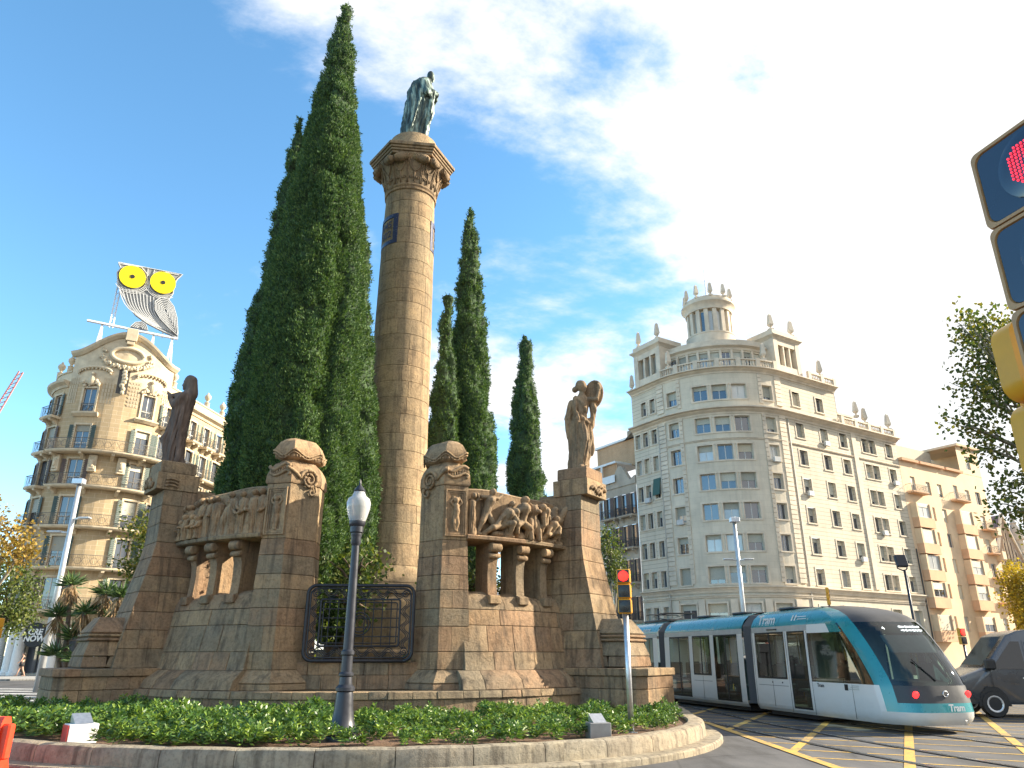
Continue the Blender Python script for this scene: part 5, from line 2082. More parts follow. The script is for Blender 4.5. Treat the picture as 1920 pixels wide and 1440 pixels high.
def block_wall(name, c1, c2, mort, bw, bh, mort_size=0.02, bump=0.4, stain=0.35, off=0.5):
    m = Mat(name, 0.9, 0, 0.25)
    uv = m.coord('UV')
    b = m.new('ShaderNodeTexBrick')
    b.offset = off
    m.l.new(uv, b.inputs[0])
    b.inputs['Scale'].default_value = 1.0
    b.inputs['Brick Width'].default_value = bw
    b.inputs['Row Height'].default_value = bh
    b.inputs['Mortar Size'].default_value = mort_size
    b.inputs['Mortar Smooth'].default_value = 0.1
    b.inputs['Color1'].default_value = c4(c1)
    b.inputs['Color2'].default_value = c4(c2)
    b.inputs['Mortar'].default_value = c4(mort)
    v = m.pos()
    c = m.mix(0.8, b.outputs[0], m.ramp(m.noise(v, 0.35, 6, 0.65), [(0.3, (1 - stain, 1 - stain, 1 - stain * 1.05)), (0.65, (1.06, 1.05, 1.03))]), 'MULTIPLY')
    st = m.noise(m.map(v, (2.2, 2.2, 0.12)), 1.0, 5, 0.6)
    c = m.mix(m.ramp(st, [(0.5, 0.0), (0.75, 0.3)]), c, c4(tuple(x * 0.45 for x in c1)))
    m.color(c)
    bp = m.bump(m.math('SUBTRACT', 1.0, b.outputs['Fac']), bump, 0.03)
    m.normal(m.bump(m.noise(v, 9, 4), 0.15, 0.02, bp))
    return m.m


def rail_mesh(L, h, step=0.13, curl=True):
    """wrought iron balcony front, x from 0 to L"""
    mb = MB()
    mb.bb(0, L, -0.02, 0.02, h - 0.04, h)
    mb.bb(0, L, -0.015, 0.015, 0.04, 0.07)
    n = max(2, int(L / step))
    for i in range(n + 1):
        x = L * i / n
        mb.bb(x - 0.008, x + 0.008, -0.008, 0.008, 0.07, h - 0.04)
    if curl:
        k = max(1, int(L / 1.3))
        for i in range(k):
            cx = L * (i + 0.5) / k
            r = min(0.27, h * 0.3)
            mb.tube([(cx + r * cos(t), 0, h * 0.5 + r * sin(t)) for t in [2 * pi * j / 14 for j in range(15)]], 0.02, 4)
            for sg in (-1, 1):
                mb.tube([(cx + sg * r, 0, h * 0.5), (cx + sg * (r + 0.25), 0, h * 0.8)], 0.014, 4)
                mb.tube([(cx + sg * r, 0, h * 0.5), (cx + sg * (r + 0.25), 0, h * 0.2)], 0.014, 4)
    return mb


def balcony(root, path, s0, s1, z, deep, mat, rail='balcony_iron', h=1.0, brackets=True):
    """stone slab, iron railing in short straight runs, brackets below"""
    bal = band('balcony', root, path, s0, s1, [(0.0, z - 0.22), (deep - 0.12, z - 0.22), (deep - 0.02, z - 0.12), (deep, z - 0.05), (deep, z), (0.0, z)], mat)
    base = root.location
    L = s1 - s0
    cur = path.curved(s0, s1)
    n = max(1, int(L / (0.95 if cur else 2.4)))
    mb = MB()
    for i in range(n):
        a, b = lerp(s0, s1, i / n), lerp(s0, s1, (i + 1) / n)
        p, q = path.pt(a, deep - 0.07), path.pt(b, deep - 0.07)
        d = (q - p)
        m = rail_mesh(d.length, h)
        m.xf(Matrix.Translation((p.x - base.x, p.y - base.y, z)) @ Matrix.Rotation(atan2(d.y, d.x), 4, 'Z'))
        mb.add(m.v, m.f)
    for s in (s0, s1):
        p, q = path.pt(s, 0.0), path.pt(s, deep - 0.07)
        d = q - p
        m = rail_mesh(d.length, h, curl=False)
        m.xf(Matrix.Translation((p.x - base.x, p.y - base.y, z)) @ Matrix.Rotation(atan2(d.y, d.x), 4, 'Z'))
        mb.add(m.v, m.f)
    mb.build('railing', rail, bal)
    if brackets:
        k = max(2, int(L / 2.2) + 1)

        def bk():
            m = MB()
            m.loft([[(x, y, zz) for y, zz in ((0.05, -0.75), (-0.12, -0.7), (-deep * 0.45, -0.45), (-deep * 0.8, -0.38), (-deep * 0.85, -0.23), (0.05, -0.23))] for x in (-0.13, 0.13)])
            return m.mesh('bracket', mat)
        me = mesh_once(('bk', deep, mat), bk)
        for i in range(k):
            s = lerp(s0 + 0.4, s1 - 0.4, i / (k - 1))
            p = path.pt(s, 0.0)
            link('bracket', me, bal, (p.x - base.x, p.y - base.y, z), radians(path.az(s)))
    return bal


M['balcony_iron'] = plain('balcony_iron', (0.10, 0.095, 0.085), 0.6, 0.2, 0.2)
# ------------------------------------------------------------------ house with the owl sign
M['owl_wall'] = block_wall('ochre_stone_wall', (0.53, 0.405, 0.25), (0.485, 0.365, 0.22), (0.62, 0.5, 0.34), 0.92, 0.40, 0.022, 0.5, 0.25)
M['owl_trim'] = plain('ochre_trim', (0.60, 0.50, 0.35), 0.85, var=0.15, scale=1.5, bump=0.15)
M['owl_ground'] = plain('pale_render', (0.45, 0.41, 0.32), 0.85, var=0.12, scale=1.5)
op = Path((-38.4, 67.8), 5.5, -78, 82, 29.5, 5, 34)
oh = thing('corner_house', 'ochre stone corner house with curved iron balconies and a domed gable', 'building', (-35.7, 63.0, 0))
cols = [-9.0, -5.9, -2.5, 2.5, 4.75]
wing = [op.sr + 1.7 + 2.55 * k for k in range(12)]
lwing = [op.sl - 1.7 - 3.0 * k for k in range(1)]
levels = [(5.15, 2.55), (8.62, 2.45), (12.0, 2.45), (15.45, 2.3), (18.5, 2.35)]
holes = []
for zb, h in levels:
    for s in cols + wing + lwing:
        holes.append((s, zb, 1.25, h))
for s in (-2.5, 2.5):
    holes.append((s, 22.1, 1.15, 2.2))
for s in wing + [-5.9, -9.0, 4.75] + lwing:
    holes.append((s, 21.9, 1.1, 2.0))
facade('street_wall', oh, op, op.lo, op.hi, 4.9, 24.9, holes, 'owl_wall')
# ground floor: shop bays between round columns
gh = [(s, 0.25, 2.3, 3.5) for s in (-6.4, -3.0, 0.4, 3.8)]
facade('shop_wall', oh, op, op.lo, op.hi, 0.13, 4.7, gh, 'owl_ground', out=-0.9)
for s in (-6.4, -3.0, 0.4, 3.8):
    mb = MB()
    mb.bb(-1.28, 1.28, 0.1, 0.14, 0.05, 3.45)
    put('shop_window', oh, mb.mesh('shop_window', 'pane'), op, s, 0.25, -1.1)
    mb = MB()
    mb.bb(-1.3, 1.3, 0.02, 0.1, 2.5, 2.6)
    mb.bb(-0.05, 0.05, 0.02, 0.1, 0.05, 2.5)
    mb.bb(-1.3, -1.2, 0.02, 0.1, 0.05, 3.45)
    mb.bb(1.2, 1.3, 0.02, 0.1, 0.05, 3.45)
    put('shop_frame', oh, mb.mesh('shop_frame', 'win_dark'), op, s, 0.25, -1.1)
for s in (-8.3, -5.2, -4.3, -1.4, 2.0, 5.6):
    mb = MB()
    mb.lathe([(0.52, 0.13), (0.52, 0.35), (0.42, 0.42), (0.40, 0.6), (0.36, 3.7), (0.40, 3.8), (0.46, 3.92), (0.46, 4.02)], 18)
    put('column', oh, mb.mesh('column', 'white', 'auto'), op, s, 0, -0.35)
band('entablature', oh, op, op.lo, op.hi, [(-1.0, 4.0), (0.12, 4.0), (0.12, 4.35), (0.05, 4.4), (0.05, 4.95), (-1.0, 4.95)], 'owl_trim')
# shop sign disc
sg_ = MB()
sg_.lathe([(0.02, -0.06), (0.92, -0.06), (0.95, 0.0), (0.92, 0.06), (0.02, 0.06)], 28)
sg_.xf(Matrix.Rotation(pi / 2, 4, 'X'))
sdisc = put('round_shop_sign', oh, sg_.mesh('round_shop_sign', 'black'), op, -2.6, 3.15, 0.35)
for txt, zz in (('CRE', 0.22), ('NOW', -0.28)):
    t = text_mesh('sign_letters', txt, 0.62, 'white', 0.02, 0.02, 0.15)
    t.transform(Matrix.Translation((0, -0.08, zz)) @ Matrix.Rotation(pi / 2, 4, 'X'))
    link('sign_letters', t, sdisc)
rr = random.Random(4)
for zb, h in levels:
    for s in cols + wing + lwing:
        window(oh, op, s, zb, 1.25, h, 'door', frame='win_white' if rr.random() < 0.5 else 'win_dark', glass='pane', blind=rr.choice((0, 0, 0, 0.25, 0.5)), surround='owl_trim', shutter='win_green' if rr.random() < 0.75 else 'win_brown')
for s in (-2.5, 2.5):
    window(oh, op, s, 22.1, 1.15, 2.2, 'door', surround='owl_trim', shutter=None)
for s in wing + [-5.9, -9.0, 4.75] + lwing:
    window(oh, op, s, 21.9, 1.1, 2.0, 'door', surround='owl_trim', shutter='win_green')
for z, a, b, dp in ((5.05, -7.4, 4.4, 1.3), (8.5, -4.3, 4.0, 0.9), (11.9, -4.3, 4.0, 0.9), (15.35, -4.2, 4.0, 0.9), (18.4, -4.6, 5.2, 1.15)):
    balcony(oh, op, a, b, z, dp, 'owl_trim')
for z in (8.5, 11.9, 15.35, 18.4, 21.7):
    balcony(oh, op, -6.8, -5.0, z, 0.9, 'owl_trim')
for z in (11.9, 18.4):
    for k in range(0, 10, 2):
        balcony(oh, op, wing[k] - 0.9, wing[k + 1] + 0.9, z, 0.9, 'owl_trim')
for z in (8.5, 15.35, 21.75):
    for k in range(10):
        balcony(oh, op, wing[k] - 0.85, wing[k] + 0.85, z, 0.8, 'owl_trim')
balcony(oh, op, 4.1, 5.4, 21.75, 0.8, 'owl_trim')
for s in (-2.5, 2.5):
    band('window_shelf', oh, op, s - 1.05, s + 1.05, [(0, 21.62), (0.15, 21.62), (0.4, 21.85), (0.42, 21.98), (0, 21.98)], 'owl_trim')
    mb = rail_mesh(1.1, 0.75)
    mb.xf(Matrix.Translation((-0.55, -0.06, 0)))
    put('window_railing', oh, mb.mesh('window_railing', 'balcony_iron'), op, s, 22.1, 0.0)
# main cornice of the wings with parapet and urns
for a, b in ((op.lo, -4.8), (4.8, op.hi)):
    band('cornice', oh, op, a, b, [(-0.3, 24.5), (0.1, 24.5), (0.2, 24.7), (0.55, 24.9), (0.62, 25.1), (-0.3, 25.1)], 'owl_trim')
    band('parapet', oh, op, a, b, [(-0.35, 25.1), (-0.05, 25.1), (-0.05, 25.95), (0.05, 26.0), (0.05, 26.12), (-0.35, 26.12)], 'owl_trim')


def urn():
    mb = MB()
    mb.lathe([(0.26, 0), (0.26, 0.5), (0.3, 0.55), (0.14, 0.62), (0.12, 0.75), (0.3, 1.0), (0.34, 1.2), (0.28, 1.36), (0.12, 1.5), (0.1, 1.62), (0.02, 1.7)], 12)
    return mb.mesh('urn', 'owl_trim', 'auto')


um = urn()
for s in [-8.0, -5.4, 5.3] + [op.sr + 0.2 + 3.1 * k for k in range(9)]:
    put('urn', oh, um, op, s, 26.1, -0.18)
# the tall gable over the rounded corner
CR = 4.75


def crown_top(s):
    t = abs(s) / CR
    return 27.55 + 2.0 * (0.5 + 0.5 * cos(pi * min(1, t * 1.08))) ** 0.9


mb = MB()
n = 40
rings = []
for i in range(n + 1):
    s = lerp(-CR, CR, i / n)
    zt = crown_top(s)
    r = []
    for o, z in ((-0.5, 24.85), (0.0, 24.85), (0.0, zt), (-0.5, zt)):
        p = op.pt(s, o)
        r.append((p.x - oh.location.x, p.y - oh.location.y, z))
    rings.append(r)
mb.loft(rings)
gable = mb.build('gable_wall', 'owl_trim', oh)
mb = MB()
rings = []
for i in range(n + 1):
    s = lerp(-CR - 0.25, CR + 0.25, i / n)
    zt = crown_top(s)
    r = []
    for o, z in ((-0.6, zt - 0.05), (0.12, zt - 0.05), (0.35, zt + 0.2), (0.42, zt + 0.42), (-0.6, zt + 0.42)):
        p = op.pt(s, o)
        r.append((p.x - oh.location.x, p.y - oh.location.y, z))
    rings.append(r)
mb.loft(rings)
mb.build('gable_coping', 'owl_trim', gable)


def on(s, z, o=0.0):
    p = op.pt(s, o)
    return (p.x - oh.location.x, p.y - oh.location.y, z)


mb = MB()
mb.bb(-0.45, 0.45, -0.5, 0.1, 29.1, 30.35, 0.04)
mb.bb(-0.3, 0.3, -0.42, 0, 28.75, 29.1, 0.04)
mb.v = [on(x, z, -y) for x, y, z in mb.v]
mb.build('keystone', 'owl_trim', gable)
mb = MB()
mb.tube([on(1.35 * cos(t), 27.75 + 0.72 * sin(t), 0.06) for t in [2 * pi * i / 32 for i in range(33)]], 0.2, 8)
mb.build('oval_frame', 'owl_trim', gable, smooth=True)
mb = MB()
mb.add([on(0, 27.75, 0.03)] + [on(1.3 * cos(t), 27.75 + 0.66 * sin(t), 0.03) for t in [2 * pi * i / 32 for i in range(32)]], [(0, i + 1, (i + 1) % 32 + 1) for i in range(32)])
mb.build('oval_panel', 'owl_wall', gable)
mb = MB()
rr = random.Random(8)
for i in range(60):
    t = pi + pi * i / 59
    for k in range(2):
        mb.sphere(on(2.05 * cos(t) + rr.uniform(-0.2, 0.2), 27.65 + 1.15 * sin(t) * 1.0 + rr.uniform(-0.14, 0.14) + (0.45 if i in (0, 1, 58, 59) else 0), 0.1), rr.uniform(0.09, 0.2), 6, 4)
mb.build('garland', 'owl_trim', gable)
for s in (-2.5, 2.5):
    niche = MB()
    niche.tube([on(s + 1.45 * cos(t), 25.9 + 0.45 * sin(t), 0.12) for t in [pi * i / 16 for i in range(17)]], 0.13, 6)
    for i in range(14):
        t = pi * i / 13
        niche.sphere(on(s + 1.4 * cos(t), 25.75 + 0.42 * sin(t), 0.14), 0.1, 6, 4)
    niche.build('niche_hood', 'owl_trim', gable, smooth=True)
    orn = MB()
    orn.sphere(on(s, 25.0, 0.15), (0.3, 0.25, 0.5), 10, 8)
    orn.sphere(on(s, 25.65, 0.18), (0.17, 0.17, 0.2), 8, 6)
    for k in range(22):
        orn.sphere(on(s + rr.uniform(-0.85, 0.85), 24.65 + rr.uniform(-0.2, 0.35), 0.1), rr.uniform(0.1, 0.2), 6, 4)
    orn.build('carved_ornament', 'owl_trim', gable)
for s in (-4.2, -1.1, 1.1, 4.2):
    fl = MB()
    for k in range(4):
        x = s + (k - 1.5) * 0.24
        for j in range(7):
            fl.add([on(x - 0.09, 22.9 + j * 0.36, 0.02), on(x + 0.09, 22.9 + j * 0.36, 0.02), on(x + 0.09, 23.2 + j * 0.36, 0.1), on(x - 0.09, 23.2 + j * 0.36, 0.1)], [(0, 1, 2, 3)])
    fl.build('fluted_panel', 'owl_trim', gable)
mb = MB()
for a, b, c, d in ((-0.45, 0.45, 24.0, 26.4),):
    mb.add([on(a, c, 0.015), on(b, c, 0.015), on(b, d, 0.015), on(a, d, 0.015)], [(0, 1, 2, 3)])
mb.build('slit_window', 'win_dark', gable)
mb = MB()
for k in range(7):
    mb.sphere(on(rr.uniform(-0.1, 0.1), 24.1 + k * 0.33, 0.12), (0.3 - 0.03 * abs(k - 4), 0.2, 0.24), 8, 6)
mb.build('carved_pendant', 'owl_trim', gable)
mb = MB()
ring_ = [on(s, 25.3, -0.4) for s in [lerp(op.lo, op.hi, i / 60) for i in range(61)]]
mb.add(ring_ + [on(-20, 25.3, -14), on(20, 25.3, -22)], [tuple(range(len(ring_) + 2))])
mb.build('flat_roof', 'paving', oh)
# carved capitals under the big balcony
for s in (-4.1, -1.1, 1.1, 4.1):
    cp = MB()
    cp.bb(-0.34, 0.34, -0.35, 0.02, 16.6, 18.1, 0.05)
    cp.bb(-0.22, 0.22, -0.43, -0.3, 16.8, 17.7, 0.05)
    cp.sphere((0, -0.45, 17.3), (0.17, 0.1, 0.3), 8, 6)
    put('carved_console', oh, cp.mesh('carved_console', 'owl_trim'), op, s, 0.0)

# ------------------------------------------------------------------ owl sign on its steel frame
M['owl_white'] = plain('white_bulb_strip', (0.6, 0.61, 0.61), 0.45, var=0.05)
M['owl_grey'] = plain('sign_backing', (0.24, 0.25, 0.26), 0.6)
M['owl_yellow'] = plain('yellow_disc', (0.95, 0.74, 0.0), 0.4, var=0.02)
M['white_steel'] = plain('white_steel', (0.72, 0.75, 0.78), 0.45, 0.1)
of = op.pt(1.05, -2.2)
azf = 33
owl = thing('owl_sign', 'huge rooftop owl sign with yellow disc eyes on a white steel frame', 'sign', (of.x, of.y, 25.3), radians(azf))
OS = 1.0


def outline(pts, y0, y1, name, mat, par):
    mb = MB()
    a = [(x, y0, z) for x, z in pts]
    b = [(x, y1, z) for x, z in pts]
    n = len(pts)
    mb.add(a + b, [tuple(range(n)), tuple(range(2 * n - 1, n - 1, -1))] + [(i, n + i, n + (i + 1) % n, (i + 1) % n) for i in range(n)])
    return mb.build(name, mat, par)


Z0 = 6.0
body_pts = [(-3.05, 6.62), (-2.75, 6.1), (-3.0, 5.5), (-2.75, 4.4), (-2.3, 3.55), (-1.6, 2.5), (-0.7, 1.55), (0.4, 0.95), (1.6, 0.55), (3.35, 0.05), (3.3, 0.6), (3.0, 2.0), (2.55, 3.1), (1.95, 3.9), (2.25, 4.6), (2.2, 5.6), (2.4, 6.35), (2.8, 7.0)]
bd = outline([(x, z + Z0) for x, z in body_pts], -0.12, 0.25, 'owl_body', 'owl_grey', owl)


def strips(curves, name):
    mb = MB()
    for pts in curves:
        mb.tube([(x, -0.17, z + Z0) for x, z in pts], 0.052, 4)
    return mb.build(name, 'owl_white', bd)


strips([body_pts + [body_pts[0]]], 'edge_tube')
# breast: concentric diagonal arcs
cv = []
for k in range(11):
    t = k / 11
    a = (lerp(-2.7, 0.9, t), lerp(4.2, 3.75, t))
    b = (lerp(0.8, 2.9, t ** 1.3), lerp(0.85, 0.5, t))
    m = (lerp(-1.6, 1.2, t), lerp(2.2, 2.0, t))
    cv.append([(p.x, p.y) for p in curve_pts([Vector((*a, 0)), Vector((*m, 0)), Vector((*b, 0))], 8)])
strips(cv, 'breast_tubes')
for ex_, ez in ((-1.62, 5.35), (1.15, 5.5)):
    ey = part('owl_eye', owl)
    cv = []
    for r in (1.30, 1.45, 1.60):
        cv.append([(ex_ + r * cos(t), ez - 0.12 + r * sin(t)) for t in [pi + pi * i / 20 for i in range(21)] if -2.95 < ex_ + r * cos(t) < 2.3 and ez + r * sin(t) > 3.2])
    mb = MB()
    for pts in cv:
        if len(pts) > 1:
            mb.tube([(x, -0.2, z + Z0) for x, z in pts], 0.035, 4)
    mb.build('cheek_tubes', 'owl_white', ey)
    mb = MB()
    mb.lathe([(0.02, 0.0), (1.18, 0.0), (1.18, 0.12), (0.02, 0.12)], 36)
    mb.xf(Matrix.Translation((ex_, -0.26, ez + Z0)) @ Matrix.Rotation(pi / 2, 4, 'X'))
    mb.build('yellow_disc', 'owl_yellow', ey)
    mb = MB()
    mb.lathe([(0.02, 0.0), (0.21, 0.0), (0.21, 0.04), (0.02, 0.04)], 20)
    mb.xf(Matrix.Translation((ex_, -0.39, ez + Z0)) @ Matrix.Rotation(pi / 2, 4, 'X'))
    mb.build('pupil', 'black', ey)
strips([[(-2.9, 6.5), (-1.4, 6.62), (-0.25, 5.5), (-0.2, 4.6)], [(2.5, 6.85), (1.2, 6.78), (0.0, 5.6), (-0.1, 4.6)], [(-2.6, 6.6), (-1.0, 6.7), (-0.15, 5.9)], [(-0.4, 6.7), (-0.2, 4.3)], [(0.2, 6.74), (-0.05, 4.3)]], 'brow_tubes')
cx_, cz_ = 1.85, 2.55
wing_c = []
wp = [(0.75, 3.3), (1.2, 3.85), (1.9, 3.85), (2.5, 3.2), (2.95, 2.1), (3.2, 0.9), (3.25, 0.25), (2.4, 0.85), (1.5, 1.6), (0.9, 2.4)]
outline([(x, z + Z0) for x, z in wp], -0.3, -0.1, 'owl_wing', 'owl_grey', owl)
mb = MB()
for k in range(7):
    f = 1 - k / 7.2
    pts = [(cx_ + (x - cx_) * f, cz_ + (z - cz_) * f) for x, z in wp]
    mb.tube([(x, -0.34, z + Z0) for x, z in pts + [pts[0]]], 0.05, 4)
mb.build('wing_tubes', 'owl_white', owl)
ft = [(-0.85, 0.0), (-0.5, 0.55), (0.0, 0.75), (0.45, 0.55), (0.7, 0.0)]
outline([(x - 0.1, z + 0.15 + Z0) for x, z in ft], -0.25, 0.0, 'owl_foot', 'owl_grey', owl)
mb = MB()
for f in (1.0, 0.78, 0.56, 0.34):
    mb.tube([(x * f - 0.1, -0.29, z * f + 0.15 + Z0) for x, z in ft], 0.035, 4)
mb.build('foot_tubes', 'owl_white', owl)
mb = MB()
mb.bb(-4.6, 3.4, -0.2, 0.1, Z0 - 0.12, Z0 + 0.05)
mb.build('sign_beam', 'white_steel', owl)
for x in (-3.3, -0.9, 1.2, 2.9):
    mb = MB()
    for dx, dy in ((-0.5, -0.3), (0.5, -0.3), (0.0, 1.6)):
        mb.tube([(x, 0, Z0 - 0.1), (x + dx, dy, 0.0)], 0.09, 5)
    for k in range(5):
        z = Z0 * (k + 0.5) / 5.5
        f = 1 - z / Z0
        mb.tube([(x - 0.5 * f, -0.3 * f, z), (x + 0.5 * f, -0.3 * f, z + 0.4)], 0.045, 4)
    mb.build('sign_trestle', 'white_steel', owl)
mb = MB()
for x in (-2.7, -2.4):
    mb.tube([(x, 0.35, Z0 - 0.1), (x, 0.35, Z0 + 5.2)], 0.07, 5)
for k in range(9):
    mb.tube([(-2.7, 0.35, Z0 + 0.55 * k), (-2.4, 0.35, Z0 + 0.55 * k + 0.5)], 0.035, 4)
for x in (0.0, 2.0):
    mb.tube([(x, 0.35, Z0 - 0.1), (x, 0.35, Z0 + 5.5)], 0.07, 5)
mb.build('sign_mast', 'white_steel', owl)
an = thing('roof_antenna', 'white roof aerial beside the owl sign frame', 'antenna', (op.pt(6.8, -1.5).x, op.pt(6.8, -1.5).y, 25.3))
mb = MB()
mb.tube([(0, 0, 0), (0, 0, 3.8)], 0.05, 5)
mb.build('mast', 'white_steel', an)
mb = MB()
mb.tube([(-1.2, 0, 3.6), (0.5, 0, 3.4)], 0.05, 5)
for k in range(7):
    mb.tube([(-1.1 + k * 0.25, -0.3, 3.59 - k * 0.03), (-1.1 + k * 0.25, 0.3, 3.59 - k * 0.03)], 0.03, 4)
mb.build('boom', 'white_steel', an)
# ------------------------------------------------------------------ pale rounded corner block with lantern
M['pale_wall'] = block_wall('pale_stone_wall', (0.64, 0.565, 0.445), (0.61, 0.54, 0.425), (0.34, 0.285, 0.215), 30.0, 0.44, 0.022, 0.55, 0.22)
M['pale_smooth'] = block_wall('pale_smooth_wall', (0.63, 0.56, 0.445), (0.60, 0.535, 0.425), (0.46, 0.40, 0.31), 1.5, 0.62, 0.007, 0.15, 0.25)
M['pale_trim'] = plain('pale_trim', (0.60, 0.515, 0.40), 0.85, var=0.14, scale=0.8, bump=0.1)
rp = Path((24.9, 85.0), 9.3, -58, 32, -13, 4.75, 21.2)
rb_ = thing('lantern_block', 'pale stone corner apartment block with round lantern tower and obelisk finials', 'building', (22.8, 76.0, 0))
SR, SL = rp.sr, rp.sl
rows = [9.28, 12.47, 15.72, 18.9, 22.02, 25.14]
H0 = []
tri = (-2.1, 0.0, 2.1)
sing = (-5.45, 5.45)
rw1 = [SR + x for x in (2.77, 6.97, 10.5)]
rwd = SR + 15.4
rw2 = SR + 19.5
lw1 = [SL - x for x in (1.2, 2.7, 4.0)]
for zc in rows + [28.82]:
    for s in tri:
        H0.append((s, zc - 0.85, 1.55, 1.7))
    for s in sing:
        H0.append((s, zc - 0.85, 1.3, 1.7))
for zc in rows:
    for s in rw1 + [rw2]:
        H0.append((s, zc - 0.85, 1.35, 1.7))
    for s in (rwd - 0.72, rwd + 0.72):
        H0.append((s, zc - 0.85, 1.25, 1.7))
    for s in lw1:
        H0.append((s, zc - 0.85, 0.85, 1.7))
for s in rw1[:2] + lw1[:2]:
    H0.append((s, 28.0, 1.25 if s > 0 else 0.85, 1.7))
HG = []
for s in (-5.4, -2.3, 1.0, 4.3):
    HG.append((s, 4.2, 1.9, 2.3))
for s in [SR + x for x in (2.8, 6.9, 10.4, 15.4, 19.4)]:
    HG.append((s, 4.2, 1.7, 2.2))
for s in lw1:
    HG.append((s, 4.2, 0.8, 2.2))
facade('ground_wall', rb_, rp, rp.lo, rp.hi, 0.13, 7.55, HG, 'pale_smooth', depth=0.45)
facade('corner_wall', rb_, rp, SL + 0.6, SR - 0.6, 7.5, 31.5, H0, 'pale_smooth', out=0.04, depth=0.45)
facade('wing_wall', rb_, rp, SR - 0.6, rp.hi, 7.5, 27.0, H0, 'pale_wall', out=0.0, depth=0.45)
facade('wing_wall', rb_, rp, rp.lo, SL + 0.6, 7.5, 31.5, H0, 'pale_wall', out=0.0, depth=0.45)
facade('attic_wall', rb_, rp, SR - 0.6, SR + 10.2, 26.9, 31.5, H0, 'pale_wall', out=-0.02, depth=0.45)
rr = random.Random(12)


def rwin(s, zb, w, h, sur='pale_trim'):
    k = rr.random()
    gl = 'pane' if k < 0.8 else 'pane_curtain'
    window(rb_, rp, s, zb, w, h, 'sash', out=0.04 if SL + 0.6 < s < SR - 0.6 else 0.0, depth=0.44, frame='win_white', glass=gl, blind=rr.choice((0, 0, 0.25, 0.375, 0.5, 0.75, 1.0)), surround=sur, blindmat='blind' if rr.random() < 0.8 else 'blind_cream')


for (s, zb, w, h) in H0:
    rwin(s, zb, w, h, None if (abs(s) < 3) else 'pale_trim')
for (s, zb, w, h) in HG:
    rwin(s, zb, w, h)
for zc in rows + [28.82]:
    mb = MB()
    for sgn in (-1, 1):
        for k in (-0.16, 0.16):
            p = rp.pt(sgn * 1.05 + k, 0.02)
            mb.lathe([(0.11, zc - 0.85), (0.09, zc - 0.6), (0.085, zc + 0.65), (0.12, zc + 0.85)], 8, (p.x - rb_.location.x, p.y - rb_.location.y))
    mb.build('paired_colonnettes', 'pale_trim', rb_)
    for z0, z1 in ((zc + 0.85, zc + 1.05), (zc - 1.02, zc - 0.85)):
        band('window_frame_band', rb_, rp, -3.1, 3.1, [(0, z0), (0.12, z0), (0.12, z1), (0, z1)], 'pale_trim')
    for s in (-3.05, 3.05):
        band('window_frame_jamb', rb_, rp, s - 0.12, s + 0.12, [(0, zc - 0.85), (0.12, zc - 0.85), (0.12, zc + 0.85), (0, zc + 0.85)], 'pale_trim')
# rusticated strips at the ends of the rounded corner and on the wing
for s in (SL + 0.2, SR - 0.2, SL + 2.75, SR - 2.75):
    for k in range(46):
        z0 = 8.5 + k * 0.5
        if z0 > 30.8 or 26.4 < z0 < 27.4:
            continue
        band('quoin_stone', rb_, rp, s - (0.5 if abs(s) > 6 else 0.22), s + (0.5 if abs(s) > 6 else 0.22), [(0, z0 + 0.02), (0.13, z0 + 0.02), (0.13, z0 + 0.46), (0, z0 + 0.46)], 'pale_trim', ds=2)
band('wall_pier', rb_, rp, SR + 12.0, SR + 12.8, [(0, 8.4), (0.14, 8.4), (0.14, 26.3), (0, 26.3)], 'pale_trim')


def cornice(a, b, z, dp, h=0.55, name='cornice'):
    band(name, rb_, rp, a, b, [(-0.2, z - h), (0.1, z - h), (0.14, z - h * 0.7), (dp * 0.5, z - h * 0.45), (dp * 0.6, z - h * 0.3), (dp, z - h * 0.2), (dp, z), (-0.2, z)], 'pale_trim')


cornice(rp.lo, rp.hi, 8.15, 0.5, 0.6)
cornice(rp.lo, rp.hi, 7.3, 0.2, 0.25, 'string_course')
cornice(rp.lo, rp.hi, 26.95, 0.85, 0.7)
cornice(SL, SR, 23.55, 0.16, 0.2, 'string_course')
cornice(SR, rp.hi, 23.5, 0.13, 0.18, 'string_course')
cornice(rp.lo, SR + 10.2, 31.6, 0.75, 0.6)
# pilasters of the ground storey
for s in (-6.8, -3.85, -0.65, 2.65, 6.0):
    band('pilaster', rb_, rp, s - 0.35, s + 0.35, [(0, 0.15), (0.22, 0.15), (0.22, 6.9), (0, 6.9)], 'pale_trim')


def baluster_run(a, b, z, out, name='balustrade'):
    """rails, dies and small turned balusters"""
    bal = band(name, rb_, rp, a, b, [(out - 0.16, z + 0.82), (out + 0.12, z + 0.82), (out + 0.12, z + 0.98), (out - 0.16, z + 0.98)], 'pale_trim')
    band('lower_rail', bal, rp, a, b, [(out - 0.14, z), (out + 0.1, z), (out + 0.1, z + 0.14), (out - 0.14, z + 0.14)], 'pale_trim')
    mb = MB()
    n = int((b - a) / 0.3)
    for i in range(n + 1):
        s = lerp(a, b, i / n)
        p = rp.pt(s, out - 0.02)
        x, y = p.x - rb_.location.x, p.y - rb_.location.y
        mb.lathe([(0.06, z + 0.14), (0.095, z + 0.35), (0.045, z + 0.6), (0.07, z + 0.82)], 6, (x, y))
    mb.build('balusters', 'pale_trim', bal)
    k = max(1, int((b - a) / 2.2))
    for i in range(k + 1):
        s = lerp(a, b, i / k)
        m = MB()
        m.bb(-0.26, 0.26, -0.16, 0.16, 0, 1.08)
        p = rp.pt(s, out - 0.02)
        link('die', m.mesh('die', 'pale_trim'), bal, (p.x - rb_.location.x, p.y - rb_.location.y, z), radians(rp.az(s)))
    return bal


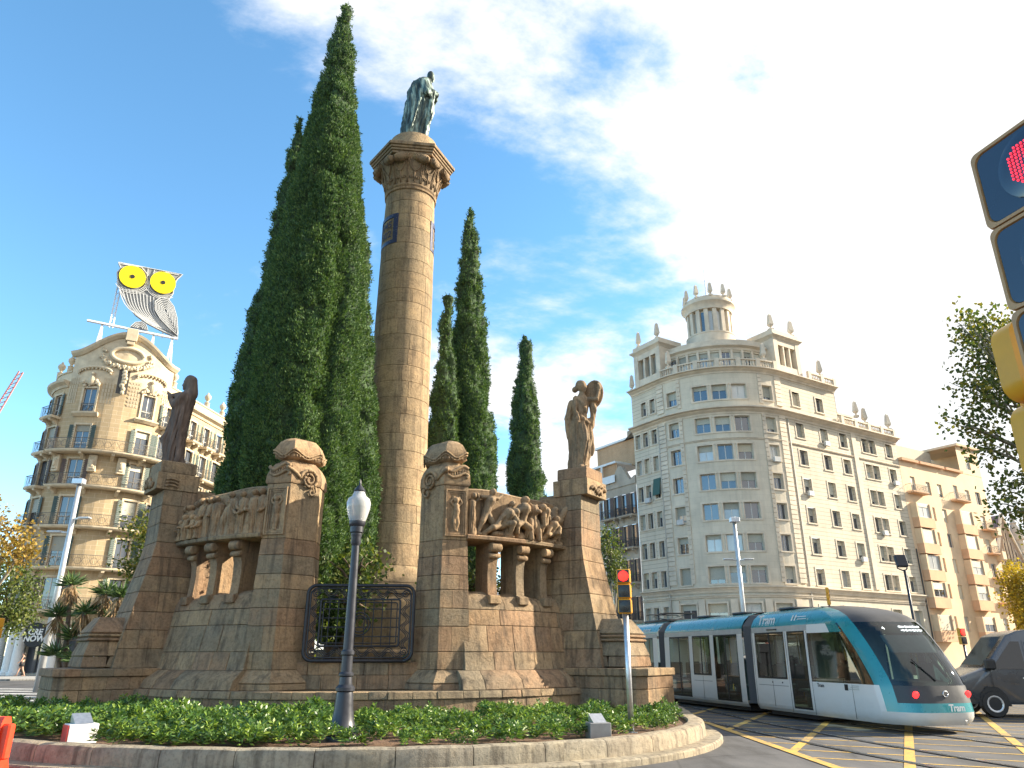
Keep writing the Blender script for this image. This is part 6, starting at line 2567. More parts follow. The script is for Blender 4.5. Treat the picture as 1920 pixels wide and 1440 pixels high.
# sub-rails were parented to the first rail, which sits at the building origin
_band = band


def band(name, root, path, s0, s1, prof, mat, ds=0.7, ends=True):
    if root.parent is not None:
        class R:
            location = root.parent.location
        base = root.parent
        o = _band(name, base, path, s0, s1, prof, mat, ds)
        o.parent = root
        return o
    return _band(name, root, path, s0, s1, prof, mat, ds)


baluster_run(SL + 0.6, SR - 0.6, 31.6, 0.35)
baluster_run(SR + 10.3, SR + 20.6, 26.95, 0.4)
baluster_run(SR + 5.4, SR + 10.0, 31.6, 0.35)
# set-back storeys over the wing
fp = Path((24.9, 85.0), 7.0, -58, 32, -13, 4.0, 18.0)
facade('setback_wall', rb_, fp, fp.sr + 8.5, fp.sr + 16.5, 26.9, 29.6, [(fp.sr + 10, 27.4, 1.3, 1.6), (fp.sr + 13.2, 27.4, 1.3, 1.6)], 'pale_smooth')
_band('setback_coping', rb_, fp, fp.sr + 8.3, fp.sr + 16.7, [(-0.4, 29.5), (0.2, 29.5), (0.2, 29.8), (-0.4, 29.8)], 'pale_trim')
# penthouse drum behind the balustrade
pp_ = Path((24.9, 85.0), 7.9, -58, 32, -13, 0, 0)
ph = [(-5.0 + 1.25 * k, 32.0, 0.95, 2.1) for k in range(9)]
facade('penthouse_wall', rb_, pp_, pp_.sl, pp_.sr, 31.5, 35.2, ph, 'pale_smooth')
for s, zb, w, h in ph:
    window(rb_, pp_, s, zb, w, h, 'sash', frame='win_white', glass='pane' if rr.random() < 0.4 else 'pane_curtain', blind=rr.choice((0, 0.25, 0.5)))
for k in range(10):
    s = -5.62 + 1.25 * k
    _band('pilaster', rb_, pp_, s - 0.13, s + 0.13, [(0, 31.6), (0.14, 31.6), (0.14, 34.3), (0, 34.3)], 'pale_trim')
_band('cornice', rb_, pp_, pp_.sl, pp_.sr, [(-0.3, 34.3), (0.1, 34.3), (0.2, 34.55), (0.55, 34.75), (0.55, 34.95), (0.1, 35.0), (0.1, 35.6), (-0.3, 35.6)], 'pale_trim')
# roof slab
mb = MB()
pts = [rp.pt(lerp(rp.lo, rp.hi, i / 60), -0.1) for i in range(61)]
mb.add([(p.x - rb_.location.x, p.y - rb_.location.y, 27.0) for p in pts] + [(30, 30, 27.0), (-10, 28, 27.0)], [tuple(range(63))])
mb.build('roof', 'paving', rb_)
mb = MB()
pts = [rp.pt(lerp(rp.lo, SR + 10.2, i / 50), -0.1) for i in range(51)]
mb.add([(p.x - rb_.location.x, p.y - rb_.location.y, 31.55) for p in pts] + [(14, 22, 31.55), (-4, 22, 31.55)], [tuple(range(53))])
mb.build('roof', 'paving', rb_)
mb = MB()
pts = [pp_.pt(lerp(pp_.sl, pp_.sr, i / 30), -0.1) for i in range(31)]
mb.add([(p.x - rb_.location.x, p.y - rb_.location.y, 35.5) for p in pts], [tuple(range(31))])
mb.build('roof', 'paving', rb_)
# end wall of the attic storey and of the wing
for s, z0, z1, dep in ((SR + 10.2, 26.9, 31.5, 8), (rp.hi, 0.1, 27.0, 12), (rp.lo, 0.1, 31.5, 10)):
    a, b = rp.pt(s, 0), rp.pt(s, -dep)
    mb = MB()
    mb.add([(a.x - rb_.location.x, a.y - rb_.location.y, z0), (b.x - rb_.location.x, b.y - rb_.location.y, z0), (b.x - rb_.location.x, b.y - rb_.location.y, z1), (a.x - rb_.location.x, a.y - rb_.location.y, z1)], [(0, 1, 2, 3)])
    mb.build('end_wall', 'pale_trim', rb_)
# corner turrets with slit windows
for s in (SL - 1.6, SR + 2.4):
    tw = part('corner_turret', rb_)
    p = rp.pt(s, -1.75)
    rot = Matrix.Translation((p.x - rb_.location.x, p.y - rb_.location.y, 0)) @ Matrix.Rotation(radians(rp.az(s)), 4, 'Z')
    hw = 1.9
    mb = MB()
    for sgn in (-1, 1):
        mb.bb(sgn * hw - 0.35, sgn * hw + 0.35, -1.8, -1.1, 31.6, 35.9)
        mb.bb(sgn * hw - 0.35, sgn * hw + 0.35, 1.1, 1.8, 31.6, 35.9)
        mb.bb(sgn * hw - 0.3, sgn * hw + 0.3, -1.1, 1.1, 31.6, 35.9)
    mb.bb(-hw + 0.35, hw - 0.35, -1.75, -1.2, 31.6, 32.7)
    mb.bb(-hw + 0.35, hw - 0.35, -1.75, -1.2, 35.2, 35.9)
    mb.bb(-hw + 0.35, hw - 0.35, -1.0, -0.8, 32.7, 35.2)
    for x in (-0.52, 0.52):
        mb.bb(x - 0.11, x + 0.11, -1.72, -1.25, 32.7, 35.2)
    mb.xf(rot)
    mb.build('turret_wall', 'pale_trim', tw)
    for x in (-1.05, 0, 1.05):
        mb = MB()
        mb.bb(x - 0.38, x + 0.38, -1.15, -1.1, 32.72, 35.18)
        mb.xf(rot)
        mb.build('slit_window', 'pane_curtain', tw)
    mb = MB()
    mb.loft([[(x * k, y * k2, z) for x, y in ((-2.25, -1.8), (2.25, -1.8), (2.25, 1.8), (-2.25, 1.8))] for z, k, k2 in ((35.9, 1.0, 1.0), (36.05, 1.05, 1.06), (36.25, 1.16, 1.2), (36.4, 1.16, 1.2), (36.45, 1.02, 1.02), (37.0, 1.02, 1.02))])
    mb.xf(rot)
    mb.build('turret_cornice', 'pale_trim', tw)


def finial():
    mb = MB()
    mb.bb(-0.32, 0.32, -0.32, 0.32, 0, 0.3)
    mb.lathe([(0.16, 0.3), (0.12, 0.45), (0.2, 0.6)], 8)
    mb.loft([[(x * k, y * k, z) for x, y in ((-1, -1), (1, -1), (1, 1), (-1, 1))] for z, k in ((0.6, 0.22), (0.85, 0.36), (2.1, 0.2), (2.3, 0.04))])
    return mb.mesh('finial', 'pale_trim')


fm_ = finial()


def put_fin(x, y, z, k=1.0):
    o = link('finial', fm_, rb_, (x - rb_.location.x, y - rb_.location.y, z), rr.uniform(0, 0.3))
    o.scale = (k * 0.78, k * 0.78, k * 0.95)


for s, o, z in ((SL - 3.2, -0.3, 37.0), (SL + 0.0, -0.4, 37.0), (SR + 0.6, -0.4, 37.0), (SR + 4.2, -0.4, 37.0), (SR + 3.9, -3.2, 37.0), (SR - 1.8, 0.1, 32.6), (SL + 1.8, 0.1, 32.6), (SR + 8.0, 0.0, 32.6), (SR + 15.4, 0.1, 27.9), (SR + 20.2, 0.1, 27.9), (SR + 17.5, -2.2, 29.8), (SL - 4.4, 0.1, 31.6)):
    p = rp.pt(s, o)
    put_fin(p.x, p.y, z)
M['tram_grey2'] = plain('pipe_grey', (0.42, 0.38, 0.32), 0.6)
# round lantern
lc = rp.pt(0, -5.2) - Vector((rb_.location.x, rb_.location.y))
lan = part('lantern', rb_)
mb = MB()
mb.lathe([(3.4, 35.4), (3.4, 35.9), (2.85, 36.0), (2.85, 37.1), (2.9, 37.15), (2.9, 37.3), (2.2, 37.3), (2.2, 40.3), (2.75, 40.3), (2.8, 40.7), (3.05, 41.0), (3.2, 41.15), (3.2, 41.4), (2.85, 41.45), (2.85, 41.9), (2.7, 42.0), (0.1, 42.1)], 40, (lc.x, lc.y), cap=False)
mb.build('lantern_wall', 'pale_trim', lan, smooth='auto')
for k in range(16):
    a = 2 * pi * k / 16
    mb = MB()
    mb.bb(-0.24, 0.24, -2.62, -2.15, 37.3, 40.3)
    mb.xf(Matrix.Translation((lc.x, lc.y, 0)) @ Matrix.Rotation(a, 4, 'Z'))
    mb.build('lantern_pilaster', 'pale_trim', lan)
    mb = MB()
    mb.bb(-0.26, 0.26, -2.28, -2.23, 37.5, 40.0)
    mb.xf(Matrix.Translation((lc.x, lc.y, 0)) @ Matrix.Rotation(a + pi / 16, 4, 'Z'))
    mb.build('lantern_window', 'pane' if k in (14, 5) else 'pane_curtain', lan)
for k in range(10):
    a = 2 * pi * k / 10 + 0.2
    put_fin(lc.x + rb_.location.x + 2.7 * cos(a), lc.y + rb_.location.y + 2.7 * sin(a), 41.8, 0.85)
mb = MB()
mb.tube([(lc.x, lc.y, 42.3), (lc.x, lc.y, 44.6), (lc.x, lc.y, 47.5)], [0.09, 0.07, 0.02], 6)
mb.build('flagpole', 'galv', lan)

# lived-in details: air conditioners, a hanging awning, drain pipes
M['ac_white'] = plain('ac_unit', (0.5, 0.5, 0.48), 0.6)
M['awning_green'] = plain('green_awning', (0.04, 0.10, 0.085), 0.8)
for s, z in ((sing[0], 15.0), (sing[1], 21.3), (rw1[0], 18.1), (rw1[2], 11.6), (rwd, 14.9), (rw2, 21.2), (lw1[1], 18.1), (rw1[1], 24.3)):
    mb = MB()
    mb.bb(-0.4, 0.4, -0.34, -0.04, 0, 0.55, 0.03)
    put('air_conditioner', rb_, mesh_once(('ac',), lambda: mb.mesh('air_conditioner', 'ac_white')), rp, s, z - 0.35, 0.05)
mb = MB()
mb.loft([[(x, y, z) for y, z in ((-0.05, 0.0), (-0.35, -1.9), (-0.42, -1.9), (-0.1, 0.0))] for x in (-0.55, 0.55)])
put('hanging_awning', rb_, mb.mesh('hanging_awning', 'awning_green'), rp, lw1[0], 20.3, 0.0)
for s in (SR + 0.75, SL - 0.4):
    band('drain_pipe', rb_, rp, s - 0.06, s + 0.06, [(0, 0.2), (0.14, 0.2), (0.14, 26.2), (0, 26.2)], 'tram_grey2')

# ------------------------------------------------------------------ older houses left of it
M['dark_front'] = plain('old_house_render', (0.42, 0.36, 0.28), 0.9, var=0.15, scale=0.6)
M['brick_or'] = block_wall('orange_brick', (0.52, 0.30, 0.15), (0.46, 0.25, 0.12), (0.5, 0.4, 0.3), 0.3, 0.09, 0.012, 0.2, 0.2)
dp_ = Path((24.9, 85.0), 9.3, -58, 32, -13, 18, 1)
b2 = thing('balcony_house', 'old house with dark shutters and black iron balconies between two blocks', 'building', (14.5, 84.0, 0))
D0, D1 = rp.lo - 6.2, rp.lo - 0.05
hb = []
for zb in (1.0, 5.3, 9.4, 13.3, 17.0):
    for k in range(4):
        hb.append((D0 + 0.85 + 1.5 * k, zb, 0.8, 2.5))
facade('street_wall', b2, dp_, D0, D1, 0.13, 20.6, hb, 'dark_front')
for s, zb, w, h in hb:
    window(b2, dp_, s, zb, w, h, 'door', frame='win_dark', glass='pane', shutter='win_brown')
for zb in (5.2, 9.3, 13.2, 16.9):
    for k in (0, 2):
        balcony(b2, dp_, D0 + 0.25 + 1.5 * k, D0 + 2.95 + 1.5 * k, zb, 0.75, 'dark_front', 'iron', 1.0)
mb = MB()
rings = []
for i in range(21):
    s = lerp(D0, D1, i / 20)
    t = i / 20
    zt = 21.2 + 1.6 * max(0, sin(pi * min(1, max(0, (t - 0.25) / 0.6)))) + 0.25 * sin(14 * t)
    r = []
    for o, z in ((-0.4, 20.5), (0.12, 20.5), (0.12, zt), (-0.4, zt)):
        p = dp_.pt(s, o)
        r.append((p.x - b2.location.x, p.y - b2.location.y, z))
    rings.append(r)
mb.loft(rings)
mb.build('curved_parapet', 'dark_front', b2)
b3 = thing('brick_penthouse_house', 'orange brick house with white terraces rising behind the balcony house', 'building', (9.3, 92.5, 0))
E0, E1 = D0 - 6.0, D0 - 0.05
hb = [(E0 + 1.1 + 1.9 * k, zb, 0.9, 2.2) for zb in (5, 9, 13, 17) for k in range(3)]
facade('street_wall', b3, dp_, E0, E1, 0.13, 21.0, hb, 'owl_ground')
for s, zb, w, h in hb:
    window(b3, dp_, s, zb, w, h, 'door', frame='win_dark', shutter='win_brown')
for zb in (9, 13):
    balcony(b3, dp_, E0 + 0.3, E0 + 3.6, zb, 0.75, 'owl_ground', 'iron')
for o, z0, z1, mt in ((-0.2, 21.0, 23.6, 'brick_or'), (-2.5, 23.6, 27.0, 'brick_or')):
    facade('upper_wall', b3, dp_, E0 + 0.5 + (1.6 if z0 > 23 else 0), D1 + (2.0 if z0 > 23 else -3.5), z0, z1, [], mt, out=o)
    _band('roof_edge', b3, dp_, E0 + 0.3 + (1.6 if z0 > 23 else 0), D1 + (2.2 if z0 > 23 else -3.4), [(o - 4, z1), (o + 0.35, z1), (o + 0.35, z1 + 0.25), (o - 4, z1 + 0.25)], 'white')
for k in range(4):
    _band('white_post', b3, dp_, E0 + 1.0 + 1.7 * k, E0 + 1.2 + 1.7 * k, [(0.1, 21.0), (0.3, 21.0), (0.3, 23.6), (0.1, 23.6)], 'white')
_band('terrace_panel', b3, dp_, E0 + 0.5, D1 - 3.4, [(0.3, 21.2), (0.36, 21.2), (0.36, 22.1), (0.3, 22.1)], 'white')
for o in (a for a in ((D1 - 4.5, 27.2), (D1 - 1.5, 27.2))):
    p = dp_.pt(o[0], -3.5)
    mb = MB()
    mb.bb(-0.35, 0.35, -0.35, 0.35, 0, 1.2)
    mb.lathe([(0.12, 1.2), (0.12, 1.7)], 8)
    link('chimney', mb.mesh('chimney', 'brick_or'), b3, (p.x - 9.3, p.y - 92.5, o[1]))

# ------------------------------------------------------------------ peach flats on the right
M['peach'] = plain('peach_render', (0.72, 0.53, 0.34), 0.9, var=0.10, scale=0.5, bump=0.1)
M['peach_dark'] = plain('terracotta_render', (0.66, 0.40, 0.235), 0.9, var=0.1, scale=0.6)
qp = Path((24.9, 85.0), 9.3, -58, 32, -13, 1, 60)
pe = thing('peach_flats', 'peach rendered apartment building with boxed bay windows beside the pale block', 'building', (57.0, 94.0, 0))
Q = SR + 21.25
prow = [4.3, 8.0, 11.1, 14.2, 17.3, 20.5]
hq = []
for zb in prow:
    for x, w in ((5.6, 0.9), (8.2, 1.0), (14.8, 1.0), (17.4, 1.2)):
        hq.append((Q + x, zb, w, 1.7))
for x in (2.3, 12.0):
    hq.append((Q + x, 20.5, 1.0, 2.0))
facade('street_wall', pe, qp, Q, Q + 19.6, 0.13, 24.5, hq, 'peach')
for s, zb, w, h in hq:
    window(pe, qp, s, zb, w, h, 'sash', glass='pane' if rr.random() < 0.6 else 'pane_curtain', blind=rr.choice((0, 0, 0.5, 1.0, 0.75)), blindmat='blind_cream', surround=None)
facade('upper_wall', pe, qp, Q + 14.2, Q + 19.6, 24.4, 28.3, [(Q + 16.6, 25.2, 1.2, 1.8)], 'peach')
window(pe, qp, Q + 16.6, 25.2, 1.2, 1.8, 'sash', glass='pane_curtain', blind=0.5)
_band('roof_cornice', pe, qp, Q + 14.0, Q + 19.8, [(-6, 28.2), (0.35, 28.2), (0.4, 28.5), (-6, 28.5)], 'peach')
for a, b in ((0.0, 3.6), (4.0, 9.4), (9.9, 14.0)):
    _band('roof_cornice', pe, qp, Q + a, Q + b, [(-6, 24.3), (0.45, 24.3), (0.5, 24.6), (-6, 24.6)], 'peach_dark')
_band('penthouse', pe, qp, Q + 6.0, Q + 14.2, [(-9, 24.6), (-3.5, 24.6), (-3.5, 28.0), (-9, 28.0)], 'owl_ground')
for x in (2.3, 12.0):
    for zb in prow[:-1]:
        bay = _band('bay_box', pe, qp, Q + x - 1.7, Q + x + 1.7, [(0, zb - 1.25), (0.85, zb - 1.25), (0.85, zb - 0.05), (0, zb - 0.05)], 'peach_dark')
        _band('bay_head', bay, qp, Q + x - 1.7, Q + x + 1.7, [(0, zb + 1.72), (0.85, zb + 1.72), (0.85, zb + 1.85), (0, zb + 1.85)], 'peach')
        bay.children[0].parent = pe
        _band('bay_pier', pe, qp, Q + x + 1.2, Q + x + 1.7, [(0, zb - 0.05), (0.82, zb - 0.05), (0.82, zb + 1.72), (0, zb + 1.72)], 'peach')
        _band('bay_pier', pe, qp, Q + x - 1.7, Q + x - 1.4, [(0, zb - 0.05), (0.82, zb - 0.05), (0.82, zb + 1.72), (0, zb + 1.72)], 'peach')
        window(pe, qp, Q + x - 0.1, zb, 2.4, 1.7, 'sash', out=0.82, glass='pane_curtain' if rr.random() < 0.5 else 'pane', blind=rr.choice((0, 0.25, 0.5, 1.0)), blindmat='blind_cream')
    balcony(pe, qp, Q + x - 1.7, Q + x + 1.7, 20.45, 0.85, 'peach_dark', 'balcony_iron', 0.9, False)
for zb in (8.0, 11.1, 14.2, 17.3):
    balcony(pe, qp, Q + 16.5, Q + 18.4, zb - 0.1, 0.8, 'peach_dark', 'balcony_iron', 0.95, False)
    rb2 = _band('rounded_bay', pe, qp, Q + 18.7, Q + 19.6, [(0, zb - 1.0), (0.7, zb - 1.0), (0.85, zb - 0.8), (0.85, zb + 0.2), (0, zb + 0.2)], 'peach')
a, b = qp.pt(Q + 19.6, 0), qp.pt(Q + 19.6, -12)
mb = MB()
mb.add([(a.x - 57, a.y - 94, 0.1), (b.x - 57, b.y - 94, 0.1), (b.x - 57, b.y - 94, 28.3), (a.x - 57, a.y - 94, 28.3)], [(0, 1, 2, 3)])
mb.build('end_wall', 'peach', pe)
mb = MB()
p = qp.pt(Q + 0.15, 0.06)
mb.tube([(p.x - 57, p.y - 94, 0.1), (p.x - 57, p.y - 94, 13.5)], 0.09, 6)
mb.build('drain_pipe', 'win_dark', pe)

# ------------------------------------------------------------------ brick church gable far right
M['church_brick'] = block_wall('church_brick', (0.40, 0.17, 0.10), (0.33, 0.13, 0.08), (0.5, 0.36, 0.26), 0.9, 0.5, 0.08, 0.3, 0.2)
M['slate'] = plain('patterned_slate', (0.16, 0.12, 0.13), 0.7, var=0.35, scale=1.2)
chu = thing('brick_church', 'red brick church gable with small stone spire above golden trees', 'building', (74.6, 112, 0), radians(20))
chu.scale = (0.5, 0.85, 0.86)
mb = MB()
mb.loft([[(x, y, z) for x, z in ((-5.2, 0), (5.2, 0), (5.2, 17.5), (0, 25.0), (-5.2, 17.5))] for y in (0, 9)])
mb.build('gable_wall', 'church_brick', chu)
for sg in (-1, 1):
    mb = MB()
    mb.tube([(sg * 5.6, -0.1, 17.2), (0, -0.1, 25.4)], 0.3, 4)
    mb.build('gable_coping', 'pale_trim', chu)
    mb = MB()
    mb.add([(sg * 5.5, 0.2, 17.2), (0, 0.2, 25.3), (0, 12, 25.3), (sg * 5.5, 12, 17.2)], [(0, 1, 2, 3)])
    mb.build('roof_slope', 'slate', chu)
for k in range(7):
    x = -3.9 + 1.3 * k
    h = 22.0 - abs(x) * 1.3
    mb = MB()
    mb.bb(x - 0.35, x + 0.35, -0.08, 0.05, 15.0, h)
    mb.build('blind_arch', 'win_brown', chu)
    mb = MB()
    mb.tube([(x - 0.42, -0.1, 15), (x - 0.42, -0.1, h), (x, -0.1, h + 0.6), (x + 0.42, -0.1, h), (x + 0.42, -0.1, 15)], 0.1, 4)
    mb.build('arch_rib', 'pale_trim', chu)
mb = MB()
mb.loft([[(7.0 + 1.1 * k * cos(2 * pi * i / 8), 1 + 1.1 * k * sin(2 * pi * i / 8), z) for i in range(8)] for z, k in ((14, 1.3), (18.5, 1.3), (18.6, 1.6), (19, 1.6), (19.1, 1.15), (21, 1.05), (21.2, 1.35), (21.6, 1.3), (24, 0.5), (24.2, 0.7), (24.5, 0.4), (28, 0.03))])
mb.build('spire', 'pale_trim', chu)
mb = MB()
mb.add([(-6, -3, 14.5), (12, -3, 14.5), (12, 4, 18.5), (-6, 4, 18.5)], [(0, 1, 2, 3)])
mb.bb(-6, 12, -3, 4, 0, 14.4)
mb.build('aisle_roof', 'slate', chu)
# ------------------------------------------------------------------ tram
tw_ = Mat('tram_white', 0.3, 0, 0.5)
v_ = tw_.pos()
zz = tw_.new('ShaderNodeSeparateXYZ')
tw_.l.new(v_, zz.inputs[0])
dirt = tw_.math('MULTIPLY', tw_.ramp(zz.outputs[2], [(0.0, 1.0), (0.75, 0.12)]), tw_.noise(tw_.map(v_, (2, 2, 5)), 1.5, 6, 0.65))
tw_.color(tw_.mix(dirt, (0.72, 0.72, 0.70, 1), (0.42, 0.39, 0.33, 1)))
tw_.p.inputs['Coat Weight'].default_value = 0.35
tw_.p.inputs['Coat Roughness'].default_value = 0.08
M['tram_white'] = tw_.m
M['tram_teal'] = plain('tram_teal', (0.012, 0.23, 0.25), 0.28, 0.1, 0.08, 3, coat=0.5)
M['tram_blue'] = plain('tram_roof_blue', (0.012, 0.24, 0.27), 0.28, 0.1, 0.08, 3, coat=0.5)
M['tram_grey'] = plain('tram_grey_strip', (0.42, 0.43, 0.42), 0.4, 0.1)
M['tram_dark'] = plain('tram_dark_roof', (0.035, 0.036, 0.04), 0.45, 0.1, 0.15)
M['bellows'] = plain('bellows_rubber', (0.10, 0.10, 0.105), 0.7)
M['tram_glass'] = glass_clear('tram_glass', (0.34, 0.44, 0.40), 1.25)
M['tram_screen'] = glass_clear('tram_windscreen', (0.38, 0.48, 0.46), 0.9)
M['seat_blue'] = plain('tram_seat', (0.05, 0.10, 0.12), 0.7)
M['rail_yellow'] = plain('yellow_handrail', (0.75, 0.45, 0.02), 0.4)
M['floor_grey'] = plain('tram_floor', (0.14, 0.145, 0.15), 0.6)
M['lamp_red'] = emit('red_lamp', (1.0, 0.02, 0.02), 1.6)
M['led'] = emit('led_white', (0.75, 0.8, 0.8), 0.55)
tram = thing('tram', 'white and teal articulated tram passing to the side of the monument', 'tram', (9.72, 17.75, 0), radians(12.9))
W = 1.14
ZR = [(0.18, 1.06), (0.26, 1.12), (0.34, W), (1.0, W + 0.005), (1.05, W + 0.005), (2.2, W - 0.012), (2.3, W - 0.02), (2.42, W - 0.035), (2.5, W - 0.06), (2.66, W - 0.16), (2.8, W - 0.34), (2.88, W - 0.6), (2.92, 0.0)]
Y0 = [(0.18, 0.14), (0.3, 0.03), (0.45, 0.0), (0.62, 0.03), (0.8, 0.07), (1.0, 0.12), (1.2, 0.22), (1.5, 0.42), (1.8, 0.64), (2.1, 0.89), (2.3, 1.08), (2.45, 1.25), (2.6, 1.5), (2.72, 1.85), (2.82, 2.35), (2.92, 3.2)]
NB = 3.3        # cab nose is shaped up to here
zr = [0.18, 0.26, 0.34, 0.45, 0.5, 0.56, 0.64, 0.72, 0.8, 0.9, 1.0, 1.06, 1.15, 1.3, 1.45, 1.6, 1.75, 1.9, 2.05, 2.2, 2.3, 2.36, 2.42, 2.5, 2.58, 2.66, 2.74, 2.80, 2.85, 2.88, 2.92]
fx = [-1.0, -0.985, -0.95, -0.9, -0.84, -0.76, -0.66, -0.52, -0.35, -0.17, 0, 0.17, 0.35, 0.52, 0.66, 0.76, 0.84, 0.9, 0.95, 0.985, 1.0]


def hw(z):
    return interp(z, ZR)


def nose(f, z):
    w = hw(z)
    y0 = interp(z, Y0)
    return (w * f, min(NB + (1.2 if z > 2.45 else 0), y0 + 0.85 * abs(f) ** 4.2), z)


sh = {k: MB() for k in ('white-1', 'white1', 'teal', 'screen', 'band', 'side-1', 'side1', 'cap', 'bumper', 'head')}
NS = 6
for i in range(len(zr) - 1):
    z0, z1 = zr[i], zr[i + 1]
    zc = (z0 + z1) / 2
    for j in range(len(fx) - 1):
        a = abs((fx[j] + fx[j + 1]) / 2)
        q = [nose(fx[j], z0), nose(fx[j + 1], z0), nose(fx[j + 1], z1), nose(fx[j], z1)]
        if zc < 0.45:
            k = 'bumper' if a < 0.97 else 'white'
        elif zc < 0.64:
            k = 'teal' if a < 0.95 else 'white'
        elif zc < 1.0:
            k = 'band' if a < 0.84 else ('teal' if a < 0.95 else 'white')
        elif zc < 2.42:
            k = 'screen' if a < 0.86 else ('teal' if a < 0.972 else 'side')
            if k == 'screen' and zc > 2.14:
                k = 'head'
        else:
            k = 'cap' if a < 0.86 else 'teal'
        if k in ('white', 'side'):
            k += '1' if fx[j] > 0 else '-1'
        sh[k].add(q, [(0, 1, 2, 3)])
    # flanks of the cab back to NB
    for sg in (-1, 1):
        ye = nose(1.0, (z0 + z1) / 2)[1]
        for s in range(NS):
            q = []
            for (zz_, ss) in ((z0, s), (z0, s + 1), (z1, s + 1), (z1, s)):
                p = nose(1.0, zz_)
                q.append((sg * hw(zz_), lerp(p[1], max(p[1], NB), ss / NS), zz_))
            yc = sum(p[1] for p in q) / 4
            if zc < 1.0:
                k = 'white'
            elif zc < 2.24:
                k = 'side'
            elif zc < 2.42:
                k = 'white' if s > 1 else 'teal'
            else:
                k = 'teal'
            if k == 'side' and yc > NB - 0.12:
                k = 'white'
            if k in ('white', 'side'):
                k += str(sg)
            sh[k].add(q if sg > 0 else q[::-1], [(0, 1, 2, 3)])
for k, nm, mt in (('white-1', 'cab_flank', 'tram_white'), ('white1', 'cab_flank', 'tram_white'), ('teal', 'cab_hood', 'tram_teal'), ('screen', 'windscreen', 'tram_screen'), ('band', 'lamp_panel', 'tram_dark'), ('side-1', 'cab_side_window', 'tram_glass'), ('side1', 'cab_side_window', 'tram_glass'), ('cap', 'cab_roof_cap', 'tram_dark'), ('bumper', 'bumper', 'tram_white'), ('head', 'destination_window', 'tram_screen')):
    me = sh[k].mesh(nm, mt, True)
    bm = bmesh.new()
    bm.from_mesh(me)
    bmesh.ops.remove_doubles(bm, verts=bm.verts, dist=0.0005)
    bm.to_mesh(me)
    bm.free()
    me.polygons.foreach_set('use_smooth', [True] * len(me.polygons))
    sh[k] = link(nm, me, tram)
for sg in (-1, 1):
    mb = MB()
    mb.lathe([(0.075, 0), (0.075, 0.03), (0.06, 0.04), (0.01, 0.045)], 16)
    p = Vector(nose(sg * 0.6, 0.82))
    mb.xf(Matrix.Translation(p + Vector((0, 0.0, 0))) @ Matrix.Rotation(pi / 2 + 0.25, 4, 'X'))
    mb.build('tail_lamp', 'lamp_red', tram, smooth='auto')
mb = MB()
p = Vector(nose(0, 0.83))
mb.tube([(0.06 * cos(t), p.y - 0.02, 0.83 + 0.06 * sin(t)) for t in [2 * pi * i / 16 for i in range(17)]], 0.014, 6)
mb.build('maker_badge', 'galv', tram, smooth=True)


def stick(txt, size, mat, loc, rx, rz_, sp=1.0, off=0.0, shear=0.0, name='lettering', par=None):
    t = text_mesh(name, txt, size, mat, 0.003, off, shear, sp)
    t.transform(Matrix.Translation(loc) @ Matrix.Rotation(rz_, 4, 'Z') @ Matrix.Rotation(rx, 4, 'X'))
    return link(name, t, par or tram)


p = nose(0.35, 0.6)
stick('Tram', 0.2, 'white', (0.14, -0.055, 0.545), pi / 2, radians(2), 0.95, 0.006)
p = nose(0.72, 1.02)
stick('15', 0.12, 'white', (0.72, p[1] - 0.03, 1.03), pi / 2 - 0.5, radians(25))
# destination board behind the upper windscreen
rl = random.Random(2)
for k in range(26):
    x = lerp(-0.1, 0.5, k / 25)
    for row in (0, 1):
        h = rl.choice((0.02, 0.035, 0.05, 0.03))
        zc_ = 2.2 + row * 0.085
        a_, b_ = Vector(nose(x / hw(zc_), zc_ - h / 2)), Vector(nose(x / hw(zc_), zc_ + h / 2))
        o_ = Vector((0, -0.012, 0.012))
        mb = MB() if k == 0 and row == 0 else mb
        mb.tube([a_ + o_, b_ + o_], 0.006, 4)
mb.build('led_rows', 'led', tram)
p = nose(-0.5, 2.25)
stick('4', 0.15, 'led', (-0.53, p[1] - 0.02, 2.26), pi / 2 - 0.9, 0)
# wiper and driver's desk, blind
mb = MB()
mb.tube([(-0.1, interp(1.1, Y0) - 0.02, 1.1), (-0.42, interp(1.55, Y0) - 0.03, 1.55)], 0.014, 5)
mb.build('wiper', 'black', tram)
mb = MB()
mb.loft([[(x, y, z) for y, z in ((0.5, 0.7), (0.6, 1.05), (1.0, 1.12), (1.4, 1.08), (1.4, 0.4), (0.55, 0.4))] for x in (-0.6, 0.6)])
mb.build('driver_desk', 'tram_dark', tram)
mb = MB()
mb.box((0.05, 1.0, 1.9), (1.25, 0.02, 0.5), Matrix.Rotation(-0.65, 3, 'X'))
mb.build('sun_blind', 'tram_grey', tram)
mb = MB()
mb.bb(-0.28, 0.28, 2.0, 2.5, 0.7, 0.85, 0.04)
mb.bb(-0.28, 0.28, 2.45, 2.6, 0.85, 1.6, 0.04)
mb.build('driver_seat', 'seat_blue', tram)
mb = MB()
mb.bb(-W + 0.06, -0.45, 3.15, 3.22, 0.4, 2.3)
mb.bb(0.45, W - 0.06, 3.15, 3.22, 0.4, 2.3)
mb.build('cab_bulkhead', 'tram_grey', tram)


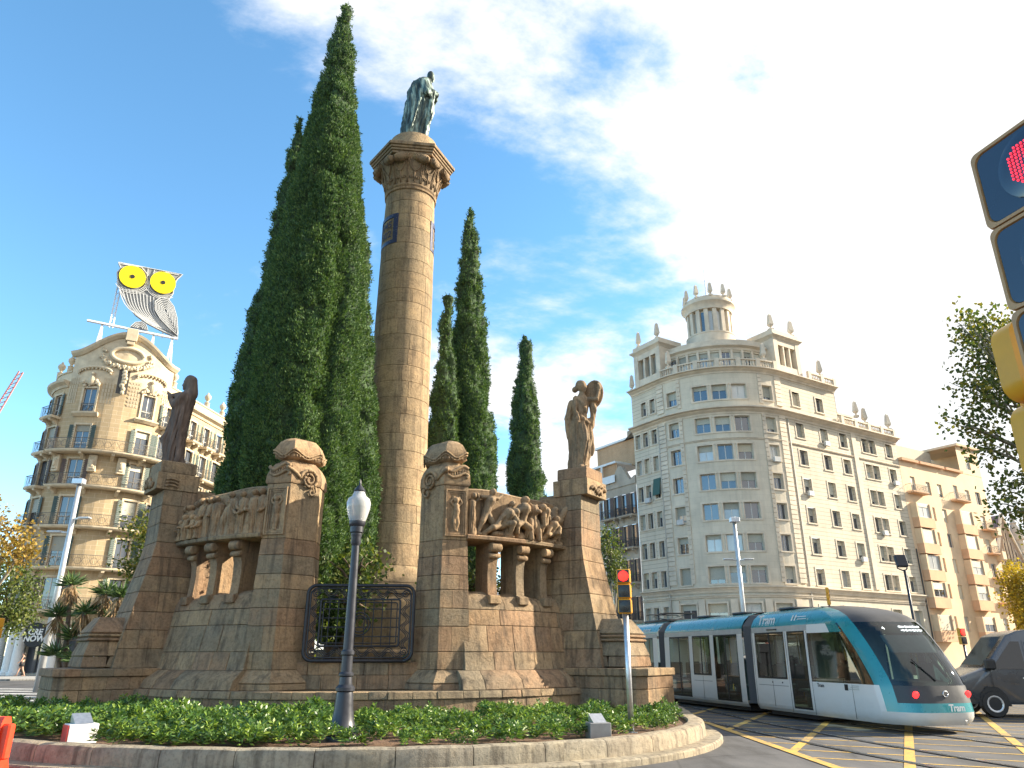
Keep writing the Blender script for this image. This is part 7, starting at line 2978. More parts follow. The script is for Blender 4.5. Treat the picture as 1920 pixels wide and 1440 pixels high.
def mod(par, y0, y1, panels, roofmat='tram_blue', mirror_x=(-1, 1)):
    """straight car body: white side sheets with real openings, header strip, curved roof fairing"""
    body = part('car_body', par)
    for sg in mirror_x:
        mb = MB()
        gm = MB()
        hm = MB()

        def sheet(m, ya, yb, za, zb):
            cuts = [za] + [z for z, _ in ZR if za < z < zb] + [zb]
            for c, d in zip(cuts, cuts[1:]):
                q = [(sg * hw(c), ya, c), (sg * hw(c), yb, c), (sg * hw(d), yb, d), (sg * hw(d), ya, d)]
                m.add(q if sg > 0 else q[::-1], [(0, 1, 2, 3)])
        sheet(hm, y0, y1, 2.27, 2.42)
        y = y0
        for ya, yb, t in panels:
            sheet(mb, y, ya, 0.18, 2.27)
            lo_ = 0.3 if t == 'door' else 1.02
            sheet(mb, ya, yb, 0.18, lo_)
            if t == 'plain':
                sheet(mb, ya, yb, lo_, 2.27)
            else:
                d = part('door' if t == 'door' else 'side_window', par)
                g_ = MB()
                sheet(g_, ya + 0.03, yb - 0.03, lo_ + 0.02, 2.25)
                link('pane', g_.mesh('pane', 'tram_glass', True), d)
                f_ = MB()
                for a, b in ((ya, ya + 0.035), (yb - 0.035, yb)):
                    sheet(f_, a, b, lo_, 2.27)
                if yb - ya > 1.1:
                    sheet(f_, (ya + yb) / 2 - 0.035, (ya + yb) / 2 + 0.035, lo_, 2.27)
                sheet(f_, ya, yb, lo_, lo_ + 0.05)
                sheet(f_, ya, yb, 2.23, 2.27)
                if t == 'door':
                    for k in (0.3, 0.75):
                        pass
                f_.v = [(x + sg * 0.006, y_, z_) for x, y_, z_ in f_.v]
                link('rubber_frame', f_.mesh('rubber_frame', 'black'), d)
                if t != 'door':
                    # access flaps below the window: thin seams
                    s_ = MB()
                    s_.bb(sg * (W + 0.002) - 0.004, sg * (W + 0.002) + 0.004, ya, yb, 0.84, 0.85)
                    s_.bb(sg * (W + 0.002) - 0.004, sg * (W + 0.002) + 0.004, (ya + yb) / 2 - 0.006, (ya + yb) / 2 + 0.006, 0.3, 1.0)
                    link('flap_seam', s_.mesh('flap_seam', 'black'), d)
            y = yb
        sheet(mb, y, y1, 0.18, 2.27)
        link('side_sheet', mb.mesh('side_sheet', 'tram_white', True), body)
        link('header_strip', hm.mesh('header_strip', 'tram_grey'), body)
    rm = MB()
    n = 14
    prof = []
    for i in range(n + 1):
        t = i / n
        prof.append(t)
    pts = [(-hw(z), z) for z in (2.42, 2.5, 2.58, 2.66, 2.73, 2.80, 2.84, 2.88)] + [(-0.3, 2.91), (0.3, 2.91)] + [(hw(z), z) for z in (2.88, 2.84, 2.80, 2.73, 2.66, 2.58, 2.5, 2.42)]
    k = max(1, int((y1 - y0) / 1.4))
    for i in range(k):
        a, b = lerp(y0, y1, i / k) + 0.006, lerp(y0, y1, (i + 1) / k) - 0.006
        m = MB()
        m.loft([[(x, yy, z) for x, z in pts] for yy in (a, b)], cap=False, closed=False)
        link('roof_fairing', m.mesh('roof_fairing', roofmat, True), body)
    m = MB()
    m.bb(-W + 0.05, W - 0.05, y0 + 0.02, y1 - 0.02, 0.28, 0.34)
    link('floor', m.mesh('floor', 'floor_grey'), body)
    m = MB()
    m.bb(-W + 0.12, W - 0.12, y0 + 0.02, y1 - 0.02, 2.3, 2.34)
    link('ceiling_panel', m.mesh('ceiling_panel', 'tram_grey'), body)
    m = MB()
    m.bb(-W + 0.25, W - 0.25, y0 + 0.3, y1 - 0.3, 0.06, 0.2)
    link('underframe', m.mesh('underframe', 'tram_dark'), body)
    yy = y0 + 0.6
    while yy < y1 - 0.6:
        for sx in (-0.8, 0.75):
            st = part('seat', par)
            m = MB()
            m.bb(sx - 0.3, sx + 0.3, yy - 0.22, yy + 0.22, 0.72, 0.8, 0.03)
            m.bb(sx - 0.3, sx + 0.3, yy + 0.2, yy + 0.27, 0.8, 1.38, 0.03)
            m.bb(sx - 0.1, sx + 0.1, yy - 0.1, yy + 0.1, 0.34, 0.72)
            link('seat_shell', m.mesh('seat_shell', 'seat_blue'), st)
        m = MB()
        m.tube([(-0.3, yy + 0.4, 0.34), (-0.3, yy + 0.4, 2.3)], 0.02, 6)
        link('handrail', m.mesh('handrail', 'rail_yellow'), par)
        yy += 1.45


mod(tram, NB, 6.15, [(3.42, 4.25, 'door'), (4.42, 5.95, 'window')])
stick('Tram', 0.44, 'white', (-hw(2.62) - 0.03, 5.35, 2.60), radians(68), -pi / 2, 0.95, 0.008)
stick('Tram', 0.13, 'black', (-W - 0.012, 2.95, 0.92), pi / 2, -pi / 2)
mb = MB()
mb.bb(-W - 0.012, -W - 0.008, 1.86, 1.99, 0.84, 0.98)
mb.build('operator_logo', 'black', tram)
mb = MB()
for k in range(3):
    mb.bb(-W - 0.012, -W - 0.008, 1.45, 1.82 - 0.06 * k, 0.865 + 0.04 * k, 0.88 + 0.04 * k)
mb.build('small_print', 'tram_grey', tram)
mb = MB()
for k in range(2):
    x0 = hw(2.6) + 0.01
    mb.add([(-x0 - 0.03, 4.1 - 0.14 * k, 2.53), (-x0 - 0.03, 4.04 - 0.14 * k, 2.53), (-x0 + 0.04, 3.98 - 0.14 * k, 2.70), (-x0 + 0.04, 4.04 - 0.14 * k, 2.70)], [(0, 1, 2, 3)])
for k in range(2):
    mb.add([(-x0 - 0.02, 3.8, 2.63 - 0.06 * k), (-x0 - 0.02, 3.35, 2.63 - 0.06 * k), (-x0 - 0.01, 3.35, 2.65 - 0.06 * k), (-x0 - 0.01, 3.8, 2.65 - 0.06 * k)], [(0, 1, 2, 3)])
mb.build('roof_logo', 'white', tram)


def bell(par, y0, y1, ang0=0.0):
    b = part('bellows', par)
    for k in range(7):
        m = MB()
        yy = lerp(y0, y1, (k + 0.5) / 7)
        w_ = W - 0.06
        out_ = [(-w_, 0.3), (w_, 0.3), (w_, 2.5), (w_ - 0.3, 2.82), (-w_ + 0.3, 2.82), (-w_, 2.5)]
        m.loft([[(x * s, yy + d, 0.3 + (z - 0.3) * s2) for x, z in out_] for d, s, s2 in ((-0.045, 0.95, 0.985), (0, 1.0, 1.0), (0.045, 0.95, 0.985))], cap=False)
        m.build('bellows_fold', 'bellows', b)


bell(tram, 6.15, 6.72)
# second car, slightly turned
car2 = part('rear_car', tram)
car2.location = (0, 6.75, 0)
car2.rotation_euler = (0, 0, radians(2.2))
mod(car2, 0.0, 5.35, [(0.3, 1.75, 'door'), (2.0, 3.2, 'window'), (3.45, 4.95, 'door')])
stick('tram.cat', 0.2, 'white', (-hw(2.6) - 0.03, 7.0, 2.58), radians(70), -pi / 2, 1, 0.003, 0.15, par=car2)
bell(car2, 5.35, 5.95)
mod(car2, 5.98, 9.2, [(6.35, 7.9, 'window')])
mb = MB()
x0 = hw(2.6) + 0.01
mb.add([(-x0 - 0.03, 5.2, 2.5), (-x0 - 0.03, 4.95, 2.5), (-x0 + 0.05, 5.02, 2.72)], [(0, 1, 2)])
mb.build('triangle_logo', 'white', car2)
# pantograph and roof boxes
pg = part('pantograph', car2)
mb = MB()
for x in (-0.5, 0.5):
    mb.tube([(x, 6.3, 2.95), (x, 7.6, 3.12), (x, 6.2, 3.18)], 0.025, 5)
for y_ in (6.2, 6.5, 7.6):
    mb.tube([(-0.75, y_, 3.16), (-0.6, y_, 3.2), (0.6, y_, 3.2), (0.75, y_, 3.16)], 0.022, 5)
mb.build('folded_arm', 'black', pg)
mb = MB()
mb.bb(-0.5, 0.5, 6.0, 8.4, 2.88, 2.98, 0.02)
mb.build('roof_tray', 'tram_dark', pg)
for yy, par in ((1.2, car2), (3.6, car2), (5.2, tram)):
    mb = MB()
    mb.bb(-0.45, 0.45, yy - 0.4, yy + 0.4, 2.9, 2.98, 0.03)
    mb.build('roof_box', 'tram_dark', par)

# panel seams, door leaf joints and small stickers along the visible flank
for y0_, y1_, z0_, z1_ in ((3.3, 3.31, 0.2, 2.25), (4.33, 4.34, 0.2, 2.25), (1.7, 1.71, 0.22, 0.98), (6.08, 6.09, 0.2, 2.4)):
    mb = MB()
    mb.bb(-W - 0.006, -W - 0.001, y0_, y1_, z0_, z1_)
    mb.build('panel_seam', 'black', tram)
for y_, z_, a_, b_ in ((3.15, 1.1, 0.05, 0.05), (5.0, 2.34, 0.5, 0.03), (5.2, 0.93, 0.06, 0.04), (4.7, 0.93, 0.06, 0.04)):
    mb = MB()
    mb.bb(-W - 0.007, -W + 0.03, y_ - a_ / 2, y_ + a_ / 2, z_ - b_ / 2, z_ + b_ / 2)
    mb.build('sticker', 'tram_dark', tram)

# ------------------------------------------------------------------ rails
trk = thing('tram_rails', 'steel grooved tram rails sunk in the yellow hatched asphalt', 'rail')


def track(ctrl, gauge):
    C = curve_pts([Vector((x, y, 0)) for x, y in ctrl], 10)
    for sg in (-1, 1):
        for w_, z, mt, nm, sh_ in ((0.16, 0.0145, 'asphalt_dark', 'rail_bed', 0), (0.055, 0.018, 'rail_steel', 'rail_head', 0.0)):
            mb = MB()
            vs = []
            for i, p in enumerate(C):
                d = (C[min(i + 1, len(C) - 1)] - C[max(i - 1, 0)]).normalized()
                n_ = Vector((-d.y, d.x, 0))
                c = p + n_ * (sg * gauge / 2 + sh_)
                vs += [(c + n_ * w_ / 2 + Vector((0, 0, z))), (c - n_ * w_ / 2 + Vector((0, 0, z)))]
            mb.add(vs, [(2 * i, 2 * i + 1, 2 * i + 3, 2 * i + 2) for i in range(len(C) - 1)])
            mb.build(nm, mt, trk)


M['rail_steel'] = plain('polished_rail', (0.42, 0.42, 0.42), 0.25, 0.9)
track([(14.5, 2), (12.2, 8), (10.2, 16.5), (8.6, 23.5), (7.0, 30), (5.5, 37), (4.0, 46)], 1.3)
track([(11.0, 2), (8.6, 8), (7.0, 14), (5.9, 20.5), (5.55, 25), (4.6, 33), (2.6, 42)], 1.3)
# ------------------------------------------------------------------ van beyond the tram
M['van_grey'] = plain('van_paint', (0.085, 0.095, 0.11), 0.28, 0.5, 0.1, 2, coat=0.6)
M['van_glass'] = glass_dark('van_glass', (0.008, 0.009, 0.011), 0.05, 0.4)
van = thing('van', 'dark grey high-roofed van behind the nose of the tram', 'van', (12.55, 22.6, 0), radians(-9))
side = [(0.02, 0.35), (0.0, 0.75), (0.12, 1.02), (0.85, 1.25), (1.0, 1.32), (1.75, 2.18), (2.05, 2.3), (2.5, 2.36), (5.5, 2.38), (5.62, 2.2), (5.7, 0.35)]
mb = MB()
rings = []
for y, k in ((0.0, 0.06), (0.04, 0.0), (0.35, 0), (1.5, 0), (1.86, 0.0), (1.9, 0.06)):
    rings.append([(lerp(x, 2.85, k), y + (0.12 * max(0, z - 1.1) if y < 0.9 else -0.12 * max(0, z - 1.1)), lerp(z, 1.3, k)) for x, z in side])
mb.loft(rings)
mb.build('body', 'van_grey', van, smooth='auto')


def vside(pts, name, mat, off=0.012):
    m = MB()
    vs = [(x, 0.12 * max(0, z - 1.1) - off, z) for x, z in pts]
    m.add(vs, [tuple(range(len(vs)))])
    return m.build(name, mat, van)


vside([(1.15, 1.28), (2.05, 1.28), (2.05, 2.02), (1.82, 2.02)], 'front_side_window', 'van_glass')
vside([(2.2, 1.28), (3.75, 1.28), (3.75, 2.02), (2.2, 2.02)], 'middle_side_window', 'van_glass')
vside([(3.85, 1.28), (5.4, 1.28), (5.4, 2.02), (3.85, 2.02)], 'rear_side_window', 'van_glass')
vside([(2.1, 0.72), (5.6, 0.72), (5.6, 0.78), (2.1, 0.78)], 'side_rub_strip', 'black', 0.02)
vside([(2.12, 0.4), (2.13, 0.4), (2.13, 2.05), (2.12, 2.05)], 'door_seam', 'black')
mb = MB()
mb.add([(1.02, 0.22, 1.36), (1.02, 1.68, 1.36), (1.72, 1.6, 2.14), (1.72, 0.3, 2.14)], [(0, 1, 2, 3)])
mb.v = [(x - 0.03, y, z + 0.02) for x, y, z in mb.v]
mb.build('windscreen', 'van_glass', van)
mb = MB()
mb.bb(0.95, 1.2, -0.24, 0.0, 1.25, 1.55, 0.05)
mb.build('wing_mirror', 'black', van)
mb = MB()
mb.bb(0.02, 0.2, 0.1, 0.5, 0.82, 1.0, 0.04)
mb.build('headlight', 'galv', van)
vside([(1.1, 0.45), (1.115, 0.45), (1.115, 1.3), (1.1, 1.3)], 'door_seam', 'black')
vside([(1.9, 1.02), (2.06, 1.02), (2.06, 1.06), (1.9, 1.06)], 'door_handle', 'galv', 0.03)
vside([(0.62, 0.3), (0.72, 0.62), (0.9, 0.8), (1.2, 0.8), (1.38, 0.62), (1.48, 0.3)], 'wheel_arch', 'black', 0.004)
for x in (1.05, 4.6):
    wh = part('wheel', van)
    for y in (0.1, 1.8):
        mb = MB()
        mb.lathe([(0.2, -0.12), (0.33, -0.12), (0.36, -0.06), (0.36, 0.06), (0.33, 0.12), (0.2, 0.12)], 20)
        mb.xf(Matrix.Translation((x, y, 0.36)) @ Matrix.Rotation(pi / 2, 4, 'X'))
        mb.build('tyre', 'black', wh)
        mb = MB()
        mb.lathe([(0.02, -0.09), (0.05, -0.13), (0.09, -0.13), (0.12, -0.1), (0.2, -0.13), (0.22, -0.13), (0.22, 0.13), (0.2, 0.13), (0.12, 0.1), (0.02, 0.09)], 16)
        mb.xf(Matrix.Translation((x, y, 0.36)) @ Matrix.Rotation(pi / 2, 4, 'X'))
        mb.build('rim', 'galv', wh)

# ------------------------------------------------------------------ lamp post in the bed
lp = thing('lamp_post', 'dark iron lamp post with frosted acorn globe in the flower bed', 'street lamp', (-2.85, 13.55, 0.28))
mb = MB()
mb.lathe([(0.27, 0), (0.27, 0.07), (0.25, 0.10), (0.27, 0.13), (0.27, 0.17), (0.22, 0.22), (0.185, 0.35), (0.16, 0.52), (0.145, 0.72), (0.135, 0.78), (0.165, 0.80), (0.165, 0.85), (0.115, 0.90), (0.105, 1.02), (0.13, 1.04), (0.13, 1.07), (0.1, 1.1)], 20)
mb.build('base', 'iron_post', lp, smooth='auto')
mb = MB()
mb.lathe([(0.098, 1.08), (0.094, 1.36), (0.115, 1.38), (0.115, 1.43), (0.088, 1.46), (0.068, 3.2), (0.064, 3.28)], 16)
mb.build('shaft', 'iron_post', lp, smooth='auto')
mb = MB()
mb.lathe([(0.07, 3.24), (0.095, 3.3), (0.085, 3.38), (0.10, 3.42), (0.10, 3.46), (0.12, 3.48), (0.12, 3.58), (0.14, 3.6), (0.15, 3.64), (0.15, 3.68)], 18)
mb.build('collar', 'iron_post', lp, smooth='auto')
gm_ = Mat('frosted_globe', 0.25, 0, 0.5)
gm_.color((0.82, 0.83, 0.84, 1))
gm_.p.inputs['Transmission Weight'].default_value = 0.55
gm_.p.inputs['Coat Weight'].default_value = 0.5
gm_.p.inputs['IOR'].default_value = 1.2
M['globe'] = gm_.m
mb = MB()
mb.lathe([(0.14, 3.67), (0.17, 3.75), (0.215, 3.92), (0.225, 4.02), (0.2, 4.1), (0.14, 4.14), (0.11, 4.2), (0.10, 4.23)], 24, cap=False)
mb.build('globe', 'globe', lp, smooth=True)
mb = MB()
mb.lathe([(0.12, 3.68), (0.12, 3.78), (0.02, 3.8)], 14)
mb.build('lamp_holder', 'white', lp)
mb = MB()
mb.lathe([(0.10, 4.22), (0.11, 4.25), (0.07, 4.31), (0.025, 4.36), (0.02, 4.42), (0.004, 4.48)], 16)
mb.build('finial_cap', 'iron_post', lp, smooth='auto')

# ------------------------------------------------------------------ traffic signals
M['lens_off'] = plain('dark_lens', (0.015, 0.013, 0.012), 0.25)
M['sig_red'] = emit('red_signal', (1.0, 0.012, 0.006), 2.2)
M['visor'] = plain('signal_backplate', (0.02, 0.02, 0.022), 0.4)


def signal(label, loc, rz, z0, n, sec, w, lit, pole_mat='galv', pole_r=0.055, px=0.0, group='traffic signals'):
    t = thing('traffic_signal', label, 'traffic light', loc, rz, group)
    mb = MB()
    mb.tube([(px, 0.06, 0), (px, 0.06, z0)], pole_r, 12)
    mb.build('pole', pole_mat, t, smooth=True)
    mb = MB()
    mb.bb(px - pole_r * 2, px + pole_r * 2, 0.0, 0.12, -0.02, 0.03)
    mb.build('base_plate', pole_mat, t)
    for k in range(n):
        s = part('signal_section', t)
        zb = z0 + sec * k
        m = MB()
        m.bb(-w / 2, w / 2, -0.02, 0.16, zb + 0.006, zb + sec - 0.006, 0.02)
        m.build('housing', 'sig_yellow', s)
        m = MB()
        m.bb(-w / 2 + 0.02, w / 2 - 0.02, -0.03, -0.018, zb + 0.025, zb + sec - 0.025, 0.004)
        m.build('black_face', 'visor', s)
        m = MB()
        m.lathe([(0.01, 0), (min(w, sec) * 0.36, 0), (min(w, sec) * 0.36, 0.02), (0.01, 0.028)], 20)
        m.xf(Matrix.Translation((0, -0.032, zb + sec / 2)) @ Matrix.Rotation(pi / 2, 4, 'X'))
        m.build('lens', 'sig_red' if k in lit else 'lens_off', s, smooth='auto')
    return t


signal('yellow traffic light showing red on a grey pole in the bed', (2.2, 14.9, 0.28), radians(-12), 2.12, 3, 0.285, 0.27, (2,))
signal('small yellow signal on a dark pole at the edge beyond the plinth', (-13.55, 20.2, 0), radians(-35), 2.05, 2, 0.26, 0.3, (), 'iron_post')
signal('small signal showing red between the tram nose and the van', (23.0, 39.5, 0), radians(20), 2.15, 2, 0.4, 0.4, (1,), 'iron_post')
signal('dark signal head just above the teal tram roof', (20.0, 48.0, 0), radians(70), 4.6, 3, 0.35, 0.4, (), 'iron_post')

# big signal head close to the viewer
M['sig_tan'] = plain('shaded_signal_housing', (0.46, 0.24, 0.09), 0.4, var=0.12, scale=8)  # signal yellow darkened to tan: the shade on this head is put into its colour
M['led_face'] = plain('signal_lens_face', (0.018, 0.028, 0.05), 0.12, 0.0, 0.1, 4, coat=0.6)
M['led_red'] = emit('red_led', (0.9, 0.02, 0.04), 1.1)
bs = thing('traffic_signal', 'large yellow signal head with red dots lit close up at the picture edge', 'traffic light', (1.435, 1.9, 0), atan2(-0.957, 0.29), 'traffic signals')
# local x runs along the face towards the viewer, -y faces the road
SEC, SW = 0.268, 0.36
for k in range(3):
    s = part('signal_section', bs)
    zb = 2.30 + SEC * k
    m = MB()
    rings = []
    rr_ = 0.035

    def rr2(x0, x1, z0, z1, r, y):
        pts = []
        for cx, cz, a0 in ((x1 - r, z0 + r, -90), (x1 - r, z1 - r, 0), (x0 + r, z1 - r, 90), (x0 + r, z0 + r, 180)):
            for i in range(5):
                a = radians(a0 + 22.5 * i)
                pts.append((cx + r * cos(a), y, cz + r * sin(a)))
        return pts
    m.loft([rr2(0.0, SW, zb + 0.003, zb + SEC - 0.003, 0.022, 0.12), rr2(-0.003, SW + 0.003, zb + 0.001, zb + SEC - 0.001, 0.022, 0.0), rr2(0.0, SW, zb + 0.003, zb + SEC - 0.003, 0.022, -0.012), rr2(0.010, SW - 0.010, zb + 0.013, zb + SEC - 0.013, 0.032, -0.012), rr2(0.012, SW - 0.012, zb + 0.015, zb + SEC - 0.015, 0.032, -0.004)])
    m.build('housing', 'sig_tan', s, smooth='auto')
    m = MB()
    m.loft([rr2(0.0115, SW - 0.0115, zb + 0.0145, zb + SEC - 0.0145, 0.031, -0.002), rr2(0.014, SW - 0.014, zb + 0.017, zb + SEC - 0.017, 0.03, -0.007)])
    m.build('lens_face', 'led_face', s)
    m = MB()
    m.lathe([(0.11, 0.0), (0.108, 0.006), (0.08, 0.016), (0.01, 0.022)], 28)
    m.xf(Matrix.Translation((SW / 2, -0.0065, zb + SEC / 2)) @ Matrix.Rotation(pi / 2, 4, 'X'))
    m.build('round_lens', 'led_face', s, smooth='auto')
    if k == 2:
        m = MB()
        for i in range(-6, 7):
            for j in range(-6, 7):
                x, z = i * 0.0115, j * 0.0115
                if x * x + z * z < 0.068 ** 2:
                    m.sphere((SW / 2 + x, -0.027, zb + SEC / 2 + z), 0.0036, 6, 4)
        m.build('led_dots', 'led_red', s)['kind'] = 'stuff'
mb = MB()
mb.tube([(0.42, 0.16, 0), (0.42, 0.16, 3.3)], 0.055, 14)
mb.build('pole', 'galv', bs, smooth=True)
mb = MB()
mb.bb(0.12, 0.42, 0.06, 0.2, 2.4, 2.46)
mb.bb(0.12, 0.42, 0.06, 0.2, 2.95, 3.0)
mb.build('mounting_arm', 'sig_yellow', bs)
# second head of the same post, seen from behind
ps = thing('traffic_signal', 'rounded yellow back of a pedestrian signal below the large signal head', 'traffic light', (1.575, 2.16, 0), radians(4), 'traffic signals')
for k in range(2):
    zb = 2.13 + 0.272 * k
    m = MB()

    def rr3(x0, x1, z0, z1, r, y):
        pts = []
        for cx, cz, a0 in ((x1 - r, z0 + r, -90), (x1 - r, z1 - r, 0), (x0 + r, z1 - r, 90), (x0 + r, z0 + r, 180)):
            for i in range(5):
                a = radians(a0 + 22.5 * i)
                pts.append((cx + r * cos(a), y, cz + r * sin(a)))
        return pts
    m.loft([rr3(0.012, 0.25, zb + 0.012, zb + 0.25, 0.05, -0.05), rr3(0.0, 0.262, zb, zb + 0.262, 0.06, -0.035), rr3(0.0, 0.262, zb, zb + 0.262, 0.06, 0.05)])
    m.build('back_shell', 'sig_yellow', ps, smooth='auto')
    m = MB()
    m.tube([(0.10 + 0.035 * cos(t), -0.05, zb + 0.165 + 0.035 * sin(t)) for t in [2 * pi * i / 20 for i in range(21)]], 0.004, 5)
    m.build('moulded_ring', 'sig_yellow', ps, smooth=True)
mb = MB()
mb.bb(0.09, 0.17, 0.0, 0.1, 2.38, 2.42)
mb.build('joint', 'sig_yellow', ps)
mb = MB()
mb.bb(0.22, 0.42, 0.02, 0.06, 2.18, 2.24)
mb.build('mounting_arm', 'sig_yellow', ps)

# ------------------------------------------------------------------ tall street light masts
M['mast'] = plain('light_grey_mast', (0.55, 0.56, 0.56), 0.4, 0.4, 0.06)
def mast(label, loc, H, arms, rz=0.0, r=0.15):
    t = thing('street_light_mast', label, 'street light', loc, rz, 'tall street light masts')
    mb = MB()
    mb.tube([(0, 0, 0), (0, 0, H)], [r, r * 0.62], 10)
    mb.build('mast', 'mast', t, smooth=True)
    for z, L, sg in arms:
        mb = MB()
        mb.tube([(0, 0, z), (sg * L * 0.5, -0.1, z + 0.03)], 0.05, 6)
        mb.bb(min(sg * L * 0.35, sg * L), max(sg * L * 0.35, sg * L), -0.2, 0.1, z, z + 0.1, 0.03)
        mb.build('lamp_head', 'mast', t, smooth='auto')
    mb = MB()
    mb.bb(-0.28, 0.28, -0.3, 0.1, H - 0.35, H - 0.05, 0.03)
    mb.build('floodlight', 'galv', t)
    return t


mast('pale slanting light mast in front of the ochre corner house', (-22.75, 38, 0), 10.4, ((8.25, 0.95, 1), (7.55, 1.1, -1)), 0.0, 0.17)
mast('pale light mast in front of the rounded block, behind the tram', (13.6, 45, 0), 9.6, ((7.0, 0.9, 1), (7.0, 0.9, -1)), 0.0, 0.17)
fl = thing('floodlight_pole', 'black square floodlight on a thin pole above the tram cab', 'street light', (28.2, 54, 0))
mb = MB()
mb.tube([(0, 0, 0), (0, 0, 7.4)], 0.09, 8)
mb.build('pole', 'iron_post', fl, smooth=True)
mb = MB()
mb.box((-0.2, -0.1, 8.0), (0.8, 0.3, 0.9), Matrix.Rotation(-0.3, 3, 'X'), 0.05)
mb.build('floodlight', 'iron', fl)
mb = MB()
mb.tube([(0, 0, 7.3), (-0.5, 0, 7.5), (-0.5, 0, 7.8)], 0.05, 6)
mb.tube([(0, 0, 7.3), (0.2, 0, 7.5), (0.2, 0, 7.8)], 0.05, 6)
mb.build('yoke', 'iron_post', fl)

# ------------------------------------------------------------------ uplight boxes in the bed
M['box_metal'] = plain('uplight_box_metal', (0.34, 0.34, 0.33), 0.45, 0.5, 0.1)
M['box_red'] = plain('red_graffiti', (0.52, 0.04, 0.03), 0.5, var=0.2)
for lab, loc, rz, red, s in (('grey metal uplight box with sloping glass top at the kerb', (1.5, 14.05, 0.28), radians(12), False, 1.0), ('pale uplight box with one side sprayed red near the kerb', (-7.1, 13.3, 0.28), radians(42), True, 1.15)):
    u = thing('uplight_box', lab, 'light fixture', loc, rz, 'uplight boxes in the bed')
    mb = MB()
    mb.bb(-0.19 * s, 0.19 * s, -0.15 * s, 0.17 * s, -0.05, 0.27 * s, 0.008)
    mb.build('casing', 'white' if red else 'box_metal', u)
    mb = MB()
    mb.loft([[(x, y, z) for y, z in ((-0.13 * s, 0.272 * s), (0.16 * s, 0.272 * s), (0.16 * s, 0.40 * s))] for x in (-0.12 * s, 0.12 * s)])
    mb.build('lamp_hood', 'galv', u)
    if red:
        mb = MB()
        mb.bb(-0.205 * s, -0.192 * s, -0.14 * s, 0.16 * s, -0.04, 0.26 * s)
        mb.build('sprayed_side', 'box_red', u)

# ------------------------------------------------------------------ red plastic barrier at the lower edge
M['barrier'] = plain('red_plastic', (0.75, 0.05, 0.015), 0.4, var=0.08)
ba = thing('plastic_barrier', 'red water-filled plastic barrier cut off at the lower picture corner', 'barrier', (-7.95, 11.45, 0), radians(-12))
mb = MB()
mb.loft([[(x, y, z) for y, z in ((-0.22, 0), (0.22, 0), (0.2, 0.18), (0.1, 0.45), (0.08, 0.78), (0.05, 0.84), (-0.05, 0.84), (-0.08, 0.78), (-0.1, 0.45), (-0.2, 0.18))] for x in (-0.9, -0.86, 0.86, 0.9)])
mb.build('shell', 'barrier', ba)
for z in (0.58, 0.68):
    mb = MB()
    mb.bb(0.2, 0.75, -0.1, -0.085, z - 0.02, z + 0.02)
    mb.build('reflective_stripe', 'white', ba)
mb = MB()
mb.bb(0.86, 1.02, -0.06, 0.06, 0.3, 0.75, 0.02)
mb.build('joint_lug', 'barrier', ba)

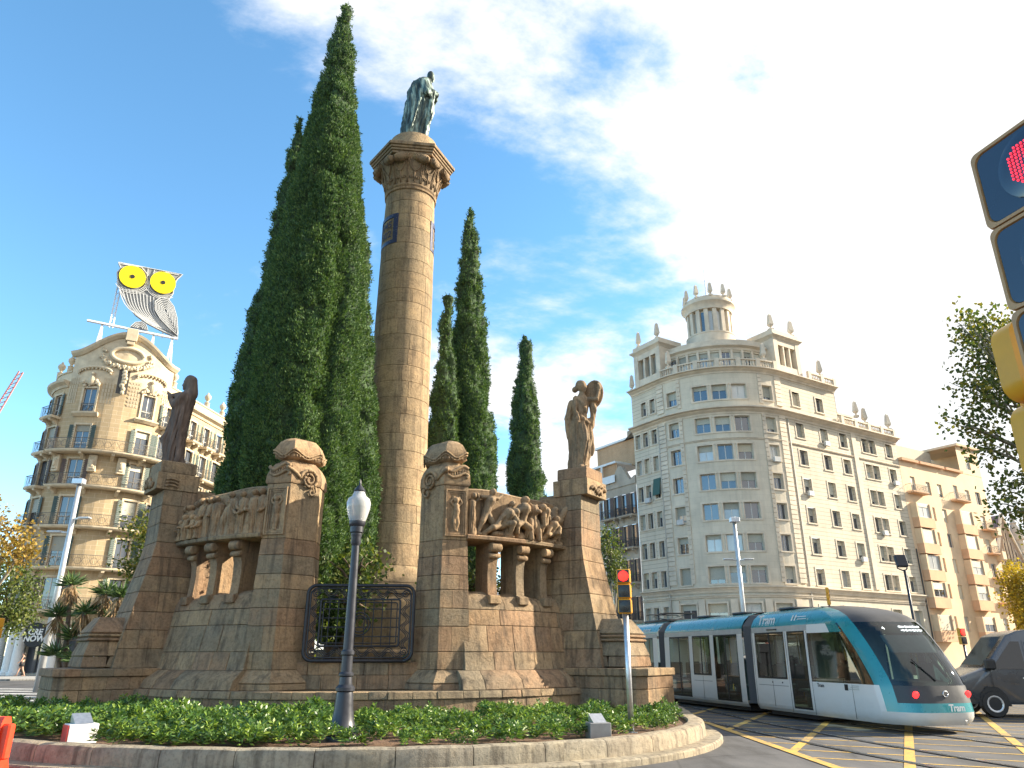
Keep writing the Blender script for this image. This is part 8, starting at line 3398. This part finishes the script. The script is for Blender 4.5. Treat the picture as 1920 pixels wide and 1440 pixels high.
# ------------------------------------------------------------------ passer-by
M['skin'] = plain('skin', (0.50, 0.30, 0.21), 0.55, var=0.05)
M['cloth_black'] = plain('black_sportswear', (0.015, 0.015, 0.017), 0.8)
M['hair'] = plain('dark_hair', (0.025, 0.017, 0.012), 0.6)
pers = thing('person', 'person walking in black sports top and shorts past white shop columns', 'person', (-37.6, 60.2, 0.13), radians(-60))
mb = MB()
chain(mb, [(0, 0, 0.95), (0, -0.01, 1.15), (0, 0, 1.36)], [0.135, 0.11, 0.13])
capsule(mb, (0, 0, 1.4), (0, -0.02, 1.5), 0.055, 0.05)
mb.sphere((0, -0.03, 1.58), (0.078, 0.095, 0.115), 12, 10)
capsule(mb, (0, -0.12, 1.57), (0, -0.13, 1.55), 0.015, 0.018, 6)
for sg, st in ((-1, 0.22), (1, -0.2)):
    chain(mb, [(sg * 0.09, 0, 0.92), (sg * 0.1, -st * 0.6, 0.5), (sg * 0.09, -st * (1.0 if st > 0 else 1.5), 0.09)], [0.095, 0.062, 0.04])
    fy = -st * (1.0 if st > 0 else 1.5)
    capsule(mb, (sg * 0.09, fy + 0.02, 0.05), (sg * 0.09, fy - 0.16, 0.035), 0.042, 0.032)
    chain(mb, [(sg * 0.17, 0, 1.38), (sg * 0.21, st * 0.5, 1.12), (sg * 0.19, st * 0.5 - 0.18, 0.95)], [0.052, 0.042, 0.032])
    for k in range(4):
        capsule(mb, (sg * 0.19 + (k - 1.5) * 0.018, st * 0.5 - 0.2, 0.93), (sg * 0.19 + (k - 1.5) * 0.02, st * 0.5 - 0.25, 0.88), 0.009, 0.008, 6)
    capsule(mb, (sg * 0.165, st * 0.5 - 0.18, 0.94), (sg * 0.15, st * 0.5 - 0.23, 0.92), 0.011, 0.009, 6)
bm_ = remesh(mb, 0.016, 2)
bm_.materials.clear()
bm_.materials.append(M['skin'])
link('body', bm_, pers)
mb = MB()
ell_loft(mb, [(1.2, 0, -0.005, 0.145, 0.125), (1.3, 0, 0, 0.15, 0.135), (1.4, 0, 0, 0.155, 0.115), (1.44, 0, 0, 0.09, 0.07)], 16)
mb.build('sports_top', 'cloth_black', pers, smooth=True)
mb = MB()
ell_loft(mb, [(0.7, 0, 0.0, 0.21, 0.19), (0.85, 0, 0, 0.2, 0.175), (1.02, 0, 0, 0.15, 0.135)], 16)
mb.build('shorts', 'cloth_black', pers, smooth=True)
mb = MB()
mb.sphere((0, 0.01, 1.61), (0.09, 0.1, 0.105), 12, 8)
capsule(mb, (0, 0.1, 1.6), (0, 0.14, 1.4), 0.04, 0.02, 8)
mb.build('hair', 'hair', pers, smooth=True)

# ------------------------------------------------------------------ distant crane jib
M['crane'] = plain('faded_red_crane', (0.55, 0.22, 0.18), 0.6)
cr = thing('crane_jib', 'distant reddish lattice crane jib at the far edge of the sky', 'crane', (-120, 150, 0))
mb = MB()
a, b = Vector((4, 0, 36)), Vector((12.2, 0, 60))
for o in ((-0.9, 0, 0.3), (0.9, 0, -0.3), (0, 1.2, 0)):
    mb.tube([a + Vector(o), b + Vector(o) * 0.5], 0.16, 4)
for k in range(22):
    p, q = a.lerp(b, k / 22), a.lerp(b, (k + 1) / 22)
    f = 1 - 0.5 * k / 22
    mb.tube([p + Vector((-0.9, 0, 0.3)) * f, q + Vector((0.9, 0, -0.3)) * f], 0.09, 4)
    mb.tube([p + Vector((0.9, 0, -0.3)) * f, q + Vector((0, 1.2, 0)) * f], 0.09, 4)
mb.build('lattice_boom', 'crane', cr)
mb = MB()
mb.tube([(4, 0, 0), (4, 0, 37)], 0.9, 4)
mb.build('tower', 'crane', cr)
